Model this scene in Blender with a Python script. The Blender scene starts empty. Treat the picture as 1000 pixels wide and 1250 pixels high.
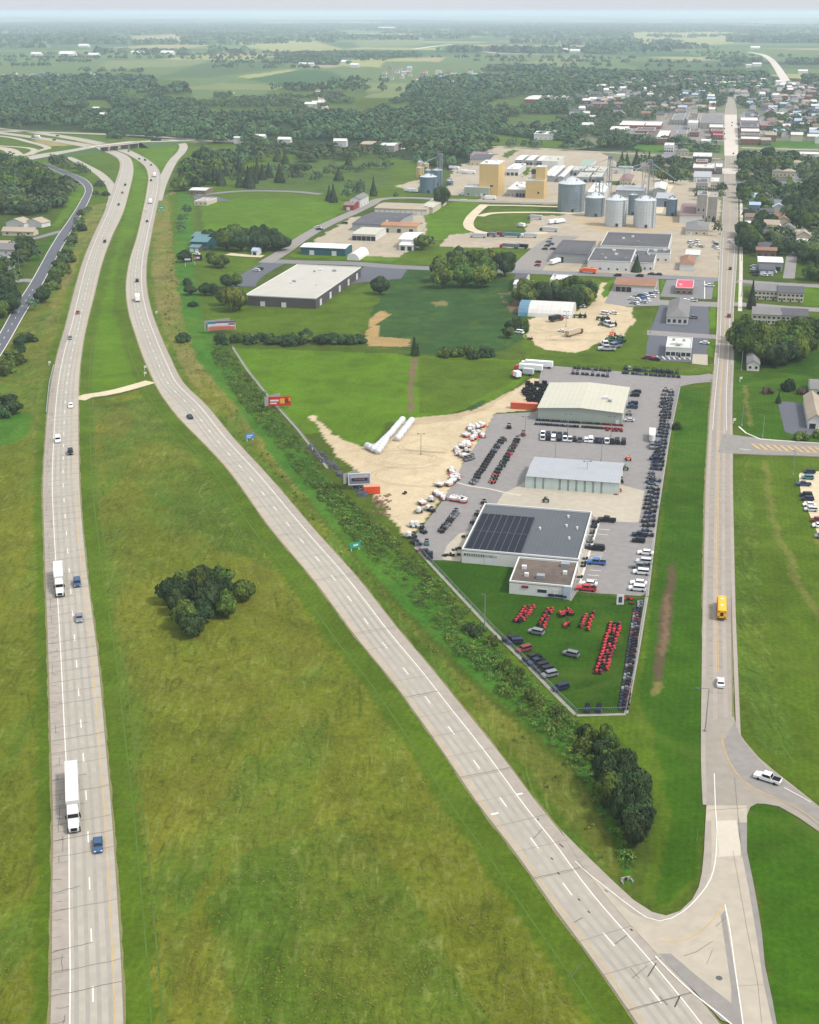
import bpy, math, random
import numpy as np
from math import radians as R, sin, cos, pi
from mathutils import Vector, Matrix
random.seed(7); RNG = np.random.default_rng(11)
SC = bpy.context.scene
COL = SC.collection

# ------------------------------------------------------------------ camera
CAM_H = 152.7
PITCH = math.atan(611.0/1600.0)            # downward tilt of the lens
cd = bpy.data.cameras.new("camera"); cam = bpy.data.objects.new("camera", cd); COL.objects.link(cam)
cam.location = (0, 0, CAM_H); cam.rotation_euler = (pi/2-PITCH, 0, 0)
cd.sensor_fit = 'HORIZONTAL'; cd.sensor_width = 36.0; cd.lens = 57.6
cd.clip_start = 1.0; cd.clip_end = 200000.0
SC.camera = cam
SC.render.resolution_x = 819; SC.render.resolution_y = 1024

# ------------------------------------------------------------------ sky and sun
SUN_EL, SUN_AZ = R(52), R(118)             # azimuth measured clockwise from +Y
W = bpy.data.worlds.new("World"); SC.world = W; W.use_nodes = True
nt = W.node_tree; nt.nodes.clear(); N = nt.nodes.new; L = nt.links.new
out = N('ShaderNodeOutputWorld')
sky = N('ShaderNodeTexSky'); sky.sky_type = 'NISHITA'; sky.sun_disc = False
sky.sun_elevation = SUN_EL; sky.sun_rotation = SUN_AZ; sky.altitude = 300; sky.air_density = 1.0; sky.dust_density = 3.0
b1 = N('ShaderNodeBackground'); b1.inputs[1].default_value = 0.05; L(sky.outputs[0], b1.inputs[0])
tc = N('ShaderNodeTexCoord'); sx = N('ShaderNodeSeparateXYZ'); L(tc.outputs['Generated'], sx.inputs[0])
cr = N('ShaderNodeValToRGB')               # overcast cloud deck: brighter overhead than near the horizon
cr.color_ramp.elements[0].position = 0.0; cr.color_ramp.elements[0].color = (0.90, 0.93, 1.0, 1)
cr.color_ramp.elements[1].position = 1.0; cr.color_ramp.elements[1].color = (1.9, 1.93, 1.98, 1)
e = cr.color_ramp.elements.new(0.12); e.color = (1.0, 1.03, 1.09, 1)
L(sx.outputs[2], cr.inputs[0])
cn = N('ShaderNodeTexNoise'); cn.inputs['Scale'].default_value = 2.4; cn.inputs['Detail'].default_value = 5
mp = N('ShaderNodeMapping'); mp.inputs['Scale'].default_value = (1, 1, 5); L(tc.outputs['Generated'], mp.inputs[0]); L(mp.outputs[0], cn.inputs[0])
cm = N('ShaderNodeMapRange'); cm.inputs[1].default_value = .3; cm.inputs[2].default_value = .7; cm.inputs[3].default_value = .95; cm.inputs[4].default_value = 1.03
L(cn.outputs[0], cm.inputs[0])
mu = N('ShaderNodeVectorMath'); mu.operation = 'SCALE'; L(cr.outputs[0], mu.inputs[0]); L(cm.outputs[0], mu.inputs['Scale'])
b2 = N('ShaderNodeBackground'); b2.inputs[1].default_value = 0.64; L(mu.outputs[0], b2.inputs[0])
ad = N('ShaderNodeAddShader'); L(b1.outputs[0], ad.inputs[0]); L(b2.outputs[0], ad.inputs[1]); L(ad.outputs[0], out.inputs[0])

sl = bpy.data.lights.new("sun", 'SUN'); so = bpy.data.objects.new("sun", sl); COL.objects.link(so)
sl.energy = 3.5; sl.angle = R(7); sl.color = (1.0, 0.96, 0.9)
sd = Vector((sin(SUN_AZ)*cos(SUN_EL), cos(SUN_AZ)*cos(SUN_EL), sin(SUN_EL)))
so.rotation_euler = sd.to_track_quat('Z', 'Y').to_euler(); so.location = (0, 0, 400)

SC.view_settings.view_transform = 'Standard'; SC.view_settings.look = 'None'
SC.view_settings.exposure = 0.12; SC.view_settings.gamma = 1.0
try:
    SC.cycles.volume_bounces = 2; SC.cycles.max_bounces = 6; SC.cycles.diffuse_bounces = 3
    SC.cycles.sample_clamp_indirect = 4
except Exception: pass
HAZE_DENSITY = 0.72e-4

# ------------------------------------------------------------------ image <-> world
CT = cos(PITCH); TT = math.tan(PITCH); FA = 1600.0/CT
def G(px, py, z=0.0):
    p = py-14.0; h = CAM_H-z
    return ((px-500.0)*h/(CT*p), h*(FA/(CT*p)-TT)) if True else None
def G3(px, py, z=0.0):
    x, y = G(px, py, z); return Vector((x, y, z))
def PX(x, y, z=0.0):
    p = FA/CT/((y/(CAM_H-z))+TT)
    return (500.0+x*CT*p/(CAM_H-z), p+14.0)
def H(py_base, py_top):
    """height of a vertical thing whose foot and top are at these rows"""
    Y = G(500, py_base)[1]
    return CAM_H - Y/(FA/CT/(py_top-14.0)-TT)
GRID = -math.atan(393*CAM_H/CT/(CAM_H*FA/CT))   # street grid turned clockwise
def uv_axes(a): return Vector((cos(a), sin(a), 0)), Vector((-sin(a), cos(a), 0))

# ------------------------------------------------------------------ materials
def lin(c):
    c /= 255.0
    return c/12.92 if c <= .04045 else ((c+.055)/1.055)**2.4
ALB = 0.72
def rgb(r, g, b, k=ALB):
    return tuple(min(.85, lin(v)*k) for v in (r, g, b))
MATS = {}
def mat(name, c, rough=.7, spec=.3, metal=0.0, var=.12, scale=.6, bump=0.0, c2=None, sc2=None, alpha=None, stretch=None, rnd=0.0):
    """plain painted or mineral surface, mottled at two scales"""
    if name in MATS: return MATS[name]
    m = bpy.data.materials.new(name); m.use_nodes = True
    n = m.node_tree.nodes; l = m.node_tree.links.new
    bs = n['Principled BSDF']; bs.inputs['Roughness'].default_value = rough; bs.inputs['Metallic'].default_value = metal
    bs.inputs['Specular IOR Level'].default_value = spec
    t = n.new('ShaderNodeTexCoord')
    src = t.outputs['Object']
    if stretch:
        mm = n.new('ShaderNodeMapping'); mm.inputs['Scale'].default_value = stretch; l(src, mm.inputs[0]); src = mm.outputs[0]
    a = n.new('ShaderNodeTexNoise'); a.inputs['Scale'].default_value = scale; a.inputs['Detail'].default_value = 6; l(src, a.inputs[0])
    b = n.new('ShaderNodeTexNoise'); b.inputs['Scale'].default_value = sc2 or scale*.09; b.inputs['Detail'].default_value = 3; l(src, b.inputs[0])
    ad = n.new('ShaderNodeMath'); ad.operation = 'ADD'; l(a.outputs[0], ad.inputs[0]); l(b.outputs[0], ad.inputs[1])
    mr = n.new('ShaderNodeMapRange'); mr.inputs[1].default_value = .7; mr.inputs[2].default_value = 1.3
    mr.inputs[3].default_value = 1-var; mr.inputs[4].default_value = 1+var; l(ad.outputs[0], mr.inputs[0])
    mx = n.new('ShaderNodeMix'); mx.data_type = 'RGBA'; mx.inputs[6].default_value = (*c, 1); mx.inputs[7].default_value = (*(c2 or c), 1)
    l(b.outputs[0], mx.inputs[0])
    sc = n.new('ShaderNodeVectorMath'); sc.operation = 'SCALE'; l(mx.outputs[2], sc.inputs[0]); l(mr.outputs[0], sc.inputs['Scale'])
    fin = sc.outputs[0]
    if rnd:
        oi = n.new('ShaderNodeObjectInfo'); r2 = n.new('ShaderNodeMapRange'); r2.inputs[3].default_value = 1-rnd; r2.inputs[4].default_value = 1+rnd
        l(oi.outputs['Random'], r2.inputs[0]); s2 = n.new('ShaderNodeVectorMath'); s2.operation = 'SCALE'; l(fin, s2.inputs[0]); l(r2.outputs[0], s2.inputs['Scale']); fin = s2.outputs[0]
    l(fin, bs.inputs['Base Color'])
    if bump:
        bp = n.new('ShaderNodeBump'); bp.inputs['Strength'].default_value = bump; bp.inputs['Distance'].default_value = .1; l(a.outputs[0], bp.inputs['Height']); l(bp.outputs[0], bs.inputs['Normal'])
    MATS[name] = m; return m

def ribbed(name, c, period=.9, var=.1, rough=.5, metal=0.0, axis='X', depth=.12):
    """sheet metal with standing seams every PERIOD metres"""
    if name in MATS: return MATS[name]
    m = mat(name, c, rough=rough, metal=metal, var=var, scale=.35, stretch=None)
    n = m.node_tree.nodes; l = m.node_tree.links.new; bs = n['Principled BSDF']
    t = n.new('ShaderNodeTexCoord'); s = n.new('ShaderNodeSeparateXYZ'); l(t.outputs['Object'], s.inputs[0])
    mo = n.new('ShaderNodeMath'); mo.operation = 'PINGPONG'; mo.inputs[1].default_value = period/2; l(s.outputs[axis], mo.inputs[0])
    lt = n.new('ShaderNodeMath'); lt.operation = 'LESS_THAN'; lt.inputs[1].default_value = period*.06; l(mo.outputs[0], lt.inputs[0])
    ml = n.new('ShaderNodeMath'); ml.operation = 'MULTIPLY_ADD'; ml.inputs[1].default_value = -depth; ml.inputs[2].default_value = 1; l(lt.outputs[0], ml.inputs[0])
    src = bs.inputs['Base Color'].links[0].from_socket
    sc = n.new('ShaderNodeVectorMath'); sc.operation = 'SCALE'; l(src, sc.inputs[0]); l(ml.outputs[0], sc.inputs['Scale']); l(sc.outputs[0], bs.inputs['Base Color'])
    return m

def leafmat(name, c, rnd=.25, hue=.03):
    m = bpy.data.materials.new(name); m.use_nodes = True
    n = m.node_tree.nodes; l = m.node_tree.links.new; bs = n['Principled BSDF']
    bs.inputs['Roughness'].default_value = .75; bs.inputs['Specular IOR Level'].default_value = .15
    at = n.new('ShaderNodeAttribute'); at.attribute_name = 'tint'
    oi = n.new('ShaderNodeObjectInfo')
    hs = n.new('ShaderNodeHueSaturation'); mr = n.new('ShaderNodeMapRange'); mr.inputs[3].default_value = .5-hue; mr.inputs[4].default_value = .5+hue*.6
    l(oi.outputs['Random'], mr.inputs[0]); l(mr.outputs[0], hs.inputs['Hue'])
    m2 = n.new('ShaderNodeMath'); m2.operation = 'MULTIPLY'; m2.inputs[1].default_value = 7.31; l(oi.outputs['Random'], m2.inputs[0])
    fr = n.new('ShaderNodeMath'); fr.operation = 'FRACT'; l(m2.outputs[0], fr.inputs[0])
    mv = n.new('ShaderNodeMapRange'); mv.inputs[3].default_value = 1-rnd; mv.inputs[4].default_value = 1+rnd; l(fr.outputs[0], mv.inputs[0]); l(mv.outputs[0], hs.inputs['Value'])
    mx = n.new('ShaderNodeVectorMath'); mx.operation = 'MULTIPLY'; mx.inputs[1].default_value = c; l(at.outputs['Color'], mx.inputs[0])
    l(mx.outputs[0], hs.inputs['Color']); l(hs.outputs[0], bs.inputs['Base Color'])
    MATS[name] = m; return m

# ------------------------------------------------------------------ mesh helpers
class MB:
    def __init__(s): s.v = []; s.f = []; s.m = []
    def quad(s, a, b, c, d, m=0):
        i = len(s.v); s.v += [tuple(a), tuple(b), tuple(c), tuple(d)]; s.f.append((i, i+1, i+2, i+3)); s.m.append(m)
    def tri(s, a, b, c, m=0):
        i = len(s.v); s.v += [tuple(a), tuple(b), tuple(c)]; s.f.append((i, i+1, i+2)); s.m.append(m)
    def box(s, x0, x1, y0, y1, z0, z1, m=0, taper=0.0, bottom=True, tx=None, ty=None):
        tx = taper if tx is None else tx; ty = taper if ty is None else ty
        i = len(s.v)
        s.v += [(x0, y0, z0), (x1, y0, z0), (x1, y1, z0), (x0, y1, z0), (x0+tx, y0+ty, z1), (x1-tx, y0+ty, z1), (x1-tx, y1-ty, z1), (x0+tx, y1-ty, z1)]
        F = [(4, 5, 6, 7), (0, 1, 5, 4), (1, 2, 6, 5), (2, 3, 7, 6), (3, 0, 4, 7)]
        if bottom: F.append((3, 2, 1, 0))
        s.f += [tuple(i+k for k in q) for q in F]; s.m += [m]*len(F)
    def cyl(s, x, y, z0, z1, r0, r1=None, n=10, m=0, cap=True, sm=None):
        r1 = r0 if r1 is None else r1; i = len(s.v)
        for k in range(n):
            a = 2*pi*k/n; s.v += [(x+r0*cos(a), y+r0*sin(a), z0), (x+r1*cos(a), y+r1*sin(a), z1)]
        for k in range(n):
            j = (k+1) % n; s.f.append((i+2*k, i+2*j, i+2*j+1, i+2*k+1)); s.m.append(m)
        if cap: s.f.append(tuple(i+2*k+1 for k in range(n))); s.m.append(m)
    def cylx(s, x0, x1, y, z, r, n=10, m=0):        # lying along x
        i = len(s.v)
        for k in range(n):
            a = 2*pi*k/n; s.v += [(x0, y+r*cos(a), z+r*sin(a)), (x1, y+r*cos(a), z+r*sin(a))]
        for k in range(n):
            j = (k+1) % n; s.f.append((i+2*k, i+2*k+1, i+2*j+1, i+2*j)); s.m.append(m)
        s.f.append(tuple(i+2*k for k in range(n))); s.f.append(tuple(i+2*k+1 for k in reversed(range(n)))); s.m += [m, m]
    def cyly(s, y0, y1, x, z, r, n=10, m=0):
        i = len(s.v)
        for k in range(n):
            a = 2*pi*k/n; s.v += [(x+r*cos(a), y0, z+r*sin(a)), (x+r*cos(a), y1, z+r*sin(a))]
        for k in range(n):
            j = (k+1) % n; s.f.append((i+2*k, i+2*j, i+2*j+1, i+2*k+1)); s.m.append(m)
        s.f.append(tuple(i+2*k for k in reversed(range(n)))); s.f.append(tuple(i+2*k+1 for k in range(n))); s.m += [m, m]
    def bar(s, a, b, r, m=0):
        a = Vector(a); b = Vector(b); d = (b-a).normalized(); u = d.orthogonal().normalized()*r; w = d.cross(u)
        i = len(s.v)
        for p in (a, b): s.v += [tuple(p+u), tuple(p+w), tuple(p-u), tuple(p-w)]
        for k in range(4):
            j = (k+1) % 4; s.f.append((i+k, i+j, i+4+j, i+4+k)); s.m.append(m)
    def prism(s, prof, y0, y1, m=0, caps=True):     # profile in x,z swept along y
        i = len(s.v); n = len(prof)
        s.v += [(x, y0, z) for x, z in prof]+[(x, y1, z) for x, z in prof]
        for k in range(n):
            j = (k+1) % n; s.f.append((i+k, i+n+k, i+n+j, i+j)); s.m.append(m)
        if caps: s.f.append(tuple(i+k for k in range(n))); s.f.append(tuple(i+n+k for k in reversed(range(n)))); s.m += [m, m]
    def prismx(s, prof, x0, x1, m=0, caps=True):    # profile in y,z swept along x
        i = len(s.v); n = len(prof)
        s.v += [(x0, y, z) for y, z in prof]+[(x1, y, z) for y, z in prof]
        for k in range(n):
            j = (k+1) % n; s.f.append((i+k, i+j, i+n+j, i+n+k)); s.m.append(m)
        if caps: s.f.append(tuple(i+k for k in reversed(range(n)))); s.f.append(tuple(i+n+k for k in range(n))); s.m += [m, m]
    def mesh(s, name, mats, smooth=False):
        me = bpy.data.meshes.new(name); me.from_pydata(s.v, [], s.f)
        for mm in (mats if isinstance(mats, (list, tuple)) else [mats]): me.materials.append(mm)
        me.polygons.foreach_set('material_index', s.m)
        if smooth: me.polygons.foreach_set('use_smooth', [True]*len(s.f))
        me.validate(); me.update(); return me
    def build(s, name, mats, parent=None, smooth=False):
        return link(name, s.mesh(name, mats, smooth), parent)
def link(name, me, parent=None, loc=None, rz=0.0):
    o = bpy.data.objects.new(name, me); COL.objects.link(o)
    if parent is not None: o.parent = parent
    if loc is not None: o.location = loc
    if rz: o.rotation_euler = (0, 0, rz)
    return o
def tag(o, label=None, cat=None, group=None, kind=None):
    if label: o['label'] = label
    if cat: o['category'] = cat
    if group: o['group'] = group
    if kind: o['kind'] = kind
    return o
def empty(name, loc=(0, 0, 0), rz=0.0):
    o = bpy.data.objects.new(name, None); COL.objects.link(o); o.location = loc; o.rotation_euler = (0, 0, rz); o.empty_display_size = .5
    return o
KIDS = {}
def copy_tree(o, loc=None, rz=None, sc=None):
    c = o.copy(); COL.objects.link(c)
    if loc is not None: c.location = loc
    if rz is not None: c.rotation_euler = (0, 0, rz)
    if sc is not None: c.scale = sc
    if o.name not in KIDS: KIDS[o.name] = [(ch, list(ch.children)) for ch in o.children]
    for ch, gs in KIDS[o.name]:
        d = ch.copy(); COL.objects.link(d); d.parent = c
        for g in gs:
            e = g.copy(); COL.objects.link(e); e.parent = d
    return c
def big_mesh(name, V, F4, mat_, tint=None, kind=None, smooth=False):
    me = bpy.data.meshes.new(name); nv = len(V); nf = len(F4); k = F4.shape[1]
    me.vertices.add(nv); me.vertices.foreach_set('co', np.ascontiguousarray(V, dtype=np.float32).ravel())
    me.loops.add(nf*k); me.loops.foreach_set('vertex_index', np.ascontiguousarray(F4, dtype=np.int32).ravel())
    me.polygons.add(nf); me.polygons.foreach_set('loop_start', np.arange(0, nf*k, k, dtype=np.int32))
    if smooth: me.polygons.foreach_set('use_smooth', np.ones(nf, dtype=bool))
    me.update(calc_edges=True)
    if tint is not None:
        a = me.attributes.new('tint', 'FLOAT_COLOR', 'POINT'); a.data.foreach_set('color', np.ascontiguousarray(tint, dtype=np.float32).ravel())
    me.materials.append(mat_)
    return me

# ------------------------------------------------------------------ labels that single out one of many
ORD = "first second third fourth fifth sixth seventh eighth ninth tenth eleventh twelfth thirteenth fourteenth fifteenth sixteenth seventeenth eighteenth nineteenth twentieth".split()
def ordw(i):
    if i < 20: return ORD[i]
    t, u = divmod(i+1, 10)
    tens = {2: 'twent', 3: 'thirt', 4: 'fort', 5: 'fift', 6: 'sixt', 7: 'sevent', 8: 'eight', 9: 'ninet'}[t]
    return tens+'ieth' if u == 0 else tens+'y-'+ORD[u-1]
CL = {}
def reg(o, where, look, cat, group, mode='rows', per=12):
    """collect repeats; finish_labels() counts them from the left (and from the front) as they stand"""
    o['category'] = cat; o['group'] = group
    CL.setdefault((where, mode, per), []).append((o, look))
def finish_labels():
    for (where, mode, per), L_ in CL.items():
        P = [(PX(o.location.x, o.location.y), o, look) for o, look in L_]
        if len(P) == 1: P[0][1]['label'] = f"{P[0][2]} {where}"; continue
        if mode == 'col':
            P.sort(key=lambda t: -t[0][1])
            for i, (_, o, look) in enumerate(P): o['label'] = f"{look}, {ordw(i)} from the front {where}"
            continue
        P.sort(key=lambda t: -t[0][1])
        nrow = max(1, math.ceil(len(P)/per))
        size = math.ceil(len(P)/nrow)
        for r in range(nrow):
            row = sorted(P[r*size:(r+1)*size], key=lambda t: t[0][0])
            for i, (_, o, look) in enumerate(row):
                o['label'] = f"{look}, {ordw(i)} from left" + (f", {ordw(r)} row," if nrow > 1 else "") + f" {where}"
# ------------------------------------------------------------------ roads as world polylines
def smooth_line(P, step=4.0, closed=False):
    P = np.array(P, float); n = len(P); out = []
    Q = np.vstack([2*P[0]-P[1], P, 2*P[-1]-P[-2]])
    for i in range(n-1):
        p0, p1, p2, p3 = Q[i], Q[i+1], Q[i+2], Q[i+3]
        d = np.linalg.norm(p2-p1); m = max(2, int(d/step))
        t0 = 0.0; t1 = max(np.linalg.norm(p1-p0), 1e-3)**.5; t2 = t1+max(d, 1e-3)**.5; t3 = t2+max(np.linalg.norm(p3-p2), 1e-3)**.5
        for k in range(m):
            t = t1+(t2-t1)*k/m
            A1 = (t1-t)/(t1-t0)*p0+(t-t0)/(t1-t0)*p1; A2 = (t2-t)/(t2-t1)*p1+(t-t1)/(t2-t1)*p2; A3 = (t3-t)/(t3-t2)*p2+(t-t2)/(t3-t2)*p3
            B1 = (t2-t)/(t2-t0)*A1+(t-t0)/(t2-t0)*A2; B2 = (t3-t)/(t3-t1)*A2+(t-t1)/(t3-t1)*A3
            out.append((t2-t)/(t2-t1)*B1+(t-t1)/(t2-t1)*B2)
    out.append(P[-1]); return np.array(out)
def dist_line(P, L_):
    A = L_[:-1]; B = L_[1:]; d = B-A; dd = (d**2).sum(1)
    t = np.clip(((P[:, None]-A[None])*d[None]).sum(2)/dd[None], 0, 1)
    q = A[None]+t[..., None]*d[None]
    return np.sqrt(((P[:, None]-q)**2).sum(2)).min(1)
def resample(P, step):
    s = np.r_[0, np.cumsum(np.linalg.norm(np.diff(P, axis=0), axis=1))]
    u = np.linspace(0, s[-1], max(2, int(s[-1]/step)+1))
    return np.c_[np.interp(u, s, P[:, 0]), np.interp(u, s, P[:, 1])]
class Rib:
    """a road: centre line, normal to the right-hand side when looking along it, half width"""
    def __init__(s, C, hw):
        s.C = C; T = np.gradient(C, axis=0); T /= np.linalg.norm(T, axis=1)[:, None]; s.T = T; s.Nr = np.c_[T[:, 1], -T[:, 0]]
        s.hw = hw if np.ndim(hw) else np.full(len(C), float(hw)); s.S = np.r_[0, np.cumsum(np.linalg.norm(np.diff(C, axis=0), axis=1))]
    def at(s, d):
        c = np.array([np.interp(d, s.S, s.C[:, k]) for k in (0, 1)]); n = np.array([np.interp(d, s.S, s.Nr[:, k]) for k in (0, 1)])
        n /= np.linalg.norm(n); return c, n, np.interp(d, s.S, s.hw)
    def near(s, x, y):
        k = int(np.argmin(((s.C-np.array([x, y]))**2).sum(1))); return s.S[k]
    def strip(s, a, b, z, d0=None, d1=None, step=6.0):
        """quads between lateral offsets a(hw), b(hw) from s=d0 to d1"""
        d0 = 0 if d0 is None else d0; d1 = s.S[-1] if d1 is None else d1
        n = max(2, int((d1-d0)/step)+1); mb = []
        for d in np.linspace(d0, d1, n):
            c, nn, h = s.at(d); A = a(h) if callable(a) else a; B = b(h) if callable(b) else b
            mb.append((c+nn*A, c+nn*B))
        return [((p[0], p[1], z), (q[0], q[1], z)) for p, q in mb]
    def band(s, off0, off1, side):
        P = s.C+s.Nr*((s.hw+off0)*side)[:, None]; Q = s.C+s.Nr*((s.hw+off1)*side)[:, None]
        return np.vstack([P, Q[::-1]])
def rib_edges(rows_l, rows_r, step=5.0):
    Lw = smooth_line([G(*p) for p in rows_l]); Rw = smooth_line([G(*p) for p in rows_r])
    a = resample(Lw, 3); b = resample(Rw, 3); n = 200
    ia = np.linspace(0, len(a)-1, n); ib = np.linspace(0, len(b)-1, n)
    la = np.c_[np.interp(ia, range(len(a)), a[:, 0]), np.interp(ia, range(len(a)), a[:, 1])]
    lb = np.c_[np.interp(ib, range(len(b)), b[:, 0]), np.interp(ib, range(len(b)), b[:, 1])]
    C = resample((la+lb)/2, step)
    for _ in range(4):
        T = np.gradient(C, axis=0); T /= np.linalg.norm(T, axis=1)[:, None]; Nr = np.c_[T[:, 1], -T[:, 0]]
        dl = dist_line(C, a); dr = dist_line(C, b); sh = (dr-dl)/2
        C = C+Nr*sh[:, None]; C[1:-1] = (C[:-2]+2*C[1:-1]+C[2:])/4
    hw = (dist_line(C, a)+dist_line(C, b))/2
    k = np.ones(9)/9; hp = np.pad(hw, 4, mode='edge'); hw = np.convolve(hp, k, 'valid')
    return Rib(C, hw)
def rib_c(pts, w, step=6.0):
    return Rib(resample(smooth_line([G(*p) for p in pts]), step), w/2)
def strips_mesh(mb, S, m=0):
    for (a, b), (c, d) in zip(S[:-1], S[1:]): mb.quad(a, c, d, b, m)

# pairs of edges, far end first being the last row
SB = rib_edges([(59, 1330), (62, 1250), (63, 1200), (63.6, 1100), (65, 1000), (62, 900), (59, 800), (55.5, 700), (53, 620), (52.5, 590), (55, 545), (58.5, 500), (63.5, 462), (72, 425), (79.5, 400), (89, 362), (101, 320), (113, 290), (127, 260), (138, 230), (143.5, 215), (146.5, 203), (145, 195), (137, 189), (128, 185.5), (110, 181), (60, 172), (0, 163.5), (-60, 157)],
               [(153, 1330), (150, 1250), (149, 1200), (143.5, 1100), (136.5, 1000), (128, 900), (119, 800), (106, 700), (98.5, 620), (97, 590), (95.8, 545), (95.7, 500), (96.5, 462), (100.5, 425), (105, 400), (114.5, 362), (125, 320), (136, 290), (150, 260), (158.5, 230), (162, 215), (162.5, 203), (158, 192), (149, 187), (141, 184), (118, 178), (62, 169), (0, 161), (-60, 155)])
NB = rib_edges([(905, 1440), (776, 1250), (745, 1202), (712, 1152), (670, 1099), (636, 1048), (600, 1004), (545, 925), (494, 850), (467, 817), (442, 787), (412, 747), (380, 704), (330, 645), (281, 576), (250, 542), (209, 500), (191, 470), (176.5, 440), (166, 410), (157, 380), (154, 350), (158, 320), (167, 290), (174, 260), (179.5, 232), (181, 214), (176, 202), (164, 193), (150, 186), (128, 179), (80, 169), (20, 160), (-60, 152)],
               [(1010, 1440), (890, 1262), (850, 1212), (813, 1171), (765, 1120), (712, 1054), (684, 1015), (653, 978), (600, 906), (552, 850), (530, 820), (487, 770), (440, 710), (385, 648), (330, 584), (281, 531), (250, 492), (225, 470), (209.5, 440), (196, 410), (185, 380), (179, 350), (179, 320), (184, 290), (190, 260), (195.5, 232), (196, 214), (190, 202), (176, 192), (161, 184.5), (140, 177), (90, 167), (25, 158.5), (-60, 151)])
MS = rib_edges([(863, 985), (862, 940), (861, 900), (860, 850), (859.5, 800), (859, 750), (859, 700), (860, 650), (861, 600), (864, 540), (867, 500), (870, 470), (874, 430), (876, 400), (877, 370), (877.5, 350), (880, 300), (882.5, 260), (884.5, 220), (885.5, 180), (884.5, 165), (885, 140), (887, 128), (889.5, 118)],
               [(900, 985), (895, 940), (894, 900), (893.5, 850), (893, 800), (892.5, 750), (893, 700), (893, 650), (893, 600), (893, 540), (891.5, 500), (892, 470), (893.5, 430), (894.5, 400), (895.5, 370), (897, 350), (900, 300), (900.5, 260), (900, 220), (901, 180), (900.5, 165), (899.5, 140), (898, 128), (894.5, 118)])
FR = rib_edges([(-40, 470), (0, 405.5), (16.6, 376), (34.5, 349), (51, 320), (57.5, 308), (71.6, 285), (79, 275), (91, 257), (99, 243.5), (103.5, 234.4), (102, 227), (95, 221), (84, 216.5), (67, 209), (52, 200.5)],
               [(-25, 475), (10, 420), (28, 388), (44.8, 360), (58, 336), (69, 315), (82, 292), (88, 281), (101, 260), (108.5, 246), (113.4, 231), (110.5, 224), (102, 217), (88, 211.5), (70, 204.5), (57, 199)])
LANE_JOBS = []
ROADS = {}
def road(name, rib, m, z=.10, a=None, b=None):
    mb = MB(); strips_mesh(mb, rib.strip((lambda h: -h) if a is None else a, (lambda h: h) if b is None else b, z)); o = mb.build(name, m); tag(o, kind='structure'); ROADS[name] = rib; return o

conc = mat('concrete_pavement', rgb(178, 171, 157), rough=.85, var=.12, scale=.35, c2=rgb(168, 161, 147), sc2=.02)
conc_sh = mat('shoulder_concrete', rgb(170, 160, 148), rough=.9, var=.14, scale=.5, c2=rgb(158, 149, 137))
conc_new = mat('new_concrete', rgb(206, 196, 182), rough=.85, var=.06, scale=.3)
conc_tan = mat('tan_concrete', rgb(184, 174, 158), rough=.88, var=.12, scale=.4, c2=rgb(176, 166, 146))
wheel = mat('wheel_path_concrete', rgb(162, 156, 145), rough=.85, var=.1, scale=.3)
wheel_m = mat('worn_wheel_path', rgb(166, 155, 144), rough=.85, var=.12, scale=.3)
asph = mat('asphalt', rgb(132, 130, 130), rough=.9, var=.1, scale=.6, c2=rgb(122, 121, 124))
asph_d = mat('dark_asphalt', rgb(100, 101, 108), rough=.9, var=.12, scale=.5, c2=rgb(88, 90, 100))
asph_l = mat('grey_lot_asphalt', rgb(150, 145, 141), rough=.9, var=.12, scale=.4, c2=rgb(132, 128, 126), sc2=.05)
asph_w = mat('weathered_asphalt', rgb(150, 145, 138), rough=.9, var=.13, scale=.5, c2=rgb(136, 131, 125))
street = mat('street_surface', rgb(162, 153, 140), rough=.88, var=.12, scale=.4, c2=rgb(148, 140, 128), sc2=.03)
tan_gr = mat('pale_gravel', rgb(208, 193, 162), rough=.95, var=.12, scale=.6)
white_l = mat('white_line', rgb(228, 224, 214), rough=.6, var=.08, scale=2)
yellow_l = mat('yellow_line', rgb(200, 166, 106), rough=.6, var=.15, scale=2)
joint = mat('pavement_joint', rgb(104, 97, 88), rough=.9, var=.2, scale=2)
joint_l = mat('faint_joint', rgb(132, 122, 112), rough=.9, var=.2, scale=2)
tar = mat('tar_seal', rgb(66, 62, 58), rough=.8, var=.2, scale=2)
patch_w = mat('fresh_patch', rgb(202, 192, 175), rough=.9, var=.05, scale=1)

road('southbound_freeway', SB, conc); road('northbound_freeway', NB, conc); road('main_street', MS, street, .12); road('frontage_road', FR, asph_d)
# shoulders of the freeways
road('southbound_shoulder', SB, conc_sh, .104, (lambda h: -h), (lambda h: -h+3.0))
road('northbound_shoulder', NB, conc_sh, .104, (lambda h: h-2.7), (lambda h: h-.2))
# darker wheel paths, lane by lane
for nm, rb, edges in (('southbound_wheel_paths', SB, lambda h: (-h+3.2, -h+3.2+3.65)), ('northbound_wheel_paths', NB, lambda h: (h-2.9-3.65, h-2.9-7.3))):
    mb = MB()
    for e in (0, 1):
        for o1, o2 in ((.55, 1.25), (2.35, 3.05)):
            strips_mesh(mb, rb.strip((lambda h: edges(h)[e]+o1), (lambda h: edges(h)[e]+o2), .112))
    tag(mb.build(nm, wheel), kind='structure')
mb = MB()
for o1, o2 in ((1.2, 2.2), (3.9, 4.9)):
    strips_mesh(mb, MS.strip(o1, o2, .13, 0, 430)); strips_mesh(mb, MS.strip(-o2+1, -o1+1, .13, 0, 430))
tag(mb.build('main_street_wheel_paths', wheel_m), kind='structure')

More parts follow.
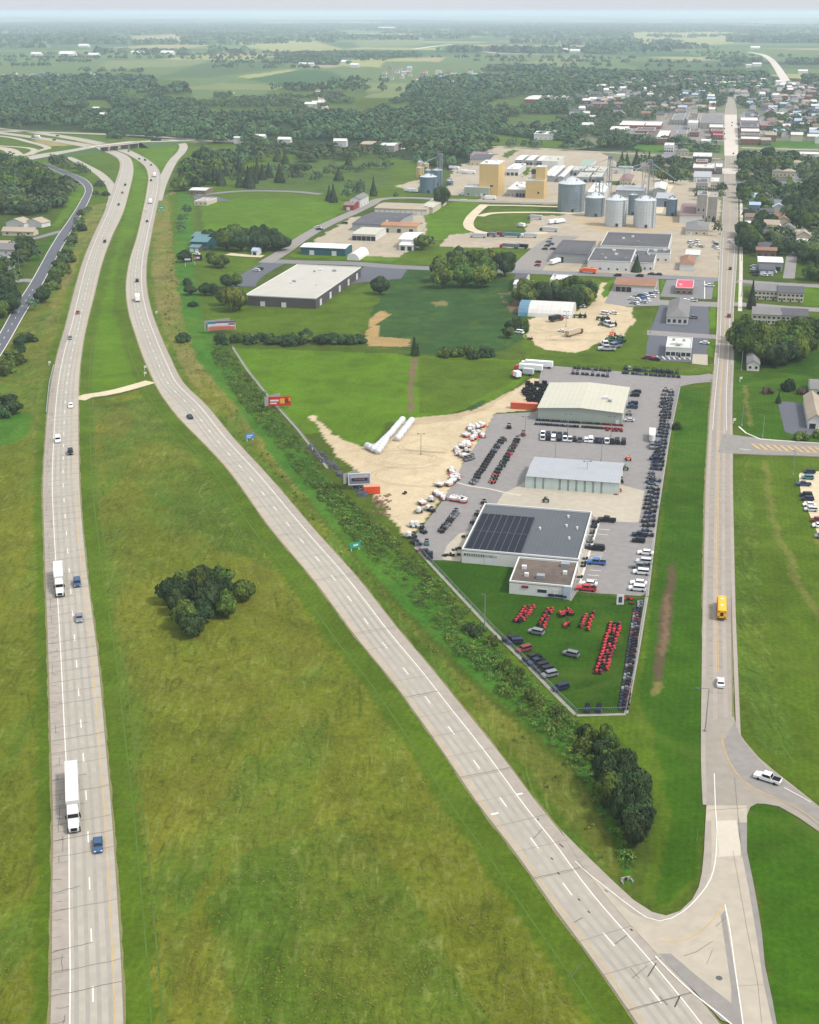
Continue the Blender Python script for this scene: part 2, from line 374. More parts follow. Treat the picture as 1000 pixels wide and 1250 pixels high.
mk = MB(); ZM = .125
def line(rb, off, w, m=0, d0=None, d1=None, z=ZM): strips_mesh(mk, rb.strip((lambda h: off(h)-w/2), (lambda h: off(h)+w/2), z, d0, d1, 5), m)
def dashes(rb, off, w, m=0, d0=0.0, d1=None, on=3.8, gap=11.44, z=ZM):
    d1 = rb.S[-1] if d1 is None else d1; d = d0
    while d+on < d1:
        line(rb, off, w, m, d, d+on, z); d += on+gap
sSB = SB.near(*G(118, 930)); sNB = NB.near(*G(560, 905))
line(SB, lambda h: -h+3.05, .22); line(SB, lambda h: h-1.35, .2, 1)
dashes(SB, lambda h: -h+3.05+3.7, .26, 0, (sSB % 15.24))
line(NB, lambda h: -h+.9, .2, 1); line(NB, lambda h: h-2.75, .24)
dashes(NB, lambda h: h-2.75-3.7, .26, 0, 6)
dm = MS.near(*G(880, 475))
line(MS, lambda h: -.3, .16, 1, 60, None, .136); line(MS, lambda h: .1, .16, 1, 60, None, .136)
line(MS, lambda h: -h+1.6, .18, 0, dm-60, dm+420, .136); line(MS, lambda h: h-1.6, .18, 0, dm-60, dm+420, .136)
dashes(FR, lambda h: 0, .3, 0, 0, 230)
line(FR, lambda h: -h+.35, .4, 0, 0, None, .118); line(FR, lambda h: h-.35, .4, 0, 0, None, .118)
# pavement joints and cracks
cr_ = MB()
def crack(P, w, m=0, z=.128):
    P = [np.array(p[:2]) for p in P]
    for a, b in zip(P[:-1], P[1:]):
        t = b-a; l_ = np.linalg.norm(t)
        if l_ < 1e-4: continue
        n = np.array([t[1], -t[0]])/l_*w/2; e = t/l_*w*.3
        a2 = a-e; b2 = b+e
        cr_.quad((*(a2-n), z), (*(b2-n), z), (*(b2+n), z), (*(a2+n), z), m)
def cross_joints(rb, d0, d1, pitch, w, m, prob=.9, skew=0.0, wig=.12, a=None, b=None, jit=.0):
    d = d0
    while d < d1:
        if random.random() < prob:
            pts = []; n = 7
            c, nn, h = rb.at(d); A = -h if a is None else a(h); B = h if b is None else b(h)
            if random.random() < .25: B = A+(B-A)*random.uniform(.4, .8)
            t = np.array([-nn[1], nn[0]])
            for k in range(n+1):
                f = k/n; off = A+(B-A)*f; pts.append(c+nn*off+t*(skew*(f-.5)+random.uniform(-wig, wig)))
            crack(pts, w*random.uniform(.7, 1.2), m)
        d += pitch*random.uniform(1-jit, 1+jit)
cross_joints(SB, 0, 420, 5.6, .13, 0, .8, 1.0, .16)
cross_joints(SB, 420, 900, 11, .16, 1, .8, 1.0)
cross_joints(NB, 0, 700, 9.2, .11, 1, .85, .2, .06)
cross_joints(NB, 0, 350, 37, .17, 0, .8, .2, .06)
# close random cracks in the southbound outer shoulder
d = 0
while d < 520:
    c, nn, h = SB.at(d); t = np.array([-nn[1], nn[0]]); a0 = random.choice((-h+.1, -h+.3, -h+.8)); b0 = random.choice((-h+2.9, -h+2.2, -h+1.6))
    k = random.random()
    crack([c+nn*a0+t*random.uniform(-.2, .2), c+nn*(a0+b0)/2+t*random.uniform(-.25, .25), c+nn*b0+t*random.uniform(-.2, .2)], random.uniform(.07, .13), 0)
    if k < .3:
        q = random.uniform(-h+.7, -h+2.4); e = random.uniform(1.2, 5.5); crack([c+nn*q+t*(e*j/4)+nn*random.uniform(-.1, .1) for j in range(5)], .09, 0)
    d += random.uniform(1.0, 3.6) if d > 160 else random.uniform(1.8, 6)
dd0 = MS.near(*G(878, 905))
cross_joints(MS, 0, 260, 7.0, .16, 0, .92, 0, .06, (lambda h: -h+1.2), (lambda h: h-1.4))
cross_joints(MS, 260, 520, 9, .14, 1, .8)
# tar repairs and short black seals on the northbound side near the ramp
def gpts(*P): return [np.array(G(*p)) for p in P]
for P, w, m in ((((850, 1028), (852, 1020), (851, 1012)), .12, 1),
                (((698, 1194), (705, 1183), (713, 1176)), .35, 0), (((625, 1210), (632, 1218)), .2, 0),
                (((824, 1230), (830, 1217)), .5, 2), (((791, 1193), (801, 1177)), .4, 2), (((805, 1217), (815, 1228)), .16, 2), (((770, 1183), (781, 1196)), .14, 2),
                (((690, 1186), (692, 1190)), .3, 2), (((738, 1087), (742, 1090)), .4, 2), (((683, 1031), (688, 1035)), .45, 2), (((770, 1135), (772, 1137)), .6, 2),
                (((657, 1000), (657, 1002)), .45, 2), (((673, 1048), (675, 1050)), .5, 2), (((681, 1066), (683, 1068)), .5, 2), (((706, 1098), (708, 1100)), .45, 2), (((718, 1113), (720, 1115)), .45, 2),
                (((652, 1024), (662, 1013)), .45, 1), (((701, 1127), (711, 1121)), .45, 1), (((751, 1153), (765, 1143)), .5, 1), (((772, 1195), (790, 1180)), .3, 1),
                (((873, 946), (905, 948)), .1, 1), (((865, 990), (912, 987)), .16, 0), (((897, 950), (902, 1008)), .2, 1), (((873, 1000), (878, 1045)), .08, 1),
                (((902, 1000), (904, 1020), (905, 1048)), .16, 1), (((895, 1040), (912, 1135), (925, 1200), (930, 1250)), .14, 1), (((893, 1205), (932, 1203)), .1, 1),
                (((886, 1121), (874, 1132)), .2, 0), (((870, 1150), (850, 1163), (835, 1168)), .2, 0), (((870, 1160), (863, 1178)), .15, 1)):
    crack(gpts(*P), w*.42, m, .185)
crk = cr_.build('pavement_cracks', [joint, joint_l, tar]); tag(crk, kind='structure')

# flat pieces: drawn as outlines on the ground
def flat(name, px, m, z, sm=True, kind='structure', world=False):
    P = [p if world else G(*p) for p in px]
    me = bpy.data.meshes.new(name); me.from_pydata([(x, y, z) for x, y in P], [], [tuple(range(len(P)))]); me.materials.append(m); me.update()
    if me.polygons[0].normal.z < 0: me.flip_normals()
    o = link(name, me); tag(o, kind=kind); return o
def rounded(pts, r=.25, k=3):
    """cut corners of an outline so that it reads as poured, not drawn"""
    out = []; n = len(pts)
    for i in range(n):
        a, b, c = np.array(pts[i-1], float), np.array(pts[i], float), np.array(pts[(i+1) % n], float)
        p, q = b+(a-b)*r, b+(c-b)*r
        for j in range(k+1):
            t = j/k; out.append(tuple((1-t)**2*p+2*t*(1-t)*b+t*t*q))
    return out
# ramp from the northbound side to the main street, and the street's southern end
flat('ramp_apron', [(684, 1013), (712, 1041), (745, 1073), (773, 1099), (796, 1114), (813, 1118.5), (830, 1113), (845, 1099), (853, 1084), (857, 1066), (859.5, 1040), (861, 1010), (862.5, 984), (912, 984), (912, 1040), (916, 1060), (920, 1079), (925, 1107), (930, 1138), (932, 1160), (934, 1180), (939, 1203), (943, 1222), (949, 1255), (975, 1420), (975, 1440), (900, 1440), (903, 1250), (880, 1246), (850, 1213), (813, 1176), (800, 1163), (765, 1125), (745, 1101), (712, 1060)], conc_tan, .15)
flat('ramp_shoulder', [(684, 1013.5), (712, 1041), (745, 1073), (773, 1099), (796, 1114), (813, 1118.5), (830, 1113), (845, 1099), (853, 1084), (857, 1066), (859.5, 1040), (862, 1003), (868, 1003), (869, 1040), (868, 1064), (860, 1085), (845, 1106), (832, 1117), (810, 1126), (790, 1124), (771, 1115), (745, 1092), (712, 1060)], conc_sh, .156)
flat('new_concrete_slab', [(875, 1003), (899, 1002), (903, 1020), (905, 1045), (876, 1047)], patch_w, .162)
flat('gore_strip', [(804, 1165), (819, 1165), (848, 1190), (893, 1226), (893, 1208), (880, 1119), (885, 1112), (907, 1250), (901, 1254), (880, 1246), (850, 1213), (820, 1183)], asph_w, .165)
flat('edge_strip_street', [(900, 1005), (912, 1005), (912, 1040), (920, 1079), (930, 1138), (934, 1180), (943, 1222), (949, 1255), (944, 1255), (932, 1200), (924, 1145), (914, 1085), (906, 1045)], asph_w, .162)
mk2 = MB()
def pline(P, w, m=0, z=.172, closed=False):
    P = resample(smooth_line([G(*p) for p in P], 2), 2.5); r = Rib(P, w/2)
    strips_mesh(mk2, r.strip(-w/2, w/2, z, None, None, 2.5), m)
pline([(872, 945), (873.5, 985), (875, 1010), (874.5, 1040), (872, 1060), (866, 1078), (853, 1095), (841, 1108), (822, 1121), (800, 1126), (772, 1109), (745, 1088), (712, 1062), (702, 1052)], .2)
pline([(806, 1150), (830, 1149), (850, 1142), (870, 1124), (884, 1106)], .2, 1)
pline([(885, 1105), (891, 1135), (897, 1180), (905, 1235), (912, 1290)], .2)
pline([(800, 1168), (820, 1189), (848, 1215), (880, 1240), (892, 1250), (920, 1280)], .28)
pline([(881, 900), (884, 915), (892, 934), (905, 952), (925, 966), (945, 974), (975, 988), (1000, 1006), (1030, 1030)], .2, 1)
pline([(957, 962), (972, 970), (990, 980)], .2); pline([(1000, 986), (1030, 1002)], .25)
for (x, y), w in (((604, 994), 1), ((634, 970), 1)):            # two white bars painted across the edge lines
    c = np.array(G(x, y)); k = NB.near(*c); _, nn, h = NB.at(k); t = np.array([-nn[1], nn[0]]); 
    mk2.quad(*[(*(c+nn*sx_*.8+t*sy_*.3), .14) for sx_, sy_ in ((-1, -1), (1, -1), (1, 1), (-1, 1))], 0)

# country road leaving the street to the right, and the cross streets
CRt = rib_edges([(866, 925), (880, 940), (900, 965), (912, 978), (934, 982), (951, 985), (974, 998), (1000, 1015), (1050, 1052)], [(898, 880), (902, 895), (912, 908), (926, 926), (946, 944), (974, 965), (1000, 985), (1050, 1020)])
flat('junction_surface', [(862, 900), (868, 880), (896, 875), (901, 893), (910, 906), (926, 925), (946, 942), (974, 964), (1000, 985), (1060, 1028), (1060, 1062), (1000, 1016), (974, 998), (951, 985), (934, 982), (924, 981.5), (916, 986), (912, 996), (863, 1000)], street, .134)
flat('resurfaced_lane', [(884, 905), (897, 882), (901, 893), (907, 904), (920, 921), (938, 940), (974, 966), (1000, 987), (1060, 1030), (1060, 1052), (1000, 1010), (974, 990), (945, 973), (922, 962), (905, 950), (893, 932), (886, 915)], asph_w, .142)
ES = rib_edges([(880, 520), (893, 524), (900, 527), (912, 533), (928, 537.2), (965, 539.5), (1000, 542), (1060, 546.5)], [(880, 562), (893, 559.5), (900, 557.5), (912, 554), (928, 553.5), (965, 555.5), (1000, 557.8), (1060, 562)])
road('east_street', ES, asph_w, .138)
cs = MB()
for k in range(12):
    x = 917+k*8.6; a, b = G(x, 542.2+k*.5), G(x+9, 548.6+k*.5)
    cs.quad((a[0], a[1], .15), (a[0]+1.0, a[1], .15), (b[0]+1.0, b[1], .15), (b[0], b[1], .15), 1)
a = [G(917, 541.8), G(1050, 548.8), G(927, 549.5), G(1050, 556)]
for p, q in ((a[0], a[1]), (a[2], a[3])): cs.quad((p[0], p[1], .152), (p[0], p[1]+.35, .152), (q[0], q[1]+.35, .152), (q[0], q[1], .152), 1)
p, q = G(903, 548.5), G(917, 550); cs.quad((p[0], p[1], .152), (p[0], p[1]+.4, .152), (q[0], q[1]+.4, .152), (q[0], q[1], .152), 0)
for P in (((928, 536.5), (1000, 541.4), (1050, 545)), ((902, 521), (912, 530), (928, 536.3))):
    r = Rib(resample(smooth_line([G(*p) for p in P]), 3), .3); strips_mesh(cs, r.strip(-.35, .35, .16), 0)
tag(cs.build('east_street_markings', [white_l, yellow_l]), kind='structure')

minor = [('crossing_road', [(-40, 200), (20, 195.5), (50, 189), (75, 185.3), (100, 181.5)], 13, conc, .11), ('outer_ramp', [(62, 189), (74, 190), (85, 193), (102, 201), (120, 211), (131, 221), (137, 230), (139, 240), (136, 252)], 9, conc, .098),
         ('ramp_east', [(150, 173.5), (180, 172), (205, 170.5), (218, 173), (224, 178), (221, 186), (212.5, 195), (203, 212), (196, 228), (191, 245)], 10, conc, .098),
         ('far_crossroad', [(-60, 159.5), (0, 160), (60, 161.5), (120, 163.5), (170, 165.5), (205, 168), (250, 171.5), (300, 173.8)], 15, conc, .1), ('far_crossroad_spur', [(205, 170), (230, 173), (260, 173)], 12, conc, .11),
         ('ramp_north', [(-20, 164), (15, 168), (35, 173), (52, 177.5), (58, 181), (45, 184.5), (35, 189)], 9, conc, .106), ('ramp_loop', [(-20, 176), (0, 178), (30, 180), (42, 183), (30, 190)], 8, conc_tan, .107),
         ('crossroad_west', [(22, 190), (8, 182), (-20, 178)], 16, conc_tan, .109),
         ('mill_street', [(-1, 0)], 0, None, 0)]
minor = minor[:-1]
minor += [('cross_street', [(318, 318.5), (380, 320.5), (430, 321.8), (480, 325.5), (560, 329), (640, 331.8), (700, 334), (800, 337.8), (880, 341.5)], 13, asph, .11),
          ('plant_road', [(325, 320), (345, 308), (372, 289), (400, 273.5), (430, 260), (452, 249.5), (466, 243), (500, 241.5), (555, 244.5), (600, 246.5), (690, 248.5)], 10, asph_w, .112),
          ('warehouse_drive', [(335, 321), (318, 330), (303, 340), (296, 350)], 15, asph_d, .108), ('farm_drive', [(321, 313), (300, 312), (278, 310)], 8, tan_gr, .09),
          ('farmhouse_drive', [(357, 296), (335, 297), (322, 302)], 6, tan_gr, .09), ('cemetery_lane', [(240, 238), (300, 233), (360, 234), (392, 237)], 9, asph, .08),
          ('gravel_loop', [(592, 249.5), (583, 257), (574, 267), (572, 275), (578, 281), (596, 285), (640, 285.5), (668, 284)], 8, tan_gr, .09), ('gravel_loop_spur', [(586, 264), (600, 260.3), (640, 259.2), (690, 260), (720, 262)], 7, tan_gr, .094), ('gravel_loop_edge', [(592, 250.5), (630, 250.8), (684, 252.5)], 6, tan_gr, .096),
          ('yard_entrance', [(642, 330), (652, 318), (668, 303), (690, 288)], 20, asph_w, .1),
          ('median_crossover', [(96, 488), (106, 483.5), (125, 481), (145, 477), (165, 471.5), (184, 466)], 6.5, tan_gr, .09),
          ('housing_street', [(-20, 298), (14, 296), (40, 291.5), (72, 283), (84, 281)], 7, asph, .09), ('housing_street_spur', [(42, 343), (30, 342), (18, 343.5)], 10, asph_l, .09),
          ('residential_street', [(1000, 248), (985, 232), (975, 215), (983, 210)], 12, asph, .08), ('alley', [(963, 340), (966, 318), (968, 300), (962, 285), (957, 272), (951, 256), (950, 243), (944, 232)], 7, asph_l, .08),
          ('block_street', [(903, 294.5), (940, 295), (1010, 297.5)], 9, asph, .085), ('block_street_far', [(903, 254), (950, 256), (1010, 257.5)], 9, asph, .083), ('block_street_near', [(900, 343), (945, 346.5), (1050, 352)], 10, asph_l, .11),
          ('apartment_lane', [(893, 371), (925, 373), (960, 376), (1050, 381)], 11, asph_l, .11),
          ('rail_corridor', [(560, 178), (640, 180), (740, 186), (830, 191), (880, 194)], 8, conc_tan, .08), ('rail_corridor_east', [(905, 180), (960, 182), (1040, 184)], 10, conc_tan, .08),
          ('town_street', [(815, 200), (818, 187), (826, 171), (834, 152), (842, 134)], 14, asph, .085), ('town_street_far', [(690, 153), (740, 150), (790, 151)], 14, asph_l, .085), ('grain_lane', [(800, 260), (812, 232), (822, 214)], 11, tan_gr, .087),
          ('highway_beyond', [(970, 114), (962, 103), (955, 92), (948, 81), (940, 72), (930, 66.5), (914, 63.5)], 22, conc_new, .3), ('county_road', [(505, 60), (530, 56.5), (552, 54)], 30, conc_new, .3), ('county_road_bend', [(590, 63), (620, 65.5), (660, 66)], 26, conc_new, .3),
          ('township_road', [(800, 73), (870, 74), (1010, 75.5)], 18, conc_new, .3), ('park_road', [(388, 109), (392, 121), (400, 138)], 12, conc_new, .3), ('field_road', [(270, 118), (285, 113)], 10, conc_new, .3),
          ('lot_exit', [(826, 461.5), (845, 462), (862, 461), (874, 459)], 9, asph_l, .115)]
for nm, P, w, m, z in minor: road(nm, rib_c(P, w), m, z)

# lots and pads
flat('dealer_lot', rounded([(662, 445.5), (828, 459.5), (856, 461), (872, 466), (848, 468), (829, 472), (816, 535), (800, 632), (788.5, 728), (722, 724), (705, 722), (697, 735), (640, 690), (565, 686), (543, 684), (528, 684), (507, 667), (508, 652), (520, 638), (540, 612), (553, 590), (566, 565), (590, 530), (604, 505.5), (655, 503), (657, 470)], .1), asph_l, .06)
flat('workshop_apron', [(606, 616), (614, 603), (636, 592), (645, 584), (700, 588), (757, 592), (787, 599.5), (780, 638), (731, 636.5), (720, 626)], conc_tan, .085)
flat('concrete_corner', rounded([(562, 686), (573, 648), (560, 652), (545, 667), (540, 683)], .1), conc_tan, .08)
flat('side_walk_strip', [(722, 640), (729, 636), (733, 637), (716, 685), (710, 707), (703, 708), (713, 672)], conc_tan, .09)
flat('bank_lot', [(806, 372), (865, 374), (866, 406), (862, 443), (788, 440), (790, 418), (797, 396)], asph_d, .06)
flat('bank_lot_apron', [(846, 432), (864, 433), (864, 446), (845, 444)], conc_tan, .075)
flat('bank_lot_drive', [(790, 403), (876, 409), (876, 414), (790, 409)], asph_l, .072)
flat('kiosk_lot', [(814, 341.5), (860, 343), (860, 365), (806, 362)], asph, .06)
flat('kiosk_side_pad', [(862, 343), (872, 343.5), (869, 365), (862, 365)], asph, .062)
flat('strip_mall_lot', [(754, 336), (804, 340), (806, 373), (766, 374), (738, 370), (745, 356)], asph_l, .05)
flat('cross_drive', [(803, 366), (878, 369), (878, 375), (803, 372)], asph_l, .078)
flat('warehouse_lot', [(440, 331), (446, 324), (498, 327), (490, 340), (440, 345), (420, 348)], asph_d, .05)
flat('drive_lot_east', [(950, 492), (957, 490), (984, 493), (1004, 498), (1008, 532), (966, 530), (958, 527)], asph_d, .06)
flat('gravel_lot_east', rounded([(975, 577), (1010, 575), (1030, 680), (1003, 662), (990, 632), (978, 604)], .15), tan_gr, .05)
flat('tennis_court', [(235, 239), (262, 239), (283, 245), (240, 247)], asph_d, .05)
flat('driveway_pair', [(27, 286), (33, 273.5), (40, 272), (40, 286)], mat('plum_asphalt', rgb(96, 82, 92)), .095)
flat('forecourt_slab', [(880, 205.5), (901, 205.5), (901, 212.5), (880, 212)], conc_new, .14)
flat('downtown_street_slab', [(884.5, 190), (901.5, 190), (901, 165), (899.5, 140), (885, 140), (884, 165)], conc_new, .142)
# painted stalls
st = MB()
def stall(x, y, dx, dy, w=.14, z=.1, m=0):
    a, b = np.array(G(x, y)), np.array(G(x+dx, y+dy)); t = (b-a)/np.linalg.norm(b-a); n = np.array([-t[1], t[0]])*w
    st.quad((*(a-n), z), (*(b-n), z), (*(b+n), z), (*(a+n), z), m)
for k, y in enumerate((637, 646, 652, 672, 684, 690, 696, 702, 707)): stall(733-k*2.2, y, 14, 1.2)
for k in range(6): stall(721-.6*k, 674+k*1.6, 16, 1.2, .1)
for k in range(7): stall(806+6.2*k, 439, -4, -4.5, .3)
stall(732, 636, -27, 86, .3, .1); stall(860.5, 343, 0, 22, .3)
tag(st.build('stall_markings', [white_l]), kind='structure')
tag(mk.build('lane_markings', [white_l, yellow_l]), kind='structure'); tag(mk2.build('ramp_markings', [white_l, yellow_l]), kind='structure')
# pale drained streak across the lot
r = Rib(resample(smooth_line([G(*p) for p in ((556, 589), (580, 595), (600, 597), (618, 602), (636, 605))]), 2), .5)
mb = MB(); strips_mesh(mb, r.strip(-.45, .45, .092)); tag(mb.build('washed_sand_streak', patch_w), kind='structure')
# wheel ruts pressed into the sand and the gravel yards
rut = mat('rutted_sand', rgb(178, 160, 128), rough=.95, var=.2, scale=1.2); mb = MB()
for cx_, cy_, rx, a0, a1, e in ((498, 560, 9, 0, 6.2, .7), (498, 560, 14, .5, 5.6, .7), (520, 580, 18, 2, 5, .6), (530, 545, 12, 2.4, 5, .5), (665, 410, 9, 0, 6, .8), (690, 412, 8, .5, 6, .8), (708, 400, 22, 2.5, 5.6, .5), (700, 420, 16, 0, 3, .6), (720, 275, 16, 0, 3, .5), (800, 288, 26, 2, 5, .4), (560, 294, 22, 1, 4, .4)):
    c = np.array(G(cx_, cy_))
    for dr in (0, 1.7):
        P = np.array([c+np.array([cos(t), sin(t)*e])*(rx+dr)+np.array([.6*sin(3*t), .6*cos(2*t)]) for t in np.linspace(a0, a1, 26)]); strips_mesh(mb, Rib(P, .2).strip(-.2, .2, .03, None, None, 3))
tag(mb.build('wheel_ruts', rut), kind='structure')
# pavements beside the main street
for nm, P in (('footpath', [(903.5, 380), (904.5, 340), (905, 300), (905, 250), (903, 205)]),):
    r = rib_c(P, 2.2); mb = MB(); strips_mesh(mb, r.strip(-1.1, 1.1, .15)); tag(mb.build(nm, conc_new), kind='structure')
# kerbs: real steps of 0.12 m along the street
kb = MB()
for sd_ in (-1, 1):
    S = MS.strip((lambda h: sd_*(h)), (lambda h: sd_*(h+.3)), .24, MS.near(*G(880, 445)), None, 8)
    strips_mesh(kb, S if sd_ > 0 else [(b, a) for a, b in S])
    for (a, _), (c, _) in zip(S[:-1], S[1:]): kb.quad((a[0], a[1], .1), (c[0], c[1], .1), c, a)
tag(kb.build('kerb', conc_new), kind='structure')
vg = mat('verge_gravel', rgb(150, 136, 104), rough=.95, var=.3, scale=2.2, c2=rgb(96, 104, 52), sc2=.6); mb = MB()
for rb, a_, b_ in ((SB, -1, 1), (NB, -1, 1), (MS, -1, 1), (ES, -1, 1)):
    for s in (a_, b_):
        P = rb.strip(0, 0, .0, None, None, 3); out = []
        for i, d in enumerate(np.linspace(0, rb.S[-1], len(P))):
            c, nn, h = rb.at(d); e = h+.3+.35*random.random(); out.append(((*(c+nn*s*(h-.5)), .035), (*(c+nn*s*e), .035)))
        strips_mesh(mb, out if s > 0 else [(q, p) for p, q in out])
tag(mb.build('gravel_verge', vg), kind='structure')
mt_ = mat('mowing_track', rgb(88, 112, 34), rough=.95, var=.3, scale=1.6, c2=rgb(70, 98, 26), sc2=.12); mb = MB()
for rb, s, offs, w_ in ((SB, 1, (4.4, 6.2), .16), (NB, -1, (5.4,), .16)):
    for of in offs: strips_mesh(mb, rb.strip((lambda h: s*(h+of)-w_), (lambda h: s*(h+of)+w_), .02, 0, 520, 5))
tag(mb.build('mowing_tracks', mt_), kind='structure')

# ------------------------------------------------------------------ the ground: one sheet to the horizon
def vnoise(x, y, s, seed=0):
    x = x/s; y = y/s; xi = np.floor(x).astype(np.int64); yi = np.floor(y).astype(np.int64); fx = x-xi; fy = y-yi
    fx = fx*fx*(3-2*fx); fy = fy*fy*(3-2*fy)
    def h(a, b):
        n = (a*374761393+b*668265263+seed*1442695041) & 0xffffffff; n = ((n ^ (n >> 13))*1274126177) & 0xffffffff; return ((n ^ (n >> 16)) & 0xffff)/65535.0
    return (h(xi, yi)*(1-fx)+h(xi+1, yi)*fx)*(1-fy)+(h(xi, yi+1)*(1-fx)+h(xi+1, yi+1)*fx)*fy
def fbm(x, y, s, seed=0, o=4):
    t = 0; a = .5
    for k in range(o): t = t+a*vnoise(x, y, s/2**k, seed+k*17); a *= .5
    return t/(1-.5**o)
def axis(segs):
    out = [segs[0][0]]
    for a, b, st_ in segs:
        n = max(1, int(round((b-a)/st_))); out += list(np.linspace(a, b, n+1)[1:])
    return np.array(out)
geo = lambda a, b, n: [(p, q, q-p) for p, q in zip(np.geomspace(a, b, n+1)[:-1], np.geomspace(a, b, n+1)[1:])]
xp = axis([(0, 300, 1.15), (300, 620, 4), (620, 1600, 14), *geo(1600, 60000, 45)])
xs = np.r_[-xp[::-1], xp[1:]]
ys = axis([(-60000, -6000, 18000), (-6000, -200, 1450), (-200, 120, 20), (120, 660, 1.15), (660, 1500, 3.5), (1500, 3000, 9), (3000, 9000, 40), *geo(9000, 90000, 90)])
GX, GY = np.meshgrid(xs, ys); gx = GX.ravel(); gy = GY.ravel(); ng = len(gx)
tint = np.zeros((ng, 4), np.float32)
dist = np.hypot(gx, gy)
amp = np.clip(dist/500, .7, 14)
wx = gx+(fbm(gx, gy, 9, 3, 3)-.5)*3.2*amp; wy = gy+(fbm(gx, gy, 9, 9, 3)-.5)*3.2*amp
PAL = {'grass': (90, 110, 36, 1), 'mown': (86, 110, 26, 1), 'bright': (88, 120, 22, 1), 'lawn': (58, 96, 18, 1), 'lawn2': (66, 104, 18, 1), 'meadow': (112, 122, 34, 2), 'meadow2': (108, 116, 44, 2), 'meadow_g': (92, 118, 34, 2), 'rough': (132, 126, 70, 2),
       'ditch': (66, 112, 34, 1.3), 'sand': (198, 180, 148, 0), 'sand2': (180, 162, 132, 0), 'gravel': (176, 164, 144, 0), 'dirt': (116, 98, 74, 0), 'dirtd': (92, 80, 58, 0), 'hay': (164, 138, 92, .4), 'crop': (66, 100, 48, 1), 'crop2': (74, 112, 66, 1),
       'field': (98, 118, 72, 0.5), 'field2': (118, 128, 82, .5), 'field3': (82, 104, 66, .5), 'pale': (160, 160, 104, .5), 'tanf': (168, 154, 116, .5), 'town': (112, 116, 88, .5), 'yard': (84, 106, 34, 1), 'park': (92, 116, 52, 1), 'woodfloor': (56, 76, 44, 1), 'lotgrey': (142, 136, 130, 0), 'tangrass': (150, 140, 92, .5)}
GK = {'mown': .84, 'bright': .92, 'lawn': .68, 'lawn2': .78, 'meadow': .8, 'meadow2': .8, 'meadow_g': .76, 'grass': .66, 'yard': .66, 'park': .7, 'ditch': .95, 'rough': .85, 'field': .95, 'field2': 1, 'field3': .9, 'crop': .66, 'crop2': .7, 'woodfloor': .6, 'pale': .9, 'tanf': .9}
PALL = {k: np.array([*(c*GK.get(k, 1) for c in rgb(*v[:3])), v[3]/2], np.float32) for k, v in PAL.items()}
def inside(px, py, poly):
    c = np.zeros(len(px), bool); n = len(poly)
    for i in range(n):
        x0, y0 = poly[i]; x1, y1 = poly[(i+1) % n]
        if y0 == y1: continue
        t = ((y0 > py) != (y1 > py)) & (px < (x1-x0)*(py-y0)/(y1-y0)+x0); c ^= t
    return c
def paint(poly, key, world=False, wob=True, mixf=1.0):
    P = np.array(poly if world else [G(*p) for p in poly]); a = P.min(0)-3; b = P.max(0)+3
    i0, i1 = np.searchsorted(ys, (a[1]-40, b[1]+40)); X = slice(i0*len(xs), i1*len(xs))
    qx, qy = (wx, wy) if wob else (gx, gy)
    sx_, sy_ = qx[X], qy[X]; ii = np.nonzero((sx_ > a[0]) & (sx_ < b[0]) & (sy_ > a[1]) & (sy_ < b[1]))[0]
    m_ = inside(sx_[ii], sy_[ii], P); k = ii[m_]+i0*len(xs)
    tint[k] = tint[k]*(1-mixf)+PALL[key]*mixf
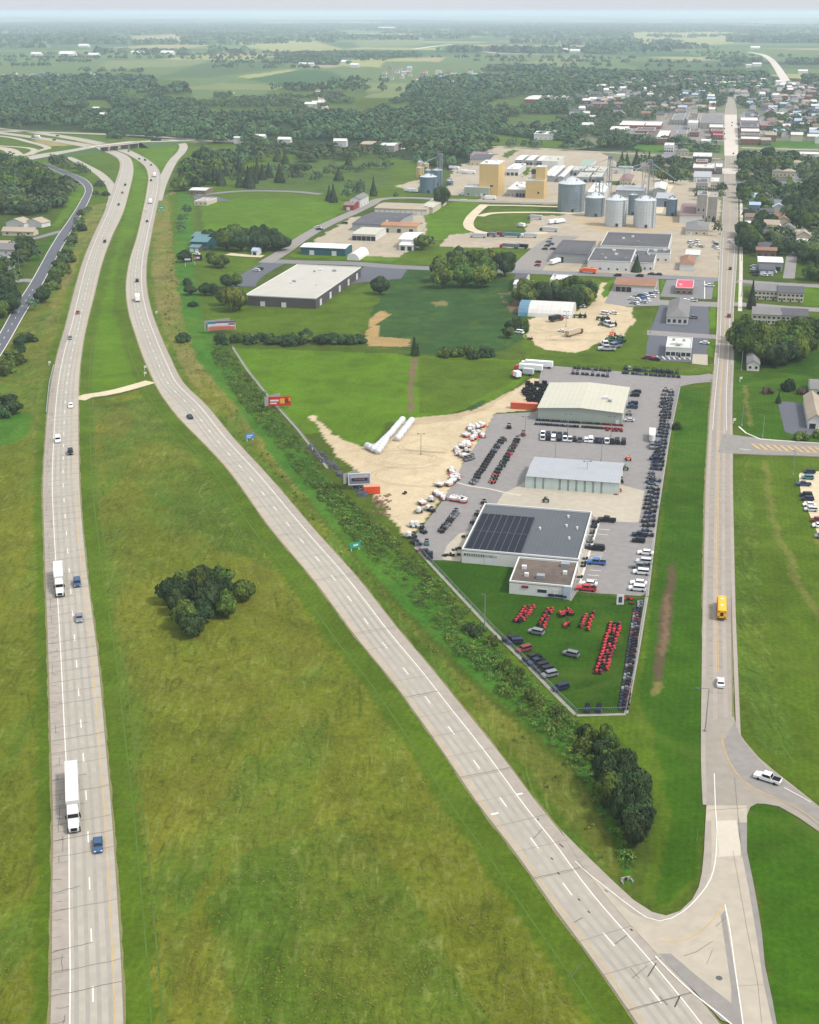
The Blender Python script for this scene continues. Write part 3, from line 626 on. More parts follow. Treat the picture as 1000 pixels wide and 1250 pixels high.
# distant farmland patchwork
u = gx*cos(GRID)+gy*sin(GRID); v = -gx*sin(GRID)+gy*cos(GRID)
ci = np.floor(u/520+vnoise(u, v*0+np.floor(v/340)*97, 700, 4)*1.5).astype(np.int64); cj = np.floor(v/340).astype(np.int64)
hh = ((ci*73856093) ^ (cj*19349663)) & 0xffff; hh = (hh*7919 % 997)/997.0
keys = ['field', 'field3', 'field2', 'pale', 'field', 'crop2', 'tanf', 'field3', 'field', 'woodfloor']
tint[:] = PALL['grass']
far = dist > 2600
for i, k in enumerate(keys): tint[far & (hh >= i/len(keys)) & (hh < (i+1)/len(keys))] = PALL[k]
wood = (fbm(gx, gy*.55, 1500, 21, 4) > .475) & (dist > 5000); tint[wood] = PALL['woodfloor']
PAINT = [
 ('woodfloor', [(-300, 165), (-300, 98), (185, 97), (215, 122), (330, 140), (450, 145), (520, 100), (760, 86), (900, 90), (1300, 120), (1300, 172), (905, 178), (760, 190), (600, 178), (560, 212), (500, 196), (300, 176), (215, 172), (100, 160), (0, 157)]),
 ('field', [(-100, 71), (130, 73), (340, 73), (405, 84), (430, 100), (340, 104), (190, 97), (-100, 96)]), ('field2', [(130, 74), (250, 72.5), (250, 80), (120, 84)]), ('pale', [(290, 93), (360, 84), (366, 87), (305, 97)]), ('crop2', [(300, 97), (366, 85), (400, 86), (432, 100), (345, 104)]),
 ('field3', [(250, 76), (340, 74), (352, 82), (260, 94), (190, 95)]),
 ('field', [(520, 68), (600, 66), (700, 65), (800, 70), (870, 76), (945, 92), (800, 92), (640, 84), (525, 83)]), ('tanf', [(512, 70), (545, 70), (535, 76), (505, 73)]), ('field2', [(630, 78), (690, 68), (720, 69), (680, 84)]),
 ('pale', [(292, 50), (330, 47), (380, 49), (420, 60), (340, 65), (300, 56)]), ('tanf', [(172, 45), (225, 42), (232, 51), (160, 53)]), ('pale', [(415, 74), (470, 70), (465, 82), (412, 80)]), ('field2', [(430, 50), (520, 46), (515, 55), (440, 58)]),
 ('pale', [(760, 40), (905, 38), (920, 52), (790, 58)]), ('field', [(820, 60), (900, 57), (1000, 62), (1000, 73), (870, 73)]), ('field3', [(760, 75), (930, 76), (945, 91), (800, 91)]),
 ('park', [(240, 128), (275, 112), (300, 122), (350, 105), (440, 102), (450, 116), (430, 126), (455, 140), (380, 143), (330, 140), (235, 143)]), ('park', [(104, 122), (138, 122), (134, 143), (106, 140)]), ('park', [(142, 110), (182, 108), (186, 121), (148, 122)]), ('park', [(186, 95), (224, 99), (232, 112), (236, 126), (210, 124), (196, 114)]), ('park', [(0, 100), (40, 98), (38, 105), (0, 106)]), ('park', [(300, 148), (330, 146), (334, 152), (304, 153)]), ('park', [(470, 128), (500, 124), (506, 134), (478, 138)]), ('park', [(545, 100), (590, 98), (584, 108), (550, 108)]), ('park', [(60, 145), (88, 144), (86, 152), (62, 152)]),
 ('park', [(590, 127), (640, 111), (702, 112), (690, 118), (660, 124), (640, 140), (600, 139)]), ('park', [(612, 146), (632, 137), (708, 140), (700, 150), (660, 159), (615, 160)]), ('sand2', [(612, 152), (636, 153), (622, 159)]), ('park', [(700, 114), (742, 115), (735, 122), (705, 121)]),
 ('mown', [(590, 176), (600, 163), (640, 168), (720, 176), (745, 184), (640, 181)]),
 ('town', [(690, 188), (715, 152), (702, 130), (745, 104), (800, 97), (905, 96), (960, 103), (1100, 110), (1100, 350), (897, 350), (877, 338), (640, 330), (700, 240)]),
 ('yard', [(904, 230), (1060, 235), (1060, 350), (905, 342)]), ('yard', [(905, 186), (1060, 188), (1060, 235), (904, 228)]), ('woodfloor', [(700, 184), (880, 186), (884, 178), (760, 172)]),
 ('ditch', [(760, 176), (884, 178), (884, 184), (795, 186)]), ('ditch', [(903, 172), (1000, 172), (1000, 181), (903, 179)]),
 ('lotgrey', [(756, 146), (800, 148), (806, 138), (884, 137), (884, 172), (800, 173), (764, 166)]), ('lotgrey', [(903, 138), (935, 141), (942, 174), (903, 174)]), ('lotgrey', [(846, 196), (884, 196), (884, 226), (846, 226)]),
 # plant yards
 ('gravel', [(546, 232), (552, 208), (585, 190), (606, 178), (640, 180), (735, 186), (762, 205), (806, 214), (872, 222), (880, 250), (878, 340), (824, 338), (640, 329), (640, 318), (672, 300), (700, 288), (620, 300), (660, 270), (690, 262), (690, 250), (600, 247), (552, 243)]),
 ('mown', [(548, 238), (588, 239), (586, 243.5), (548, 242.5)]), ('mown', [(640, 216), (632, 203), (648, 204), (648, 210), (636, 216)]), ('yard', [(740, 221), (776, 221), (776, 227), (742, 226)]), ('mown', [(612, 190), (626, 182), (632, 184), (620, 193)]),
 ('mown', [(205, 180), (300, 178), (420, 185), (500, 196), (500, 212), (520, 236), (470, 243), (452, 246), (330, 310), (318, 312), (240, 250), (232, 232)]),
 ('park', [(320, 204), (380, 186), (470, 188), (480, 225), (430, 238), (300, 232)]),
 ('bright', [(246, 250), (290, 243), (385, 242), (440, 246), (350, 295), (250, 292)]),
 ('mown', [(498, 198), (520, 205), (512, 236), (480, 240), (470, 244), (500, 221)]), ('gravel', [(484, 227), (516, 218), (516, 226), (500, 234)]),
 ('mown', [(232, 300), (300, 300), (325, 330), (300, 345), (300, 385), (236, 360), (228, 330)]), ('gravel', [(370, 305), (400, 283), (430, 265), (520, 262), (522, 284), (508, 316), (470, 317), (372, 309)]),
 ('bright', [(520, 262), (560, 245), (586, 248), (574, 262), (567, 276), (576, 286), (540, 290), (520, 300), (508, 316), (480, 319), (360, 314), (350, 308), (520, 316)]),
 ('mown', [(505, 300), (540, 290), (640, 300), (648, 312), (640, 328), (480, 321)]),
 ('gravel', [(536, 300), (548, 287), (575, 284), (700, 286), (668, 304), (640, 303), (560, 302)]), ('mown', [(594, 262), (650, 261), (644, 272), (636, 281), (600, 281), (578, 274), (582, 266)]), ('mown', [(598, 253), (684, 254), (684, 258), (594, 259)]),
 ('gravel', [(650, 263), (760, 262), (762, 284), (700, 290), (640, 284)]), ('sand2', [(690, 265), (760, 264), (780, 280), (830, 280), (828, 262), (802, 262), (802, 288), (740, 286)]),
 ('mown', [(250, 355), (300, 380), (340, 372), (420, 360), (455, 344), (490, 340), (470, 365), (436, 412), (330, 412), (255, 398), (244, 372)]),
 ('crop', [(470, 345), (500, 329), (560, 331), (640, 345), (645, 362), (640, 415), (600, 432), (520, 432), (450, 420), (448, 400)]), ('hay', [(444, 416), (452, 388), (466, 378), (478, 384), (460, 396), (462, 410), (500, 414), (500, 424), (452, 422)]), ('hay*.4', [(527, 369), (543, 367), (548, 372), (535, 374)]), ('dirt', [(610, 358), (640, 356), (636, 382), (622, 382)]), ('crop', [(612, 360), (630, 358), (624, 374)]),
 ('mown', [(600, 330), (640, 333), (700, 336), (745, 342), (740, 370), (780, 378), (804, 374), (788, 445), (640, 440), (640, 400), (700, 380), (640, 350)]), ('sand', [(645, 392), (655, 386), (700, 384), (722, 372), (734, 345), (748, 345), (744, 366), (770, 376), (776, 392), (762, 408), (726, 420), (704, 431), (672, 430), (652, 421), (643, 407)]),
 ('bright', [(744, 340), (750, 341), (748, 362), (738, 363), (734, 358)]), ('bright', [(806, 340), (812, 341), (806, 362), (802, 360)]), ('bright', [(870, 341), (878, 342), (876, 362), (868, 362)]), ('bright', [(867, 373), (876, 374), (875, 401), (865, 401)]), ('bright', [(864, 410), (875, 411), (872, 436), (862, 434)]),
 ('mown', [(644, 424), (790, 442), (864, 444), (872, 454), (830, 459), (663, 444), (636, 440)]), ('meadow2', [(830, 446), (872, 444), (870, 452), (830, 454)]),
 ('bright', [(282, 424), (380, 428), (500, 433), (660, 441), (652, 456), (600, 490), (568, 498), (548, 508), (500, 512), (470, 516), (452, 548), (430, 545), (400, 526), (372, 530), (330, 486), (300, 452)]),
 ('sand', [(398, 534), (378, 508), (384, 506), (404, 530), (440, 546), (462, 540), (500, 512), (520, 512), (560, 506), (610, 488), (650, 462), (660, 462), (658, 500), (606, 504), (590, 530), (566, 568), (545, 604), (506, 650), (494, 655), (470, 622), (452, 600), (430, 570), (412, 556)]),
 ('sand2', [(505, 510), (560, 505), (600, 490), (640, 468), (600, 496), (560, 512), (500, 520)]), ('dirt', [(503, 436), (511, 437), (505, 470), (504, 504), (497, 504), (500, 470)]), ('mown', [(512, 437), (660, 442), (640, 458), (560, 500), (512, 505)]), ('crop', [(566, 497), (590, 488), (596, 490), (572, 503)]),
 ('lawn', [(512, 678), (540, 686), (640, 690), (660, 716), (704, 726), (790, 730), (764, 870), (704, 870), (680, 850), (600, 770)]),
 ('mown', [(500, 668), (512, 678), (600, 768), (704, 872), (764, 872), (790, 730), (830, 470), (850, 470), (866, 470), (862, 560), (858, 640), (857, 760), (859, 900), (861, 1000), (855, 1060), (838, 1094), (812, 1108), (795, 1102), (780, 1085), (796, 1040), (795, 960), (760, 908), (700, 900), (600, 800)]),
 ('lawn2', [(832, 472), (866, 471), (862, 560), (858, 640), (857, 760), (859, 900), (861, 1000), (850, 1070), (812, 1106), (800, 1090), (820, 1000), (800, 900), (780, 860), (795, 730)]),
 ('dirtd', [(815, 690), (822, 686), (824, 700), (819, 760), (809, 826), (801, 842), (797, 820), (803, 760), (810, 720)]), ('rough', [(798, 835), (808, 832), (806, 846), (799, 850)]), ('dirt', [(812, 725), (818, 722), (812, 800), (804, 800)]),
 ('lawn2', [(896, 458), (1060, 456), (1060, 544), (925, 536), (904, 525), (894, 500)]), ('rough*.6', [(907, 470), (912, 470), (918, 520), (912, 521)]), ('bright', [(894, 346), (906, 347), (906, 370), (893, 370)]), ('bright', [(980, 350), (1040, 352), (1040, 375), (980, 372)]), ('lawn', [(895, 400), (1000, 386), (1000, 460), (895, 450)]),
 # between the street and the east edge
 ('mown', [(895, 562), (910, 556), (928, 555), (1060, 562), (1060, 1020), (1000, 982), (974, 962), (946, 940), (926, 923), (910, 904), (901, 890), (895, 870), (894, 700)]),
 ('meadow_g', [(896, 600), (912, 562), (922, 640), (930, 720), (945, 830), (975, 930), (930, 915), (905, 885), (897, 840)]), ('rough*.5', [(928, 562), (936, 562), (950, 640), (985, 720), (1030, 790), (1030, 800), (975, 720), (940, 640)]), ('rough*.5', [(1000, 650), (1020, 690), (1040, 720), (1020, 700), (990, 655)]),
 ('lawn2', [(914, 1000), (920, 984), (934, 983.5), (951, 987), (974, 1000), (1000, 1017), (1080, 1070), (1080, 1440), (980, 1440), (950, 1255), (940, 1200), (932, 1150), (922, 1080), (913, 1040)]),
 # interchange greens
 ('mown', [(0, 160), (250, 172), (226, 176), (215, 195), (205, 235), (190, 300), (186, 380), (260, 500), (280, 530), (200, 520), (140, 440), (92, 520), (60, 430), (80, 380), (120, 300), (0, 185)]), ('tangrass', [(90, 171), (160, 176), (110, 178)]), ('tangrass', [(40, 168), (92, 177), (60, 179), (40, 172)]),
 ('bright', [(150, 196), (166, 196), (178, 214), (176, 240), (160, 300), (153, 350), (160, 392), (178, 440), (188, 464), (165, 470), (120, 478), (99, 474), (100, 440), (116, 370), (150, 270), (163, 220)]),
 ('mown', [(112, 182), (122, 188), (140, 200), (147, 212), (146, 222), (118, 204), (70, 186)]), ('bright', [(165, 178), (212, 173), (217, 178), (197, 214), (190, 205), (176, 190)]),
 ('rough', [(200, 240), (214, 232), (216, 330), (236, 420), (300, 500), (420, 640), (360, 600), (240, 480), (200, 430), (184, 360), (186, 300)]),
 ('meadow2', [(60, 430), (52, 500), (50, 600), (53, 700), (57, 800), (60, 900), (63, 1000), (61, 1100), (58, 1440), (-500, 1440), (-500, 440), (0, 430), (40, 370), (100, 290), (134, 235), (120, 310), (80, 395)]),
 ('meadow', [(40, 530), (46, 700), (48, 900), (50, 1000), (44, 1440), (-500, 1440), (-500, 540)]), ('ditch', [(0, 500), (40, 505), (30, 535), (0, 545), (-60, 540)]), ('ditch', [(-50, 520), (0, 512), (36, 512), (10, 530)]),
 ('yard', [(0, 440), (-60, 470), (-200, 300), (-100, 200), (20, 200), (56, 203), (100, 226), (98, 245), (60, 300), (30, 345), (0, 400)]), ('lawn2', [(50, 296), (72, 286), (60, 302), (46, 322), (36, 318)]), ('bright', [(95, 222), (102, 234), (94, 250), (72, 277), (62, 276), (84, 248), (88, 226)]),
 ('mown', [(114, 232), (135, 232), (136, 250), (100, 300), (70, 330), (60, 340), (96, 270)]), ('rough', [(110, 252), (130, 248), (106, 310), (80, 350), (60, 400), (52, 400), (70, 345)]), ('rough', [(176, 260), (204, 262), (206, 300), (196, 330), (188, 330)]),
 ('rough', [(190, 240), (208, 240), (213, 330), (225, 380), (218, 400), (196, 360), (190, 300)]), ('mown', [(205, 238), (236, 238), (245, 300), (246, 400), (330, 500), (300, 500), (225, 400), (214, 330)]),
 ('ditch', [(218, 232), (234, 240), (236, 330), (246, 380), (270, 428), (315, 480), (370, 548), (410, 600), (470, 662), (560, 750), (640, 820), (720, 900), (765, 1040), (775, 1080), (762, 1076), (750, 1020), (700, 930), (600, 850), (520, 770), (420, 660), (350, 580), (290, 500), (240, 440), (222, 380), (214, 320)]),
 ('meadow2', [(240, 452), (300, 520), (370, 610), (440, 690), (520, 780), (600, 862), (700, 945), (744, 1020), (758, 1074), (740, 1064), (690, 1000), (630, 925), (560, 846), (490, 762), (420, 672), (360, 600), (300, 540), (250, 478)]),
 # the big median meadow
 ('meadow', [(99, 492), (120, 487), (165, 478), (188, 470), (205, 500), (246, 556), (300, 618), (360, 700), (400, 752), (460, 832), (500, 888), (545, 960), (572, 1010), (598, 1058), (640, 1112), (700, 1180), (800, 1310), (900, 1440), (190, 1440), (192, 1250), (188, 1130), (172, 1000), (160, 900), (140, 760), (122, 660), (116, 590), (112, 540), (108, 505)]),
 ('meadow_g', [(120, 495), (190, 484), (220, 530), (300, 640), (340, 700), (250, 660), (180, 600), (125, 560)]), ('meadow2', [(118, 500), (180, 490), (200, 520), (150, 540), (120, 530)]),
 ('meadow_g', [(250, 1100), (300, 1040), (420, 1000), (500, 1080), (560, 1190), (640, 1300), (400, 1440), (300, 1300)], ), ('meadow_g', [(205, 1080), (240, 1020), (300, 920), (330, 930), (270, 1040), (225, 1120)]),
]
for k, P in PAINT:
    k, _, f_ = k.partition('*'); paint(P, k, mixf=float(f_ or 1))
for rb, side, a, b, key in ((SB, 1, 0, 5.5, 'mown'), (NB, -1, 0, 7.5, 'mown'), (SB, -1, 0, 3.0, 'mown'), (NB, 1, 0, 3.5, 'meadow_g')):
    n0 = rb.near(*G(140 if rb is SB else 190, 290)); k = int(np.searchsorted(rb.S, n0)); r2 = Rib(rb.C[:k], rb.hw[:k]); paint(r2.band(a, b, side), key, True)
Z = np.zeros(ng)
Z += np.where(dist > 8000, np.clip((dist-8000)/9000, 0, 1)*(fbm(gx, gy, 4200, 31, 4)-.45)*150, 0); Z = np.maximum(Z, 0)
V = np.c_[gx, gy, Z]
nx_, ny_ = len(xs), len(ys); idx = np.arange(ng).reshape(ny_, nx_)
F = np.stack([idx[:-1, :-1], idx[:-1, 1:], idx[1:, 1:], idx[1:, :-1]], -1).reshape(-1, 4)
gm = bpy.data.materials.new('ground_cover'); gm.use_nodes = True; n = gm.node_tree.nodes; l = gm.node_tree.links.new; bs = n['Principled BSDF']
bs.inputs['Roughness'].default_value = .95; bs.inputs['Specular IOR Level'].default_value = .05
at = n.new('ShaderNodeAttribute'); at.attribute_name = 'tint'; tcd = n.new('ShaderNodeTexCoord'); P0 = tcd.outputs['Object']
def noise(sc, det, src=P0, dist_=0.0, rough=.55):
    q = n.new('ShaderNodeTexNoise'); q.inputs['Scale'].default_value = sc; q.inputs['Detail'].default_value = det; q.inputs['Distortion'].default_value = dist_; q.inputs['Roughness'].default_value = rough; l(src, q.inputs[0]); return q.outputs[0]
def mrange(s, a, b, c, d):
    q = n.new('ShaderNodeMapRange'); q.inputs[1].default_value = a; q.inputs[2].default_value = b; q.inputs[3].default_value = c; q.inputs[4].default_value = d; l(s, q.inputs[0]); return q.outputs[0]
def math_(op, a, b):
    q = n.new('ShaderNodeMath'); q.operation = op
    for i, s in enumerate((a, b)):
        if isinstance(s, (int, float)): q.inputs[i].default_value = s
        else: l(s, q.inputs[i])
    return q.outputs[0]
def mapped(scale, rot=(0, 0, 0)):
    q = n.new('ShaderNodeMapping'); q.inputs['Scale'].default_value = scale; q.inputs['Rotation'].default_value = rot; l(P0, q.inputs[0]); return q.outputs[0]
def mixc(f, a, b, bt='MIX'):
    q = n.new('ShaderNodeMix'); q.data_type = 'RGBA'; q.blend_type = bt
    for i, s in ((0, f), (6, a), (7, b)):
        if isinstance(s, (int, float)): q.inputs[i].default_value = s
        elif isinstance(s, tuple): q.inputs[i].default_value = (*s, 1)
        else: l(s, q.inputs[i])
    return q.outputs[2]
K = math_('MULTIPLY', at.outputs['Alpha'], 2.0)
meadow = mrange(K, 1.1, 1.9, 0, 1); green = mrange(K, .1, .9, 0, 1)
c = at.outputs['Color']
big = noise(.018, 5, dist_=.6); mid = noise(.09, 5, dist_=.8); fine = noise(.75, 7, rough=.7); vfine = noise(3.2, 4, rough=.7)
streak = noise(.32, 7, mapped((1, .28, 1), (0, 0, .6)), 2.2, .65)
swath = noise(.03, 6, mapped((1, .3, 1), (0, 0, -.5)), 1.4, .6)
# meadow: ripe, green and dark clumps of grass laid over in swirls
c = mixc(math_('MULTIPLY', meadow, mrange(big, .45, .66, 0, .7)), c, (0.112, 0.112, 0.013))
c = mixc(math_('MULTIPLY', meadow, mrange(swath, .5, .62, 0, .75)), c, (0.060, 0.115, 0.012))
c = mixc(math_('MULTIPLY', meadow, mrange(streak, .53, .72, 0, .6)), c, (0.17, 0.19, 0.055))
c = mixc(math_('MULTIPLY', meadow, mrange(streak, .46, .3, 0, .7)), c, (0.026, 0.046, 0.007))
mow = n.new('ShaderNodeTexWave'); mow.bands_direction = 'X'; mow.inputs['Scale'].default_value = .2; mow.inputs['Distortion'].default_value = 1.6; mow.inputs['Detail'].default_value = 2; mow.inputs['Detail Scale'].default_value = .3
l(mapped((1, 1, 1), (0, 0, GRID*-1)), mow.inputs[0])
mown_ = math_('SUBTRACT', green, meadow)
f1 = math_('MULTIPLY', math_('ADD', mrange(mid, .3, .7, .8, 1.2), 0.0), mrange(fine, .3, .7, .72, 1.28))
f2 = math_('ADD', 1.0, math_('MULTIPLY', math_('MULTIPLY', mown_, math_('SUBTRACT', mow.outputs['Fac'], .5)), .07))
f3 = mrange(vfine, .3, .7, .84, 1.16)
f4 = mrange(big, .3, .7, .86, 1.14)
f = math_('MULTIPLY', math_('MULTIPLY', f1, f2), math_('MULTIPLY', f3, f4))
f = math_('ADD', math_('MULTIPLY', f, mrange(green, 0, 1, .45, 1)), mrange(green, 0, 1, .55, 0))
sc = n.new('ShaderNodeVectorMath'); sc.operation = 'SCALE'; l(c, sc.inputs[0]); l(f, sc.inputs['Scale']); c = sc.outputs[0]
# yellowed patches in the mown grass, worn patches on bare ground
c = mixc(math_('MULTIPLY', mown_, mrange(noise(.05, 6, dist_=1.2), .52, .75, 0, .45)), c, (0.085, 0.115, 0.018))
bare = math_('SUBTRACT', 1.0, green)
c = mixc(math_('MULTIPLY', bare, mrange(noise(.14, 6, dist_=1.5), .5, .72, 0, .35)), c, mixc(1.0, c, (.62, .58, .5), 'MULTIPLY'))
l(c, bs.inputs['Base Color'])
bp = n.new('ShaderNodeBump'); bp.inputs['Distance'].default_value = .5; l(mrange(K, .2, 2, .1, .8), bp.inputs['Strength']); l(math_('ADD', streak, math_('MULTIPLY', fine, .6)), bp.inputs['Height']); l(bp.outputs[0], bs.inputs['Normal'])
gme = big_mesh('ground', V, F, gm, tint, smooth=True)
gro = link('ground', gme); tag(gro, kind='structure')
del V, F, GX, GY
# ------------------------------------------------------------------ foliage
def quads_cloud(C, Nn, S, rg, aspect=.75):
    """one leaf-clump quad per centre C, facing Nn, of size S"""
    n = len(C); Nn = Nn/np.maximum(np.linalg.norm(Nn, axis=1), 1e-6)[:, None]
    a = rg.normal(size=(n, 3)); U = np.cross(Nn, a); U /= np.maximum(np.linalg.norm(U, axis=1), 1e-6)[:, None]; W_ = np.cross(Nn, U)
    S = S[:, None]/2; k = rg.uniform(.6, 1, (n, 4, 1))
    V = np.stack([C-U*S*k[:, 0]-W_*S*aspect*k[:, 0], C+U*S*k[:, 1]-W_*S*aspect*k[:, 1], C+U*S*k[:, 2]+W_*S*aspect*k[:, 2], C-U*S*k[:, 3]+W_*S*aspect*k[:, 3]], 1).reshape(-1, 3)
    return V, np.arange(n*4).reshape(-1, 4)
def grey(v, n=4):
    t = np.ones((len(v)*n, 4), np.float32); t[:, :3] = np.repeat(v, n)[:, None]; return t
def sph(n, rg):
    a = rg.normal(size=(n, 3)); return a/np.linalg.norm(a, axis=1)[:, None]
leaf = leafmat('broad_leaves', (0.058, 0.098, 0.017)); leaf_d = leafmat('dark_leaves', (0.030, 0.056, 0.019)); leaf_y = leafmat('yellow_green_leaves', (0.095, 0.135, 0.022), .15); needle = leafmat('needles', (0.032, 0.050, 0.026)); leaf_r = leafmat('reddish_leaves', (0.085, 0.062, 0.045))
bark = mat('bark', rgb(92, 78, 64), rough=.95, var=.25, scale=3)
def crown_mesh(seed, kind, nq, m, size=.075):
    """unit crown: radius 1, standing from z=.15 to 1.0 of height 1 (scaled per tree)"""
    rg = np.random.default_rng(seed); C = []; D = []; T = []; S = []
    if kind in ('round', 'bush'):
        nc = 34 if kind == 'round' else 22; d = sph(nc, rg)
        rr = rg.uniform(.45, .8, nc)
        if kind == 'bush': d[:, 2] = abs(d[:, 2]); c = d*rr[:, None]*np.array([1, 1, .62])+[0, 0, .22]
        else: c = d*rr[:, None]*np.array([1, 1, .37])+[0, 0, .58]
        c[:, :2] *= (1-.25*np.clip((c[:, 2]-.6)/.4, 0, 1))[:, None]
        rad = rg.uniform(.26, .44, nc); br = rg.uniform(.62, 1.38, nc)
        zs = .5 if kind == 'round' else .75
        for i in range(nc):
            k = nq//nc; q = sph(k, rg); C.append(c[i]+q*rad[i]*np.array([1, 1, zs])*rg.uniform(.75, 1.05, (k, 1))); D.append(q+sph(k, rg)*.55+[0, 0, .25]); T.append(br[i]*rg.uniform(.72, 1.28, k)); S.append(rg.uniform(.7, 1.3, k)*size)
        core = .52
    elif kind == 'cone':
        for i in range(nq):
            z = rg.uniform(0, 1)**1.35; r = (1-z)*.95*(.78+.22*((z*9) % 1)); a = rg.uniform(0, 2*pi); rr = r*rg.uniform(.55, 1.02)
            C.append([[rr*cos(a), rr*sin(a), .06+z*.94]]); D.append([[cos(a), sin(a), .6+rg.normal()*.4]]); T.append([rg.uniform(.6, 1.3)*(1.15 if int(a*5+z*13) % 3 else .75)]); S.append([size*rg.uniform(.7, 1.3)])
        core = 0
    elif kind == 'juniper':
        nc = 12
        for j in range(nc):
            a = rg.uniform(0, 2*pi); r0 = rg.uniform(.1, .6); hh_ = rg.uniform(.55, 1)*(1.1-r0*.6); k = nq//nc; b = rg.uniform(.6, 1.35)
            z = rg.uniform(0, 1, k); aa = rg.uniform(0, 2*pi, k); w_ = (.40*np.sqrt(np.clip(1-z, 0.03, 1)))*rg.uniform(.7, 1, k)
            C.append(np.c_[r0*cos(a)+w_*np.cos(aa), r0*sin(a)+w_*np.sin(aa), .02+z*hh_]); D.append(np.c_[np.cos(aa), np.sin(aa), rg.uniform(.2, 1, k)]); T.append(b*rg.uniform(.7, 1.3, k)); S.append(rg.uniform(.7, 1.3, k)*size)
        core = 0
    C = np.vstack(C); D = np.vstack(D); T = np.concatenate(T); S = np.concatenate(S)
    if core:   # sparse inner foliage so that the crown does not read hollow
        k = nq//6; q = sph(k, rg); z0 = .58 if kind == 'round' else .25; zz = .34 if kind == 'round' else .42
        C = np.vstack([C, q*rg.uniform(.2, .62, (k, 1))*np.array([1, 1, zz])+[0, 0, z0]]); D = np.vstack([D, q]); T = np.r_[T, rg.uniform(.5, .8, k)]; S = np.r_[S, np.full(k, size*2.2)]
    # sizes are given relative to a crown 1 wide; flatten z scale later through object scale
    V, F = quads_cloud(C, D, S*2.2, rg); hue = rg.uniform(-.08, .08, len(T))
    t = grey(T); t[:, 0] *= np.repeat(1+hue, 4); t[:, 2] *= np.repeat(1-hue, 4)
    return big_mesh('crown', V, F, m, t)
def trunk_mesh(seed):
    rg = random.Random(seed); mb = MB(); mb.cyl(0, 0, 0, .45, .055, .035, 8, cap=False)
    for k in range(5):
        a = k*1.3+rg.random(); mb.bar((0, 0, .25+.05*k), (.45*cos(a), .45*sin(a), .5+.06*k), .018)
    return mb.mesh('trunk', bark)
TR = {}
def proto(kind, mats, nvar, nq, size):
    TR[kind] = []
    for i in range(nvar):
        sh = {'oak': 'round', 'far': 'round', 'bush': 'bush', 'fir': 'cone', 'juniper': 'juniper'}[kind]
        TR[kind].append([crown_mesh(100+i*7+hash_(kind), sh, nq, m, size) for m in mats])
def hash_(s): return sum(ord(c)*(i+3) for i, c in enumerate(s)) % 1000
proto('oak', [leaf, leaf_d, leaf_y, leaf_r], 4, 5200, .062); proto('far', [leaf, leaf_d, leaf_y, leaf_r], 4, 1100, .13); proto('bush', [leaf, leaf_d, leaf_y, leaf_r], 3, 1500, .09); proto('fir', [needle, leaf_d, needle, needle], 2, 1500, .10); proto('juniper', [needle, leaf_d, leaf, leaf_r], 3, 2600, .06)
TM = [trunk_mesh(i) for i in range(3)]
NTREE = [0]
LOOK_M = ['mid green', 'dark green', 'yellow green', 'reddish brown']
TREES = []
def tree(px, py, r, h, kind='oak', tone=0, where='', group='trees', world=None, mode='rows', cat=None, look=None):
    x, y = world if world else G(px, py); TREES.append((r/math.hypot(x, y), x, y, r, h, kind, tone, where, group, mode, cat, look))
def grow(x, y, r, h, kind, tone, where, group, mode, cat, look):
    d = math.hypot(x, y); big = kind == 'oak' and d < 1150
    key = kind if (kind != 'oak' or big) else 'far'
    i = random.randrange(len(TR[key])); name = {'oak': 'broadleaf_tree', 'bush': 'bush', 'fir': 'conifer_tree', 'juniper': 'juniper_tree'}[kind]
    root = empty(name, (x, y, 0), random.uniform(0, 6.28))
    c = link('crown', TR[key][i][tone], root); c.scale = (r, r, h)
    if kind != 'bush':
        t = link('trunk', random.choice(TM), root); t.scale = (h*.8, h*.8, h*(.7 if kind == 'oak' else .5))
    size = 'large' if r > 5.6 else ('small' if r < 3.2 else 'rounded')
    lk = look or {'oak': f'{LOOK_M[tone]} tree', 'bush': f'{LOOK_M[tone]} bush', 'fir': 'dark conifer', 'juniper': 'grey-green juniper' if tone == 0 else 'dark green juniper'}[kind]
    reg(root, where, lk, cat or ('bush' if kind == 'bush' else 'tree'), group, mode); NTREE[0] += 1
    return root
def scatter(poly, n, rr, hh, where, kinds=('oak',), tones=(0, 0, 1, 2), group='trees', mind=1.25, kw={}):
    P = [G(*p) for p in poly]; xs_ = [p[0] for p in P]; ys_ = [p[1] for p in P]; got = []; tries = 0
    while len(got) < n and tries < 6000:
        tries += 1; x = random.uniform(min(xs_), max(xs_)); y = random.uniform(min(ys_), max(ys_))
        if not inside(np.array([x]), np.array([y]), P)[0]: continue
        r = random.uniform(*rr)
        if any((x-a)**2+(y-b)**2 < (mind*(r+c)/2)**2 for a, b, c in got): continue
        got.append((x, y, r)); k = random.choice(kinds); h = random.uniform(*hh)
        tree(0, 0, r, h, k, random.choice(tones), where, group, (x, y), **kw)
g1 = 'trees in the grass median clump'
scatter([(208, 732), (245, 716), (285, 718), (303, 732), (296, 750), (262, 768), (232, 780), (210, 768), (203, 748)], 19, (2.7, 4.1), (5.5, 8.2), 'in the clump on the grass median', ('oak', 'oak', 'oak', 'oak', 'juniper'), (0, 1, 1, 0), g1, .95)
scatter([(736, 962), (760, 948), (776, 975), (786, 1010), (790, 1040), (776, 1035), (752, 1000), (738, 985)], 13, (2.6, 3.8), (6.5, 9.5), 'in the clump by the ditch head', ('oak',), (0, 1, 1), 'trees by the ditch head', 1.05)
scatter([(700, 895), (728, 900), (750, 915), (738, 945), (716, 925)], 7, (1.6, 2.6), (3, 5.5), 'in the brush above the ditch head', ('bush', 'oak'), (0, 1), 'saplings above the ditch head', 1.1)
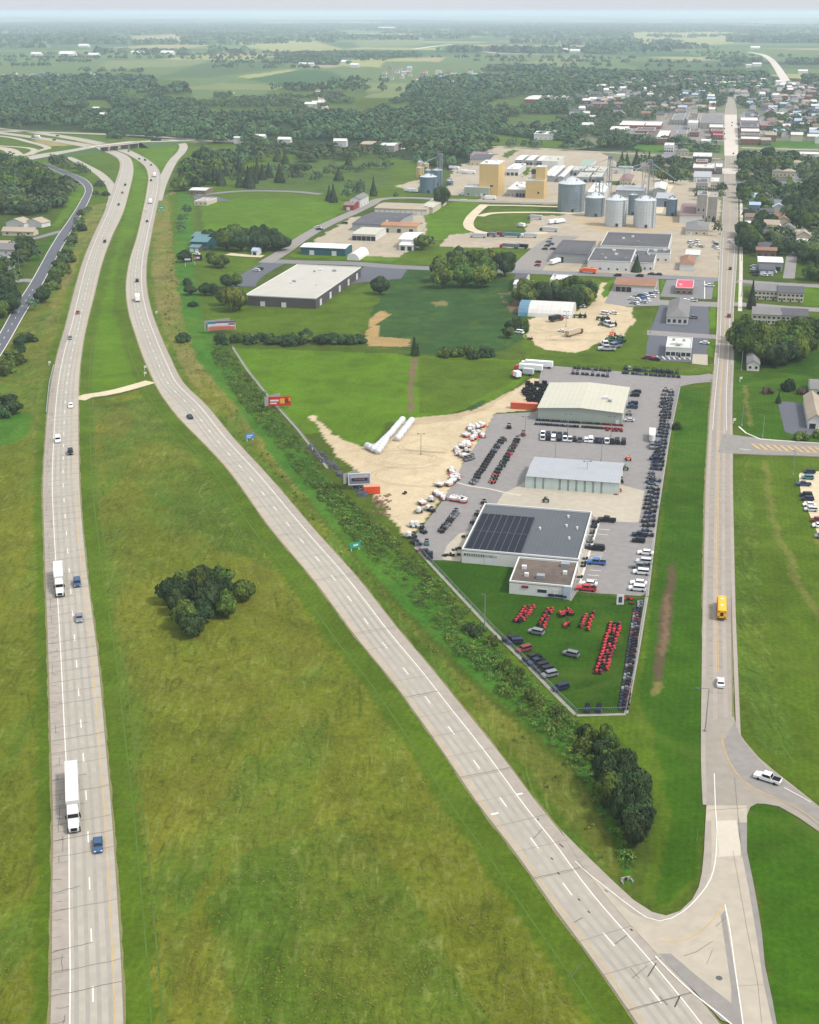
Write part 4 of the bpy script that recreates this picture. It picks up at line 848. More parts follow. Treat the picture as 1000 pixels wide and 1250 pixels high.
scatter([(560, 752), (590, 770), (650, 838), (690, 878), (672, 880), (620, 832), (570, 775)], 12, (1.2, 2.2), (2, 3.6), 'in the brush below the slanting fence', ('bush',), (0, 1, 0), 'shrubs below the slanting fence', 1.3)
scatter([(536, 338), (560, 326), (618, 335), (612, 352), (560, 353), (534, 352)], 12, (6, 9), (12, 17), 'in the grove beyond the crop field', ('oak',), (0, 0, 2, 1), 'trees of the grove beyond the crop field')
tree(536, 344, 7, 15, 'oak', 0, 'at the crop field end of the cross street'); tree(464, 359, 6, 10, 'oak', 1, 'beside the grey warehouse lot')
scatter([(632, 374), (640, 362), (690, 364), (718, 362), (720, 372), (700, 378), (680, 369), (650, 372)], 15, (5, 7.5), (9, 13), 'in the grove behind the white hoop barn', ('oak',), (0, 0, 1, 2), 'trees behind the hoop barn')
scatter([(612, 408), (628, 398), (640, 402), (634, 412), (616, 414)], 4, (3, 4.5), (5, 8), 'at the rim of the sandy equipment yard', ('oak', 'bush'), (0, 1), 'trees at the yard rim')
scatter([(533, 436), (540, 430), (604, 432), (610, 438), (560, 438)], 9, (3, 4.2), (3.2, 5), 'in the hedge below the crop field', ('bush',), (0, 1), 'bushes in the hedge below the crop field'); tree(506, 434, 3, 9, 'juniper', 1, 'at the head of the dirt strip')
scatter([(255, 298), (290, 293), (338, 298), (346, 306), (330, 307), (300, 308), (262, 304)], 14, (6, 8.5), (10, 15), 'in the dark grove by the green-roofed house', ('oak',), (1, 1, 0), 'trees of the farm grove')
scatter([(265, 416), (330, 413), (440, 415), (440, 423), (330, 422), (268, 422)], 24, (3, 4.6), (3, 5.5), 'in the hedgerow under the mown field', ('bush', 'bush', 'oak'), (0, 1, 1), 'bushes of the hedgerow', 1.0)
for p in ((222, 272, 4, 6, 0), (228, 262, 5, 8, 0), (221, 283, 4, 6, 1), (226, 320, 5, 8, 1), (262, 326, 5, 8, 0), (272, 327, 5, 8, 0), (258, 318, 3.5, 6, 1), (278, 352, 5, 8, 1), (288, 350, 4, 8, 0), (260, 361, 4, 7, 1), (251, 360, 4, 7, 1), (284, 380, 7, 14, 2), (273, 373, 5, 10, 0), (292, 378, 5.5, 11, 0), (223, 417, 4.4, 5, 1), (232, 360, 4, 6, 1), (229, 348, 3, 5, 1), (236, 374, 3, 3, 1)):
    tree(p[0], p[1], p[2], p[3], 'oak' if p[3] > 5 else 'bush', p[4], 'on the lawn beside the freeway ditch', 'trees beside the freeway ditch')
tree(407, 247, 5, 14, 'fir', 0, 'left of the white farmhouse', 'conifers by the white farmhouse'); tree(402, 245, 4.4, 12, 'fir', 0, 'left of the white farmhouse', 'conifers by the white farmhouse'); tree(456, 239, 4.2, 15, 'fir', 0, 'beside the plant road', 'conifer by the plant road')
scatter([(414, 240), (440, 232), (446, 240), (420, 246)], 5, (4.5, 6), (10, 13), 'round the white farmhouse', ('oak',), (0, 1), 'trees round the white farmhouse'); tree(483, 243, 2.6, 6, 'oak', 0, 'alone beside the plant road bend')
tree(539, 253, 7.6, 17, 'oak', 1, 'in front of the bluish grain bin'); tree(516, 305, 6, 10, 'oak', 0, 'beside the white workshop'); tree(524, 302, 4.5, 8, 'oak', 0, 'behind the gravel yard corner')
scatter([(226, 205), (245, 194), (266, 205), (266, 228), (244, 232), (220, 234)], 22, (7.5, 10.5), (11, 16), 'in the wood beside the freeway ramp', ('oak',), (0, 1, 0), 'trees of the ramp wood')
scatter([(268, 214), (300, 212), (340, 218), (345, 228), (300, 234), (270, 228)], 16, (5, 7), (13, 19), 'among the cemetery conifers', ('fir', 'fir', 'oak'), (0, 1), 'trees of the cemetery')
scatter([(335, 196), (380, 208), (440, 200), (440, 222), (390, 224), (350, 228)], 16, (4, 6.5), (8, 14), 'on the cemetery lawn', ('fir', 'oak', 'oak'), (0, 1), 'cemetery lawn trees')
scatter([(420, 212), (450, 198), (496, 192), (498, 200), (470, 208), (430, 217)], 16, (2.4, 3.4), (4.5, 6.5), 'in the young row above the farmhouse', ('oak',), (0,), 'young trees above the farmhouse')
# left residential side
scatter([(-20, 232), (-20, 196), (10, 199), (30, 207), (46, 208), (62, 216), (84, 226), (88, 238), (80, 248), (70, 252), (62, 246), (48, 256), (30, 262), (-20, 262)], 50, (6.5, 10), (9, 15), 'among the houses beside the frontage road', ('oak',), (0, 1, 1, 0), 'trees among the frontage road houses', 1.1)
scatter([(-20, 345), (0, 340), (12, 352), (22, 370), (10, 395), (-20, 410)], 9, (5, 6.5), (9, 13), 'in the dark wood above the side street', ('oak',), (1, 1, 0), 'trees above the side street')
scatter([(28, 296), (40, 300), (48, 318), (36, 324), (22, 318), (16, 300)], 8, (4, 6), (8, 11), 'by the pale-roofed houses', ('oak',), (1, 0), 'trees by the pale-roofed houses')
scatter([(-20, 498), (8, 488), (20, 498), (22, 508), (-20, 512)], 6, (3.5, 5), (5, 8), 'at the marshy corner', ('oak', 'bush'), (1,), 'trees at the marshy corner')
scatter([(98, 262), (108, 255), (104, 275), (96, 292), (88, 305), (82, 305), (90, 284)], 11, (3.2, 5), (4, 7), 'on the upper frontage road bank', ('oak', 'bush'), (0, 1), 'bushes on the frontage road bank', 1.05)
scatter([(78, 312), (88, 318), (82, 338), (66, 350), (56, 366), (44, 380), (33, 388), (46, 364), (62, 342)], 19, (3.4, 5), (4, 7.5), 'on the lower frontage road bank', ('oak', 'bush'), (0, 0, 1), 'bushes on the frontage road bank', 1.05)
scatter([(12, 440), (30, 410), (37, 412), (28, 432), (16, 452), (4, 466), (-8, 470)], 11, (3, 4.5), (3.4, 6), 'on the lowest frontage road bank', ('bush', 'oak'), (0, 1), 'bushes on the frontage road bank', 1.05)
scatter([(60, 200), (72, 198), (90, 206), (106, 213), (108, 219), (92, 213), (70, 206)], 11, (5, 6.5), (8, 11), 'between the ramp and the frontage road', ('oak',), (0, 1), 'trees between ramp and frontage road', 1.05)
scatter([(116, 222), (126, 226), (130, 240), (122, 252), (116, 240)], 6, (3, 4), (4, 6), 'in the gap beside the ramp merge', ('bush', 'oak'), (0, 1), 'bushes beside the ramp merge'); scatter([(136, 174), (152, 174), (152, 175.5), (136, 175.5)], 4, (7, 9), (14, 18), 'beyond the freeway overpass', ('oak',), (1,), 'trees beyond the overpass')
# right-hand side
scatter([(893, 420), (900, 412), (930, 420), (955, 420), (975, 415), (990, 420), (982, 446), (940, 450), (930, 448), (905, 436), (894, 430)], 22, (5.2, 7.4), (10, 15), 'in the big grove across the main street', ('oak',), (0, 0, 1, 2), 'trees of the grove across the street')
tree(917, 377, 3.2, 15, 'fir', 0, 'before the apartment row', 'conifers of the apartment row'); tree(962, 477, 3.2, 6, 'bush', 1, 'on the corner lawn', 'shrubs of the corner lawn', look='round clipped dark bush'); tree(937, 480, 2.8, 3.2, 'bush', 3, 'on the corner lawn', 'shrubs of the corner lawn'); tree(979, 481, 2.4, 3, 'bush', 3, 'on the corner lawn', 'shrubs of the corner lawn'); tree(950, 492, 1.6, 4.4, 'fir', 1, 'on the corner lawn', 'shrubs of the corner lawn', look='small pointed conifer')
tree(978, 537, 3, 4, 'bush', 2, 'below the dark driveway', 'shrubs below the driveway'); tree(1001, 534, 3, 4, 'bush', 2, 'below the dark driveway', 'shrubs below the driveway'); tree(826, 524, 2.2, 3.6, 'bush', 1, 'outside the chain-link fence')
tree(777, 332, 4.2, 10, 'fir', 1, 'before the dark-roofed factory'); tree(875, 288, 3.8, 11, 'oak', 1, 'in the street verge by the grey hip roof', 'verge trees'); tree(876, 283, 3.4, 9, 'oak', 0, 'in the street verge by the grey hip roof', 'verge trees')
scatter([(904, 236), (925, 234), (948, 236), (944, 250), (932, 258), (922, 246), (908, 262), (906, 250)], 18, (5, 7.5), (9, 13), 'among the houses of the second block', ('oak',), (0, 1, 1), 'trees of the second block', 1.1)
scatter([(905, 283), (912, 290), (925, 287), (935, 280), (922, 272), (945, 276), (928, 284), (920, 310), (905, 310)], 15, (5, 7), (9, 13), 'among the houses by the footpath', ('oak',), (0, 1, 1), 'trees by the footpath houses', 1.1)
scatter([(958, 240), (1000, 236), (1010, 252), (1010, 290), (972, 286), (962, 268)], 28, (6.5, 9.5), (10, 15), 'in the leafy block beyond the alley', ('oak',), (0, 1, 1, 0), 'trees beyond the alley', 1.05)
scatter([(978, 310), (1010, 305), (1010, 344), (984, 342)], 8, (5, 7), (9, 13), 'in the yard beside the grey alley', ('oak',), (1, 0), 'trees beside the grey alley'); scatter([(945, 306), (960, 302), (962, 312), (950, 315)], 4, (4, 5.5), (8, 12), 'behind the repair shop', ('oak',), (1, 1), 'trees behind the repair shop')
scatter([(903, 200), (925, 195), (968, 196), (974, 208), (945, 212), (935, 218), (905, 230)], 26, (6.5, 9.5), (10, 15), 'in the block below the railway', ('oak',), (0, 1, 1), 'trees below the railway', 1.05)
scatter([(804, 206), (830, 200), (838, 212), (832, 226), (806, 226), (796, 216)], 15, (5, 7), (9, 13), 'in the yard beyond the grain elevator', ('oak',), (0, 1, 1, 2), 'trees beyond the grain elevator'); scatter([(745, 204), (790, 198), (794, 206), (760, 210)], 8, (5, 7), (10, 18), 'between the mill towers', ('oak', 'fir'), (1, 1), 'trees between the mill towers')
scatter([(876, 232), (884, 236), (883, 250), (878, 250)], 4, (3.5, 5), (8, 11), 'between the feed mill and the street', ('oak',), (0, 1), 'trees by the feed mill'); scatter([(846, 240), (854, 238), (854, 246)], 2, (4, 5), (7, 9), 'left of the feed mill', ('oak',), (1,), 'trees left of the feed mill')
scatter([(822, 182), (846, 184), (884, 184), (884, 187), (830, 190)], 6, (5, 6), (8, 10), 'along the railway by the main street', ('oak',), (0, 2), 'trees along the railway')

TREES.sort(key=lambda t: -t[0]); cnt = {'oak': 0, 'bush': 0, 'fir': 0, 'juniper': 0}; REST = []
for t in TREES:
    if cnt[t[5]] < 296: cnt[t[5]] += 1; grow(*t[1:])
    else: REST.append(t)

# ------------------------------------------------------------------ the woods and town trees far away
def ground_key(x, y):
    i = np.clip(np.searchsorted(xs, x), 0, len(xs)-1); j = np.clip(np.searchsorted(ys, y), 0, len(ys)-1); return tint[j*len(xs)+i]
def is_key(t, *ks): return np.any([np.abs(t[:, :3]-PALL[k][:3]).sum(1) < 1e-4 for k in ks], 0)
def crowns(x, y, r, h, K, sz, rg, dark=1.0):
    n = len(x); d = sph(n*K, rg); d[:, 2] = np.abs(d[:, 2])*.9+.03; rr = np.repeat(r, K)*rg.uniform(.75, 1.05, n*K)
    lump = 1+.22*np.sin(d[:, 0]*5+np.repeat(rg.uniform(0, 6, n), K))*np.cos(d[:, 1]*4+np.repeat(rg.uniform(0, 6, n), K))
    C = np.c_[np.repeat(x, K)+d[:, 0]*rr*lump, np.repeat(y, K)+d[:, 1]*rr*lump, np.repeat(h*.35, K)+d[:, 2]*np.repeat(h*.65, K)*lump]
    V, F = quads_cloud(C, d+sph(n*K, rg)*.3, np.repeat(r, K)*sz*rg.uniform(.7, 1.3, n*K), rg, .85)
    b = np.repeat(rg.uniform(.5, 1.5, n), K)*rg.uniform(.8, 1.2, n*K)*dark; t = grey(b); hue = np.repeat(np.repeat(rg.uniform(-.22, .3, n), K), 4); t[:, 0] *= 1+hue; t[:, 2] *= 1-hue*.6
    return V, F, t
def grid_pts(y0, y1, sp, k=.37, extra=60):
    out = []; y = y0
    X, Y = np.meshgrid(np.arange(-y1*k-extra, y1*k+extra, sp), np.arange(y0, y1, sp)); X = X.ravel()+RNG.uniform(-.45, .45, X.size)*sp; Y = Y.ravel()+RNG.uniform(-.45, .45, Y.size)*sp
    m_ = np.abs(X) < Y*k+extra; return X[m_], Y[m_]
def merge(name, parts, m_, label):
    V = np.vstack([p[0] for p in parts]); o_ = 0; Fs = []
    for p in parts: Fs.append(p[1]+o_); o_ += len(p[0])
    return link(name, big_mesh(name, V, np.vstack(Fs), m_, np.vstack([p[2] for p in parts]))), label
RX = np.vstack([rib_c(P, w, 60).C for nm, P, w, m, z in minor if nm in ('highway_beyond', 'park_road')]); RY = [rib_c(P, w, 60).C for nm, P, w, m, z in minor if nm in ('highway_beyond', 'township_road', 'county_road', 'county_road_bend')]
wparts = []; tparts = []; fparts = []
X, Y = grid_pts(1150, 2700, 11.5); t = ground_key(X, Y); m_ = is_key(t, 'woodfloor') & (fbm(X, Y, 120, 51, 3) > .39) & (dist_line(np.c_[X, Y], RX) > 26) & (RNG.random(len(X)) < .95); X1, Y1 = X[m_], Y[m_]
r = RNG.uniform(5.2, 8.6, len(X1)); wparts.append(crowns(X1, Y1, r, r*RNG.uniform(1.1, 1.7, len(r)), 62, .42, RNG))
town_ok = is_key(t, 'town') & (Y > 1500) & (fbm(X, Y, 160, 5, 3) > .30) | (is_key(t, 'yard') & (Y > 1450) & (X > 400) & (RNG.random(len(X)) < .7))
street_x = X-(Y*393*CT*CT/1600.0+0)   # keep the main street clear
kms = dist_line(np.c_[X, Y], MS.C[::8]) > 13; kgl = Y > 1750
park = is_key(t, 'park') & (Y > 1350) & (fbm(X, Y, 90, 8, 3) > .60)
m2 = ((town_ok & kgl & kms) | park) & (RNG.random(len(X)) < .85); X2, Y2 = X[m2], Y[m2]; r = RNG.uniform(4.2, 6.8, len(X2)); tparts.append(crowns(X2, Y2, r, r*RNG.uniform(1.2, 1.7, len(r)), 62, .42, RNG))
for P, n_, ra, rb_ in (([(-30, 262), (-30, 196), (10, 197), (40, 203), (70, 218), (92, 228), (86, 246), (60, 262), (40, 264)], 150, 5, 8.5), ([(-30, 300), (10, 296), (44, 300), (40, 322), (10, 330), (-30, 330)], 40, 4, 6), ([(-30, 400), (-30, 335), (6, 338), (20, 352), (12, 384)], 60, 4.5, 7.5),
                       ([(904, 197), (1010, 197), (1010, 304), (962, 304), (958, 262), (936, 262), (905, 270)], 250, 4, 7), ([(906, 285), (960, 284), (960, 304), (906, 312)], 40, 4, 6), ([(975, 306), (1010, 304), (1010, 342), (984, 342)], 34, 5, 7.5), ([(796, 200), (842, 198), (842, 226), (800, 226)], 40, 4.5, 7), ([(222, 208), (245, 190), (300, 184), (420, 186), (500, 194), (500, 197), (300, 200), (266, 216), (224, 230)], 110, 5, 9), ([(500, 176), (760, 176), (790, 182), (600, 182), (575, 196), (556, 214), (510, 204)], 150, 6, 9)):
    Pw = np.array([G(*p) for p in P]); a_, b_ = Pw.min(0), Pw.max(0); x = RNG.uniform(a_[0], b_[0], n_*3); y = RNG.uniform(a_[1], b_[1], n_*3); m_ = inside(x, y, Pw) & (fbm(x, y, 45, 15, 2) > .42) & (dist_line(np.c_[x, y], MS.C[::6]) > 14) & (dist_line(np.c_[x, y], FR.C[::3]) > 13); x, y = x[m_][:n_], y[m_][:n_]; r = RNG.uniform(ra, rb_, len(x)); tparts.append(crowns(x, y, r, r*RNG.uniform(1.2, 1.6, len(r)), 110, .32, RNG))
X, Y = grid_pts(2700, 5400, 15); t = ground_key(X, Y); m_ = is_key(t, 'woodfloor') & (RNG.random(len(X)) < .93)
hedge = (np.abs((((-X*sin(GRID)+Y*cos(GRID))/340) % 1)-.5) > .485) & (vnoise(X, Y, 400, 77) > .5)
m_ |= hedge | (is_key(t, 'town') & (fbm(X, Y, 160, 5, 3) > .3) & (RNG.random(len(X)) < .75)) | (is_key(t, 'park') & (fbm(X, Y, 110, 8, 3) > .62))
for c_ in RY: m_ &= dist_line(np.c_[X, Y], c_) > 40
X3, Y3 = X[m_], Y[m_]; r = RNG.uniform(7, 11, len(X3)); wparts.append(crowns(X3, Y3, r, r*RNG.uniform(1.2, 1.6, len(r)), 24, .68, RNG))
X, Y = grid_pts(5400, 17000, 48); t = ground_key(X, Y); m_ = (is_key(t, 'woodfloor') & (RNG.random(len(X)) < .9)) | ((np.abs((((-X*sin(GRID)+Y*cos(GRID))/340) % 1)-.5) > .44) & (vnoise(X, Y, 900, 78) > .55))
for c_ in RY: m_ &= dist_line(np.c_[X, Y], c_) > 75
X4, Y4 = X[m_], Y[m_]; r = RNG.uniform(24, 36, len(X4)); wparts.append(crowns(X4, Y4, r, RNG.uniform(10, 16, len(r)), 9, .9, RNG))
if REST: tparts.append(crowns(np.array([t[1] for t in REST]), np.array([t[2] for t in REST]), np.array([t[3] for t in REST]), np.array([t[4] for t in REST]), 90, .34, RNG))
wood_m = leafmat('woodland_leaves', (0.040, 0.078, 0.030)); o, _ = merge('woods', wparts, wood_m, ''); tag(o, 'continuous wood of mixed dark trees beyond the interchange and the town', 'woods', kind='stuff')
o, _ = merge('town_foliage', tparts, wood_m, ''); tag(o, 'far-off tree canopy between the roofs of the town', 'trees', kind='stuff')
# brush in the ditch and ripe grass
def in_poly(poly, n, rg):
    P = np.array([G(*p) for p in poly]); a, b = P.min(0), P.max(0); x = rg.uniform(a[0], b[0], n); y = rg.uniform(a[1], b[1], n); m_ = inside(x, y, P); return x[m_], y[m_]
BR = [(258, 420), (275, 424), (300, 455), (330, 494), (372, 545), (405, 588), (450, 630), (500, 674), (560, 740), (600, 778), (640, 822), (680, 862), (715, 892), (745, 915), (748, 960), (765, 1010), (772, 1060), (762, 1068), (750, 1030), (722, 975), (680, 920), (630, 868), (560, 800), (500, 732), (440, 668), (400, 622), (350, 560), (300, 500), (262, 445)]
x, y = in_poly(BR, 60000, RNG); dens = fbm(x, y, 14, 61, 3); m_ = ((dens > .38) | (RNG.random(len(x)) < .5)) & (RNG.random(len(x)) < .6); x, y, dens = x[m_], y[m_], dens[m_]
r = RNG.uniform(.5, 1.35, len(x))*(.25+1.5*dens); p1 = crowns(x, y, r, r*RNG.uniform(.5, 1.3, len(r)), 40, .27, RNG, 1.1)
o = link('undergrowth', big_mesh('undergrowth', p1[0], p1[1], leaf, p1[2])); tag(o, 'dense tangled green brush filling the freeway ditch', 'undergrowth', kind='stuff')
x, y = in_poly([(206, 236), (240, 236), (300, 490), (420, 640), (600, 820), (772, 1078), (750, 1070), (600, 880), (380, 640), (200, 400)], 24000, RNG); t = ground_key(x, y); m_ = (t[:, 3] > .7) & (RNG.random(len(x)) < .55); x, y = x[m_], y[m_]
r = RNG.uniform(.4, .9, len(x)); p1 = crowns(x, y, r, r*RNG.uniform(.5, .9, len(r)), 6, .8, RNG, 1.25); p1[2][:, 0] *= 1.5
o = link('rough_grass', big_mesh('rough_grass', p1[0], p1[1], leaf, p1[2])); tag(o, 'rank tussocky grass along the ditch slopes', 'grass', kind='stuff')
def tufts(poly, n, key, rg):
    x, y = in_poly(poly, n, rg); t = ground_key(x, y); s_ = fbm(x+y*.35, y*.3, 7, 91, 4); m_ = (t[:, 3] > .9) & ((s_ > .5) | (rg.random(len(x)) < .3)); x, y = x[m_], y[m_]; k = len(x)
    C = np.c_[x, y, rg.uniform(.04, .16, k)]; D = np.c_[rg.normal(0, .28, k)+.15, rg.normal(0, .28, k), rg.uniform(1.0, 1.6, k)]
    V, F = quads_cloud(C, D, rg.uniform(.2, .62, k), rg, .6); b = rg.uniform(.85, 1.45, k)*(.75+.5*fbm(x, y, 30, 33, 3)); t = grey(b); yl = np.repeat(fbm(x, y, 18, 35, 3), 4); t[:, 0] *= .8+.75*yl; t[:, 2] *= 1.0
    return V, F, t
pp = [tufts([(100, 480), (200, 480), (320, 640), (480, 860), (600, 1060), (760, 1300), (180, 1300), (150, 800), (110, 560)], 110000, 0, RNG), tufts([(-60, 520), (56, 520), (62, 900), (60, 1300), (-60, 1300)], 36000, 0, RNG)]
V = np.vstack([pp[0][0], pp[1][0]]); F = np.vstack([pp[0][1], pp[1][1]+len(pp[0][0])]); t = np.vstack([pp[0][2], pp[1][2]])
tuft_m = leafmat('ripe_grass', (0.100, 0.125, 0.018)); o = link('meadow_grass', big_mesh('meadow_grass', V, F, tuft_m, t)); tag(o, 'tall ripening grass covering the median and verge', 'grass', kind='stuff')
# ------------------------------------------------------------------ buildings
def C_(name, c, **k): return mat(name, rgb(*c), **k)
roofs = {'pale': ribbed('pale_metal_roof', rgb(214, 212, 204), 2.4, .08), 'cream': ribbed('cream_metal_roof', rgb(198, 194, 174), 2.0, .05), 'greyblue': ribbed('grey_blue_metal_roof', rgb(170, 174, 177), 1.1, .06), 'slate': ribbed('slate_metal_roof', rgb(92, 97, 101), 1.2, .08, rough=.85, depth=.2),
         'tar': C_('tarred_roof', (94, 84, 78), rough=.95, var=.25, scale=.5, c2=rgb(116, 102, 92)), 'dark': C_('dark_membrane_roof', (82, 82, 86), rough=.95, var=.16, scale=.4, c2=rgb(98, 96, 98)), 'white': C_('white_membrane_roof', (228, 226, 220), rough=.8, var=.06), 'membrane': C_('warehouse_membrane', (194, 189, 178), rough=.85, var=.07, scale=.15, c2=rgb(184, 180, 170)),
         'teal': ribbed('teal_metal_roof', rgb(92, 128, 132), 1.2), 'brown': C_('brown_shingle', (150, 112, 90), rough=.95, var=.14, scale=1), 'grey': C_('grey_shingle', (128, 126, 124), rough=.95, var=.14, scale=1), 'dgrey': C_('charcoal_shingle', (92, 92, 96), rough=.95, var=.14, scale=1), 'mauve': C_('mauve_shingle', (138, 114, 112), rough=.95, var=.12, scale=1),
         'red': C_('pink_red_roof', (226, 70, 92), rough=.6, var=.06), 'tan': C_('tan_shingle', (172, 158, 138), rough=.95, var=.12, scale=1), 'rust': C_('rust_orange_roof', (176, 126, 92), rough=.9, var=.15), 'blue': C_('pale_blue_roof', (168, 186, 208), rough=.7, var=.08), 'green': ribbed('pale_green_roof', rgb(150, 168, 150), 1.5)}
walls = {'white': ribbed('white_siding', rgb(222, 222, 216), 1.0, .05, depth=.05), 'cream': C_('cream_wall', (206, 196, 172), var=.08), 'grey': ribbed('grey_siding', rgb(160, 166, 166), 1.0, .06, depth=.06), 'lgreen': ribbed('pale_green_siding', rgb(164, 174, 162), .8, .05, depth=.08), 'dark': C_('dark_brick', (88, 82, 82), rough=.95, var=.14, scale=1.2), 'teal': C_('teal_siding', (44, 92, 100), var=.1),
         'brick': C_('red_brick', (142, 84, 72), rough=.95, var=.18, scale=1), 'tan': C_('tan_panel', (214, 184, 124), rough=.8, var=.07, scale=.25), 'conc': C_('weathered_concrete', (176, 170, 160), rough=.95, var=.16, scale=.3, c2=rgb(150, 146, 140)), 'blue': C_('blue_grey_siding', (128, 142, 160), var=.08), 'brown': C_('brown_siding', (130, 108, 90), var=.1), 'red': C_('barn_red', (150, 60, 54), var=.1)}
glass = mat('window_glass', rgb(52, 60, 68), rough=.15, spec=.6, var=.1); trim = mat('white_trim', rgb(226, 226, 222), rough=.6, var=.05); ddoor = mat('dark_opening', rgb(48, 48, 50), rough=.8, var=.1); gdoor = mat('pale_green_door', rgb(196, 214, 206), rough=.6, var=.05); wdoor = mat('white_door', rgb(220, 222, 222), rough=.6, var=.05)
metal = mat('galvanised_steel', rgb(164, 170, 174), rough=.45, metal=.35, var=.12, scale=.6); metal_d = mat('dull_steel', rgb(112, 120, 126), rough=.5, metal=.3, var=.12)
def rect(FL, FR, BL, z, ang=GRID):
    a, b, c = G3(*FL, z), G3(*FR, z), G3(*BL, z); U, Vv = uv_axes(ang); return Vector((a.x, a.y, 0)), (b-a).dot(U), (c-a).dot(Vv)
def roof_part(root, kind, w, d, h, rise, m, over=.35, name='roof'):
    mb = MB(); o = over
    if kind == 'flat':
        mb.box(-.02, w+.02, -.02, d+.02, h-.05, h+.12); mb2 = MB(); t = .28
        for x0, x1, y0, y1 in ((-.05, w+.05, -.05, t), (-.05, w+.05, d-t, d+.05), (-.05, t, t, d-t), (w-t, w+.05, t, d-t)): mb2.box(x0, x1, y0, y1, h+.12, h+.62)
        r = mb.build(name, m, root); mb2.build('parapet', trim, r); return r
    e = .16
    if kind == 'gx':      # ridge along x
        mb.prismx([(-o, h), (-o, h+e), (d/2, h+rise+e), (d+o, h+e), (d+o, h), (d/2, h+rise)][::-1], -o, w+o)
    elif kind == 'gy':
        mb.prism([(-o, h), (-o, h+e), (w/2, h+rise+e), (w+o, h+e), (w+o, h), (w/2, h+rise)], -o, d+o)
    elif kind == 'hip':
        i = min(w, d)/2; P = [(-o, -o, h), (w+o, -o, h), (w+o, d+o, h), (-o, d+o, h)]
        A, B = ((i, d/2, h+rise), (w-i, d/2, h+rise)) if w >= d else ((w/2, i, h+rise), (w/2, d-i, h+rise))
        if w >= d: mb.quad(P[0], P[1], B, A); mb.tri(P[1], P[2], B); mb.quad(P[2], P[3], A, B); mb.tri(P[3], P[0], A)
        else: mb.tri(P[0], P[1], A); mb.quad(P[1], P[2], B, A); mb.tri(P[2], P[3], B); mb.quad(P[3], P[0], A, B)
        mb.quad(P[3], P[2], P[1], P[0])
    elif kind == 'hoop':  # arched, along x
        n = 10; pr = [(d/2-(d/2+.1)*cos(pi*k/n), h*0+rise*sin(pi*k/n)) for k in range(n+1)]; mb.prismx(pr[::-1], -.1, w+.1)
    elif kind == 'hoopy':
        n = 10; pr = [(w/2-(w/2+.1)*cos(pi*k/n), rise*sin(pi*k/n)) for k in range(n+1)]; mb.prism(pr, -.1, d+.1)
    return mb.build(name, m, root, smooth=False)
def wall_part(root, kind, w, d, h, rise, m):
    mb = MB()
    if kind == 'gy': mb.prism([(0, 0), (w, 0), (w, h), (w/2, h+rise), (0, h)][::-1], 0, d)
    elif kind == 'gx': mb.prismx([(0, 0), (d, 0), (d, h), (d/2, h+rise), (0, h)], 0, w)
    else: mb.box(0, w, 0, d, 0, h)
    return mb.build('wall', m, root)
def opening(root, side, u, w_, z0, z1, W_, D_, m, name='window', frame=True):
    """centre at u metres along the side (f/b along x, l/r along y)"""
    def bx(mb, a, b, p0, p1, za, zb):
        if side == 'f': mb.box(a, b, -p1, -p0, za, zb)
        elif side == 'b': mb.box(a, b, D_+p0, D_+p1, za, zb)
        elif side == 'l': mb.box(-p1, -p0, a, b, za, zb)
        else: mb.box(W_+p0, W_+p1, a, b, za, zb)
    mb = MB(); bx(mb, u-w_/2, u+w_/2, -.05, .05, z0, z1); o = mb.build(name, m, root)
    if frame:
        mb = MB(); t = .12
        bx(mb, u-w_/2-t, u+w_/2+t, -.02, .09, z1, z1+t); bx(mb, u-w_/2-t, u-w_/2, -.02, .09, z0, z1); bx(mb, u+w_/2, u+w_/2+t, -.02, .09, z0, z1)
        mb.build('frame', trim, o)
    return o
def building(name, label, FL, FR, BL, h, kind='flat', rise=0, rm='white', wm='white', ops=(), cat='building', group=None, vents=0, ang=GRID):
    loc, w, d = rect(FL, FR, BL, h, ang); w = abs(w); d = max(3, abs(d)); root = empty(name, loc, ang); tag(root, label, cat, group)
    if kind not in ('hoop', 'hoopy'): wall_part(root, kind, w, d, h, rise, walls[wm])
    roof_part(root, kind, w, d, h, rise, roofs[rm])
    for o in ops:
        side, n, ww, z0, z1, m, nm = o[:7]; span = w if side in 'fb' else d; a, b = (o[7] if len(o) > 7 else (0, 1))
        for k in range(n): opening(root, side, span*(a+(b-a)*(k+.5)/n), ww, z0, z1, w, d, {'g': glass, 'd': ddoor, 'w': wdoor, 'p': gdoor}[m], nm)
    if kind == 'flat' and not vents and name != 'main_dealer_building': vents = 3
    for k in range(vents):
        mb = MB(); x = random.uniform(.1, .9)*w; y = random.uniform(.15, .85)*d; s = random.uniform(.5, 1.3)
        zz = h+(0 if kind == 'flat' else rise*(1-abs((y/d if kind == 'gx' else x/w)-.5)*2)); mb.box(x-s, x+s, y-s*.8, y+s*.8, zz, zz+.9+s*.3); mb.build('roof_vent', metal if k % 2 else trim, root)
    root['w'] = w; root['d'] = d; return root
W_ = lambda s, n, w=1.2, z0=1.0, z1=2.2, r=(0, 1): (s, n, w, z0, z1, 'g', 'window', r)
D_ = lambda s, n, w=3, z=3.2, m='d', r=(0, 1): (s, n, w, 0.05, z, m, 'door', r)

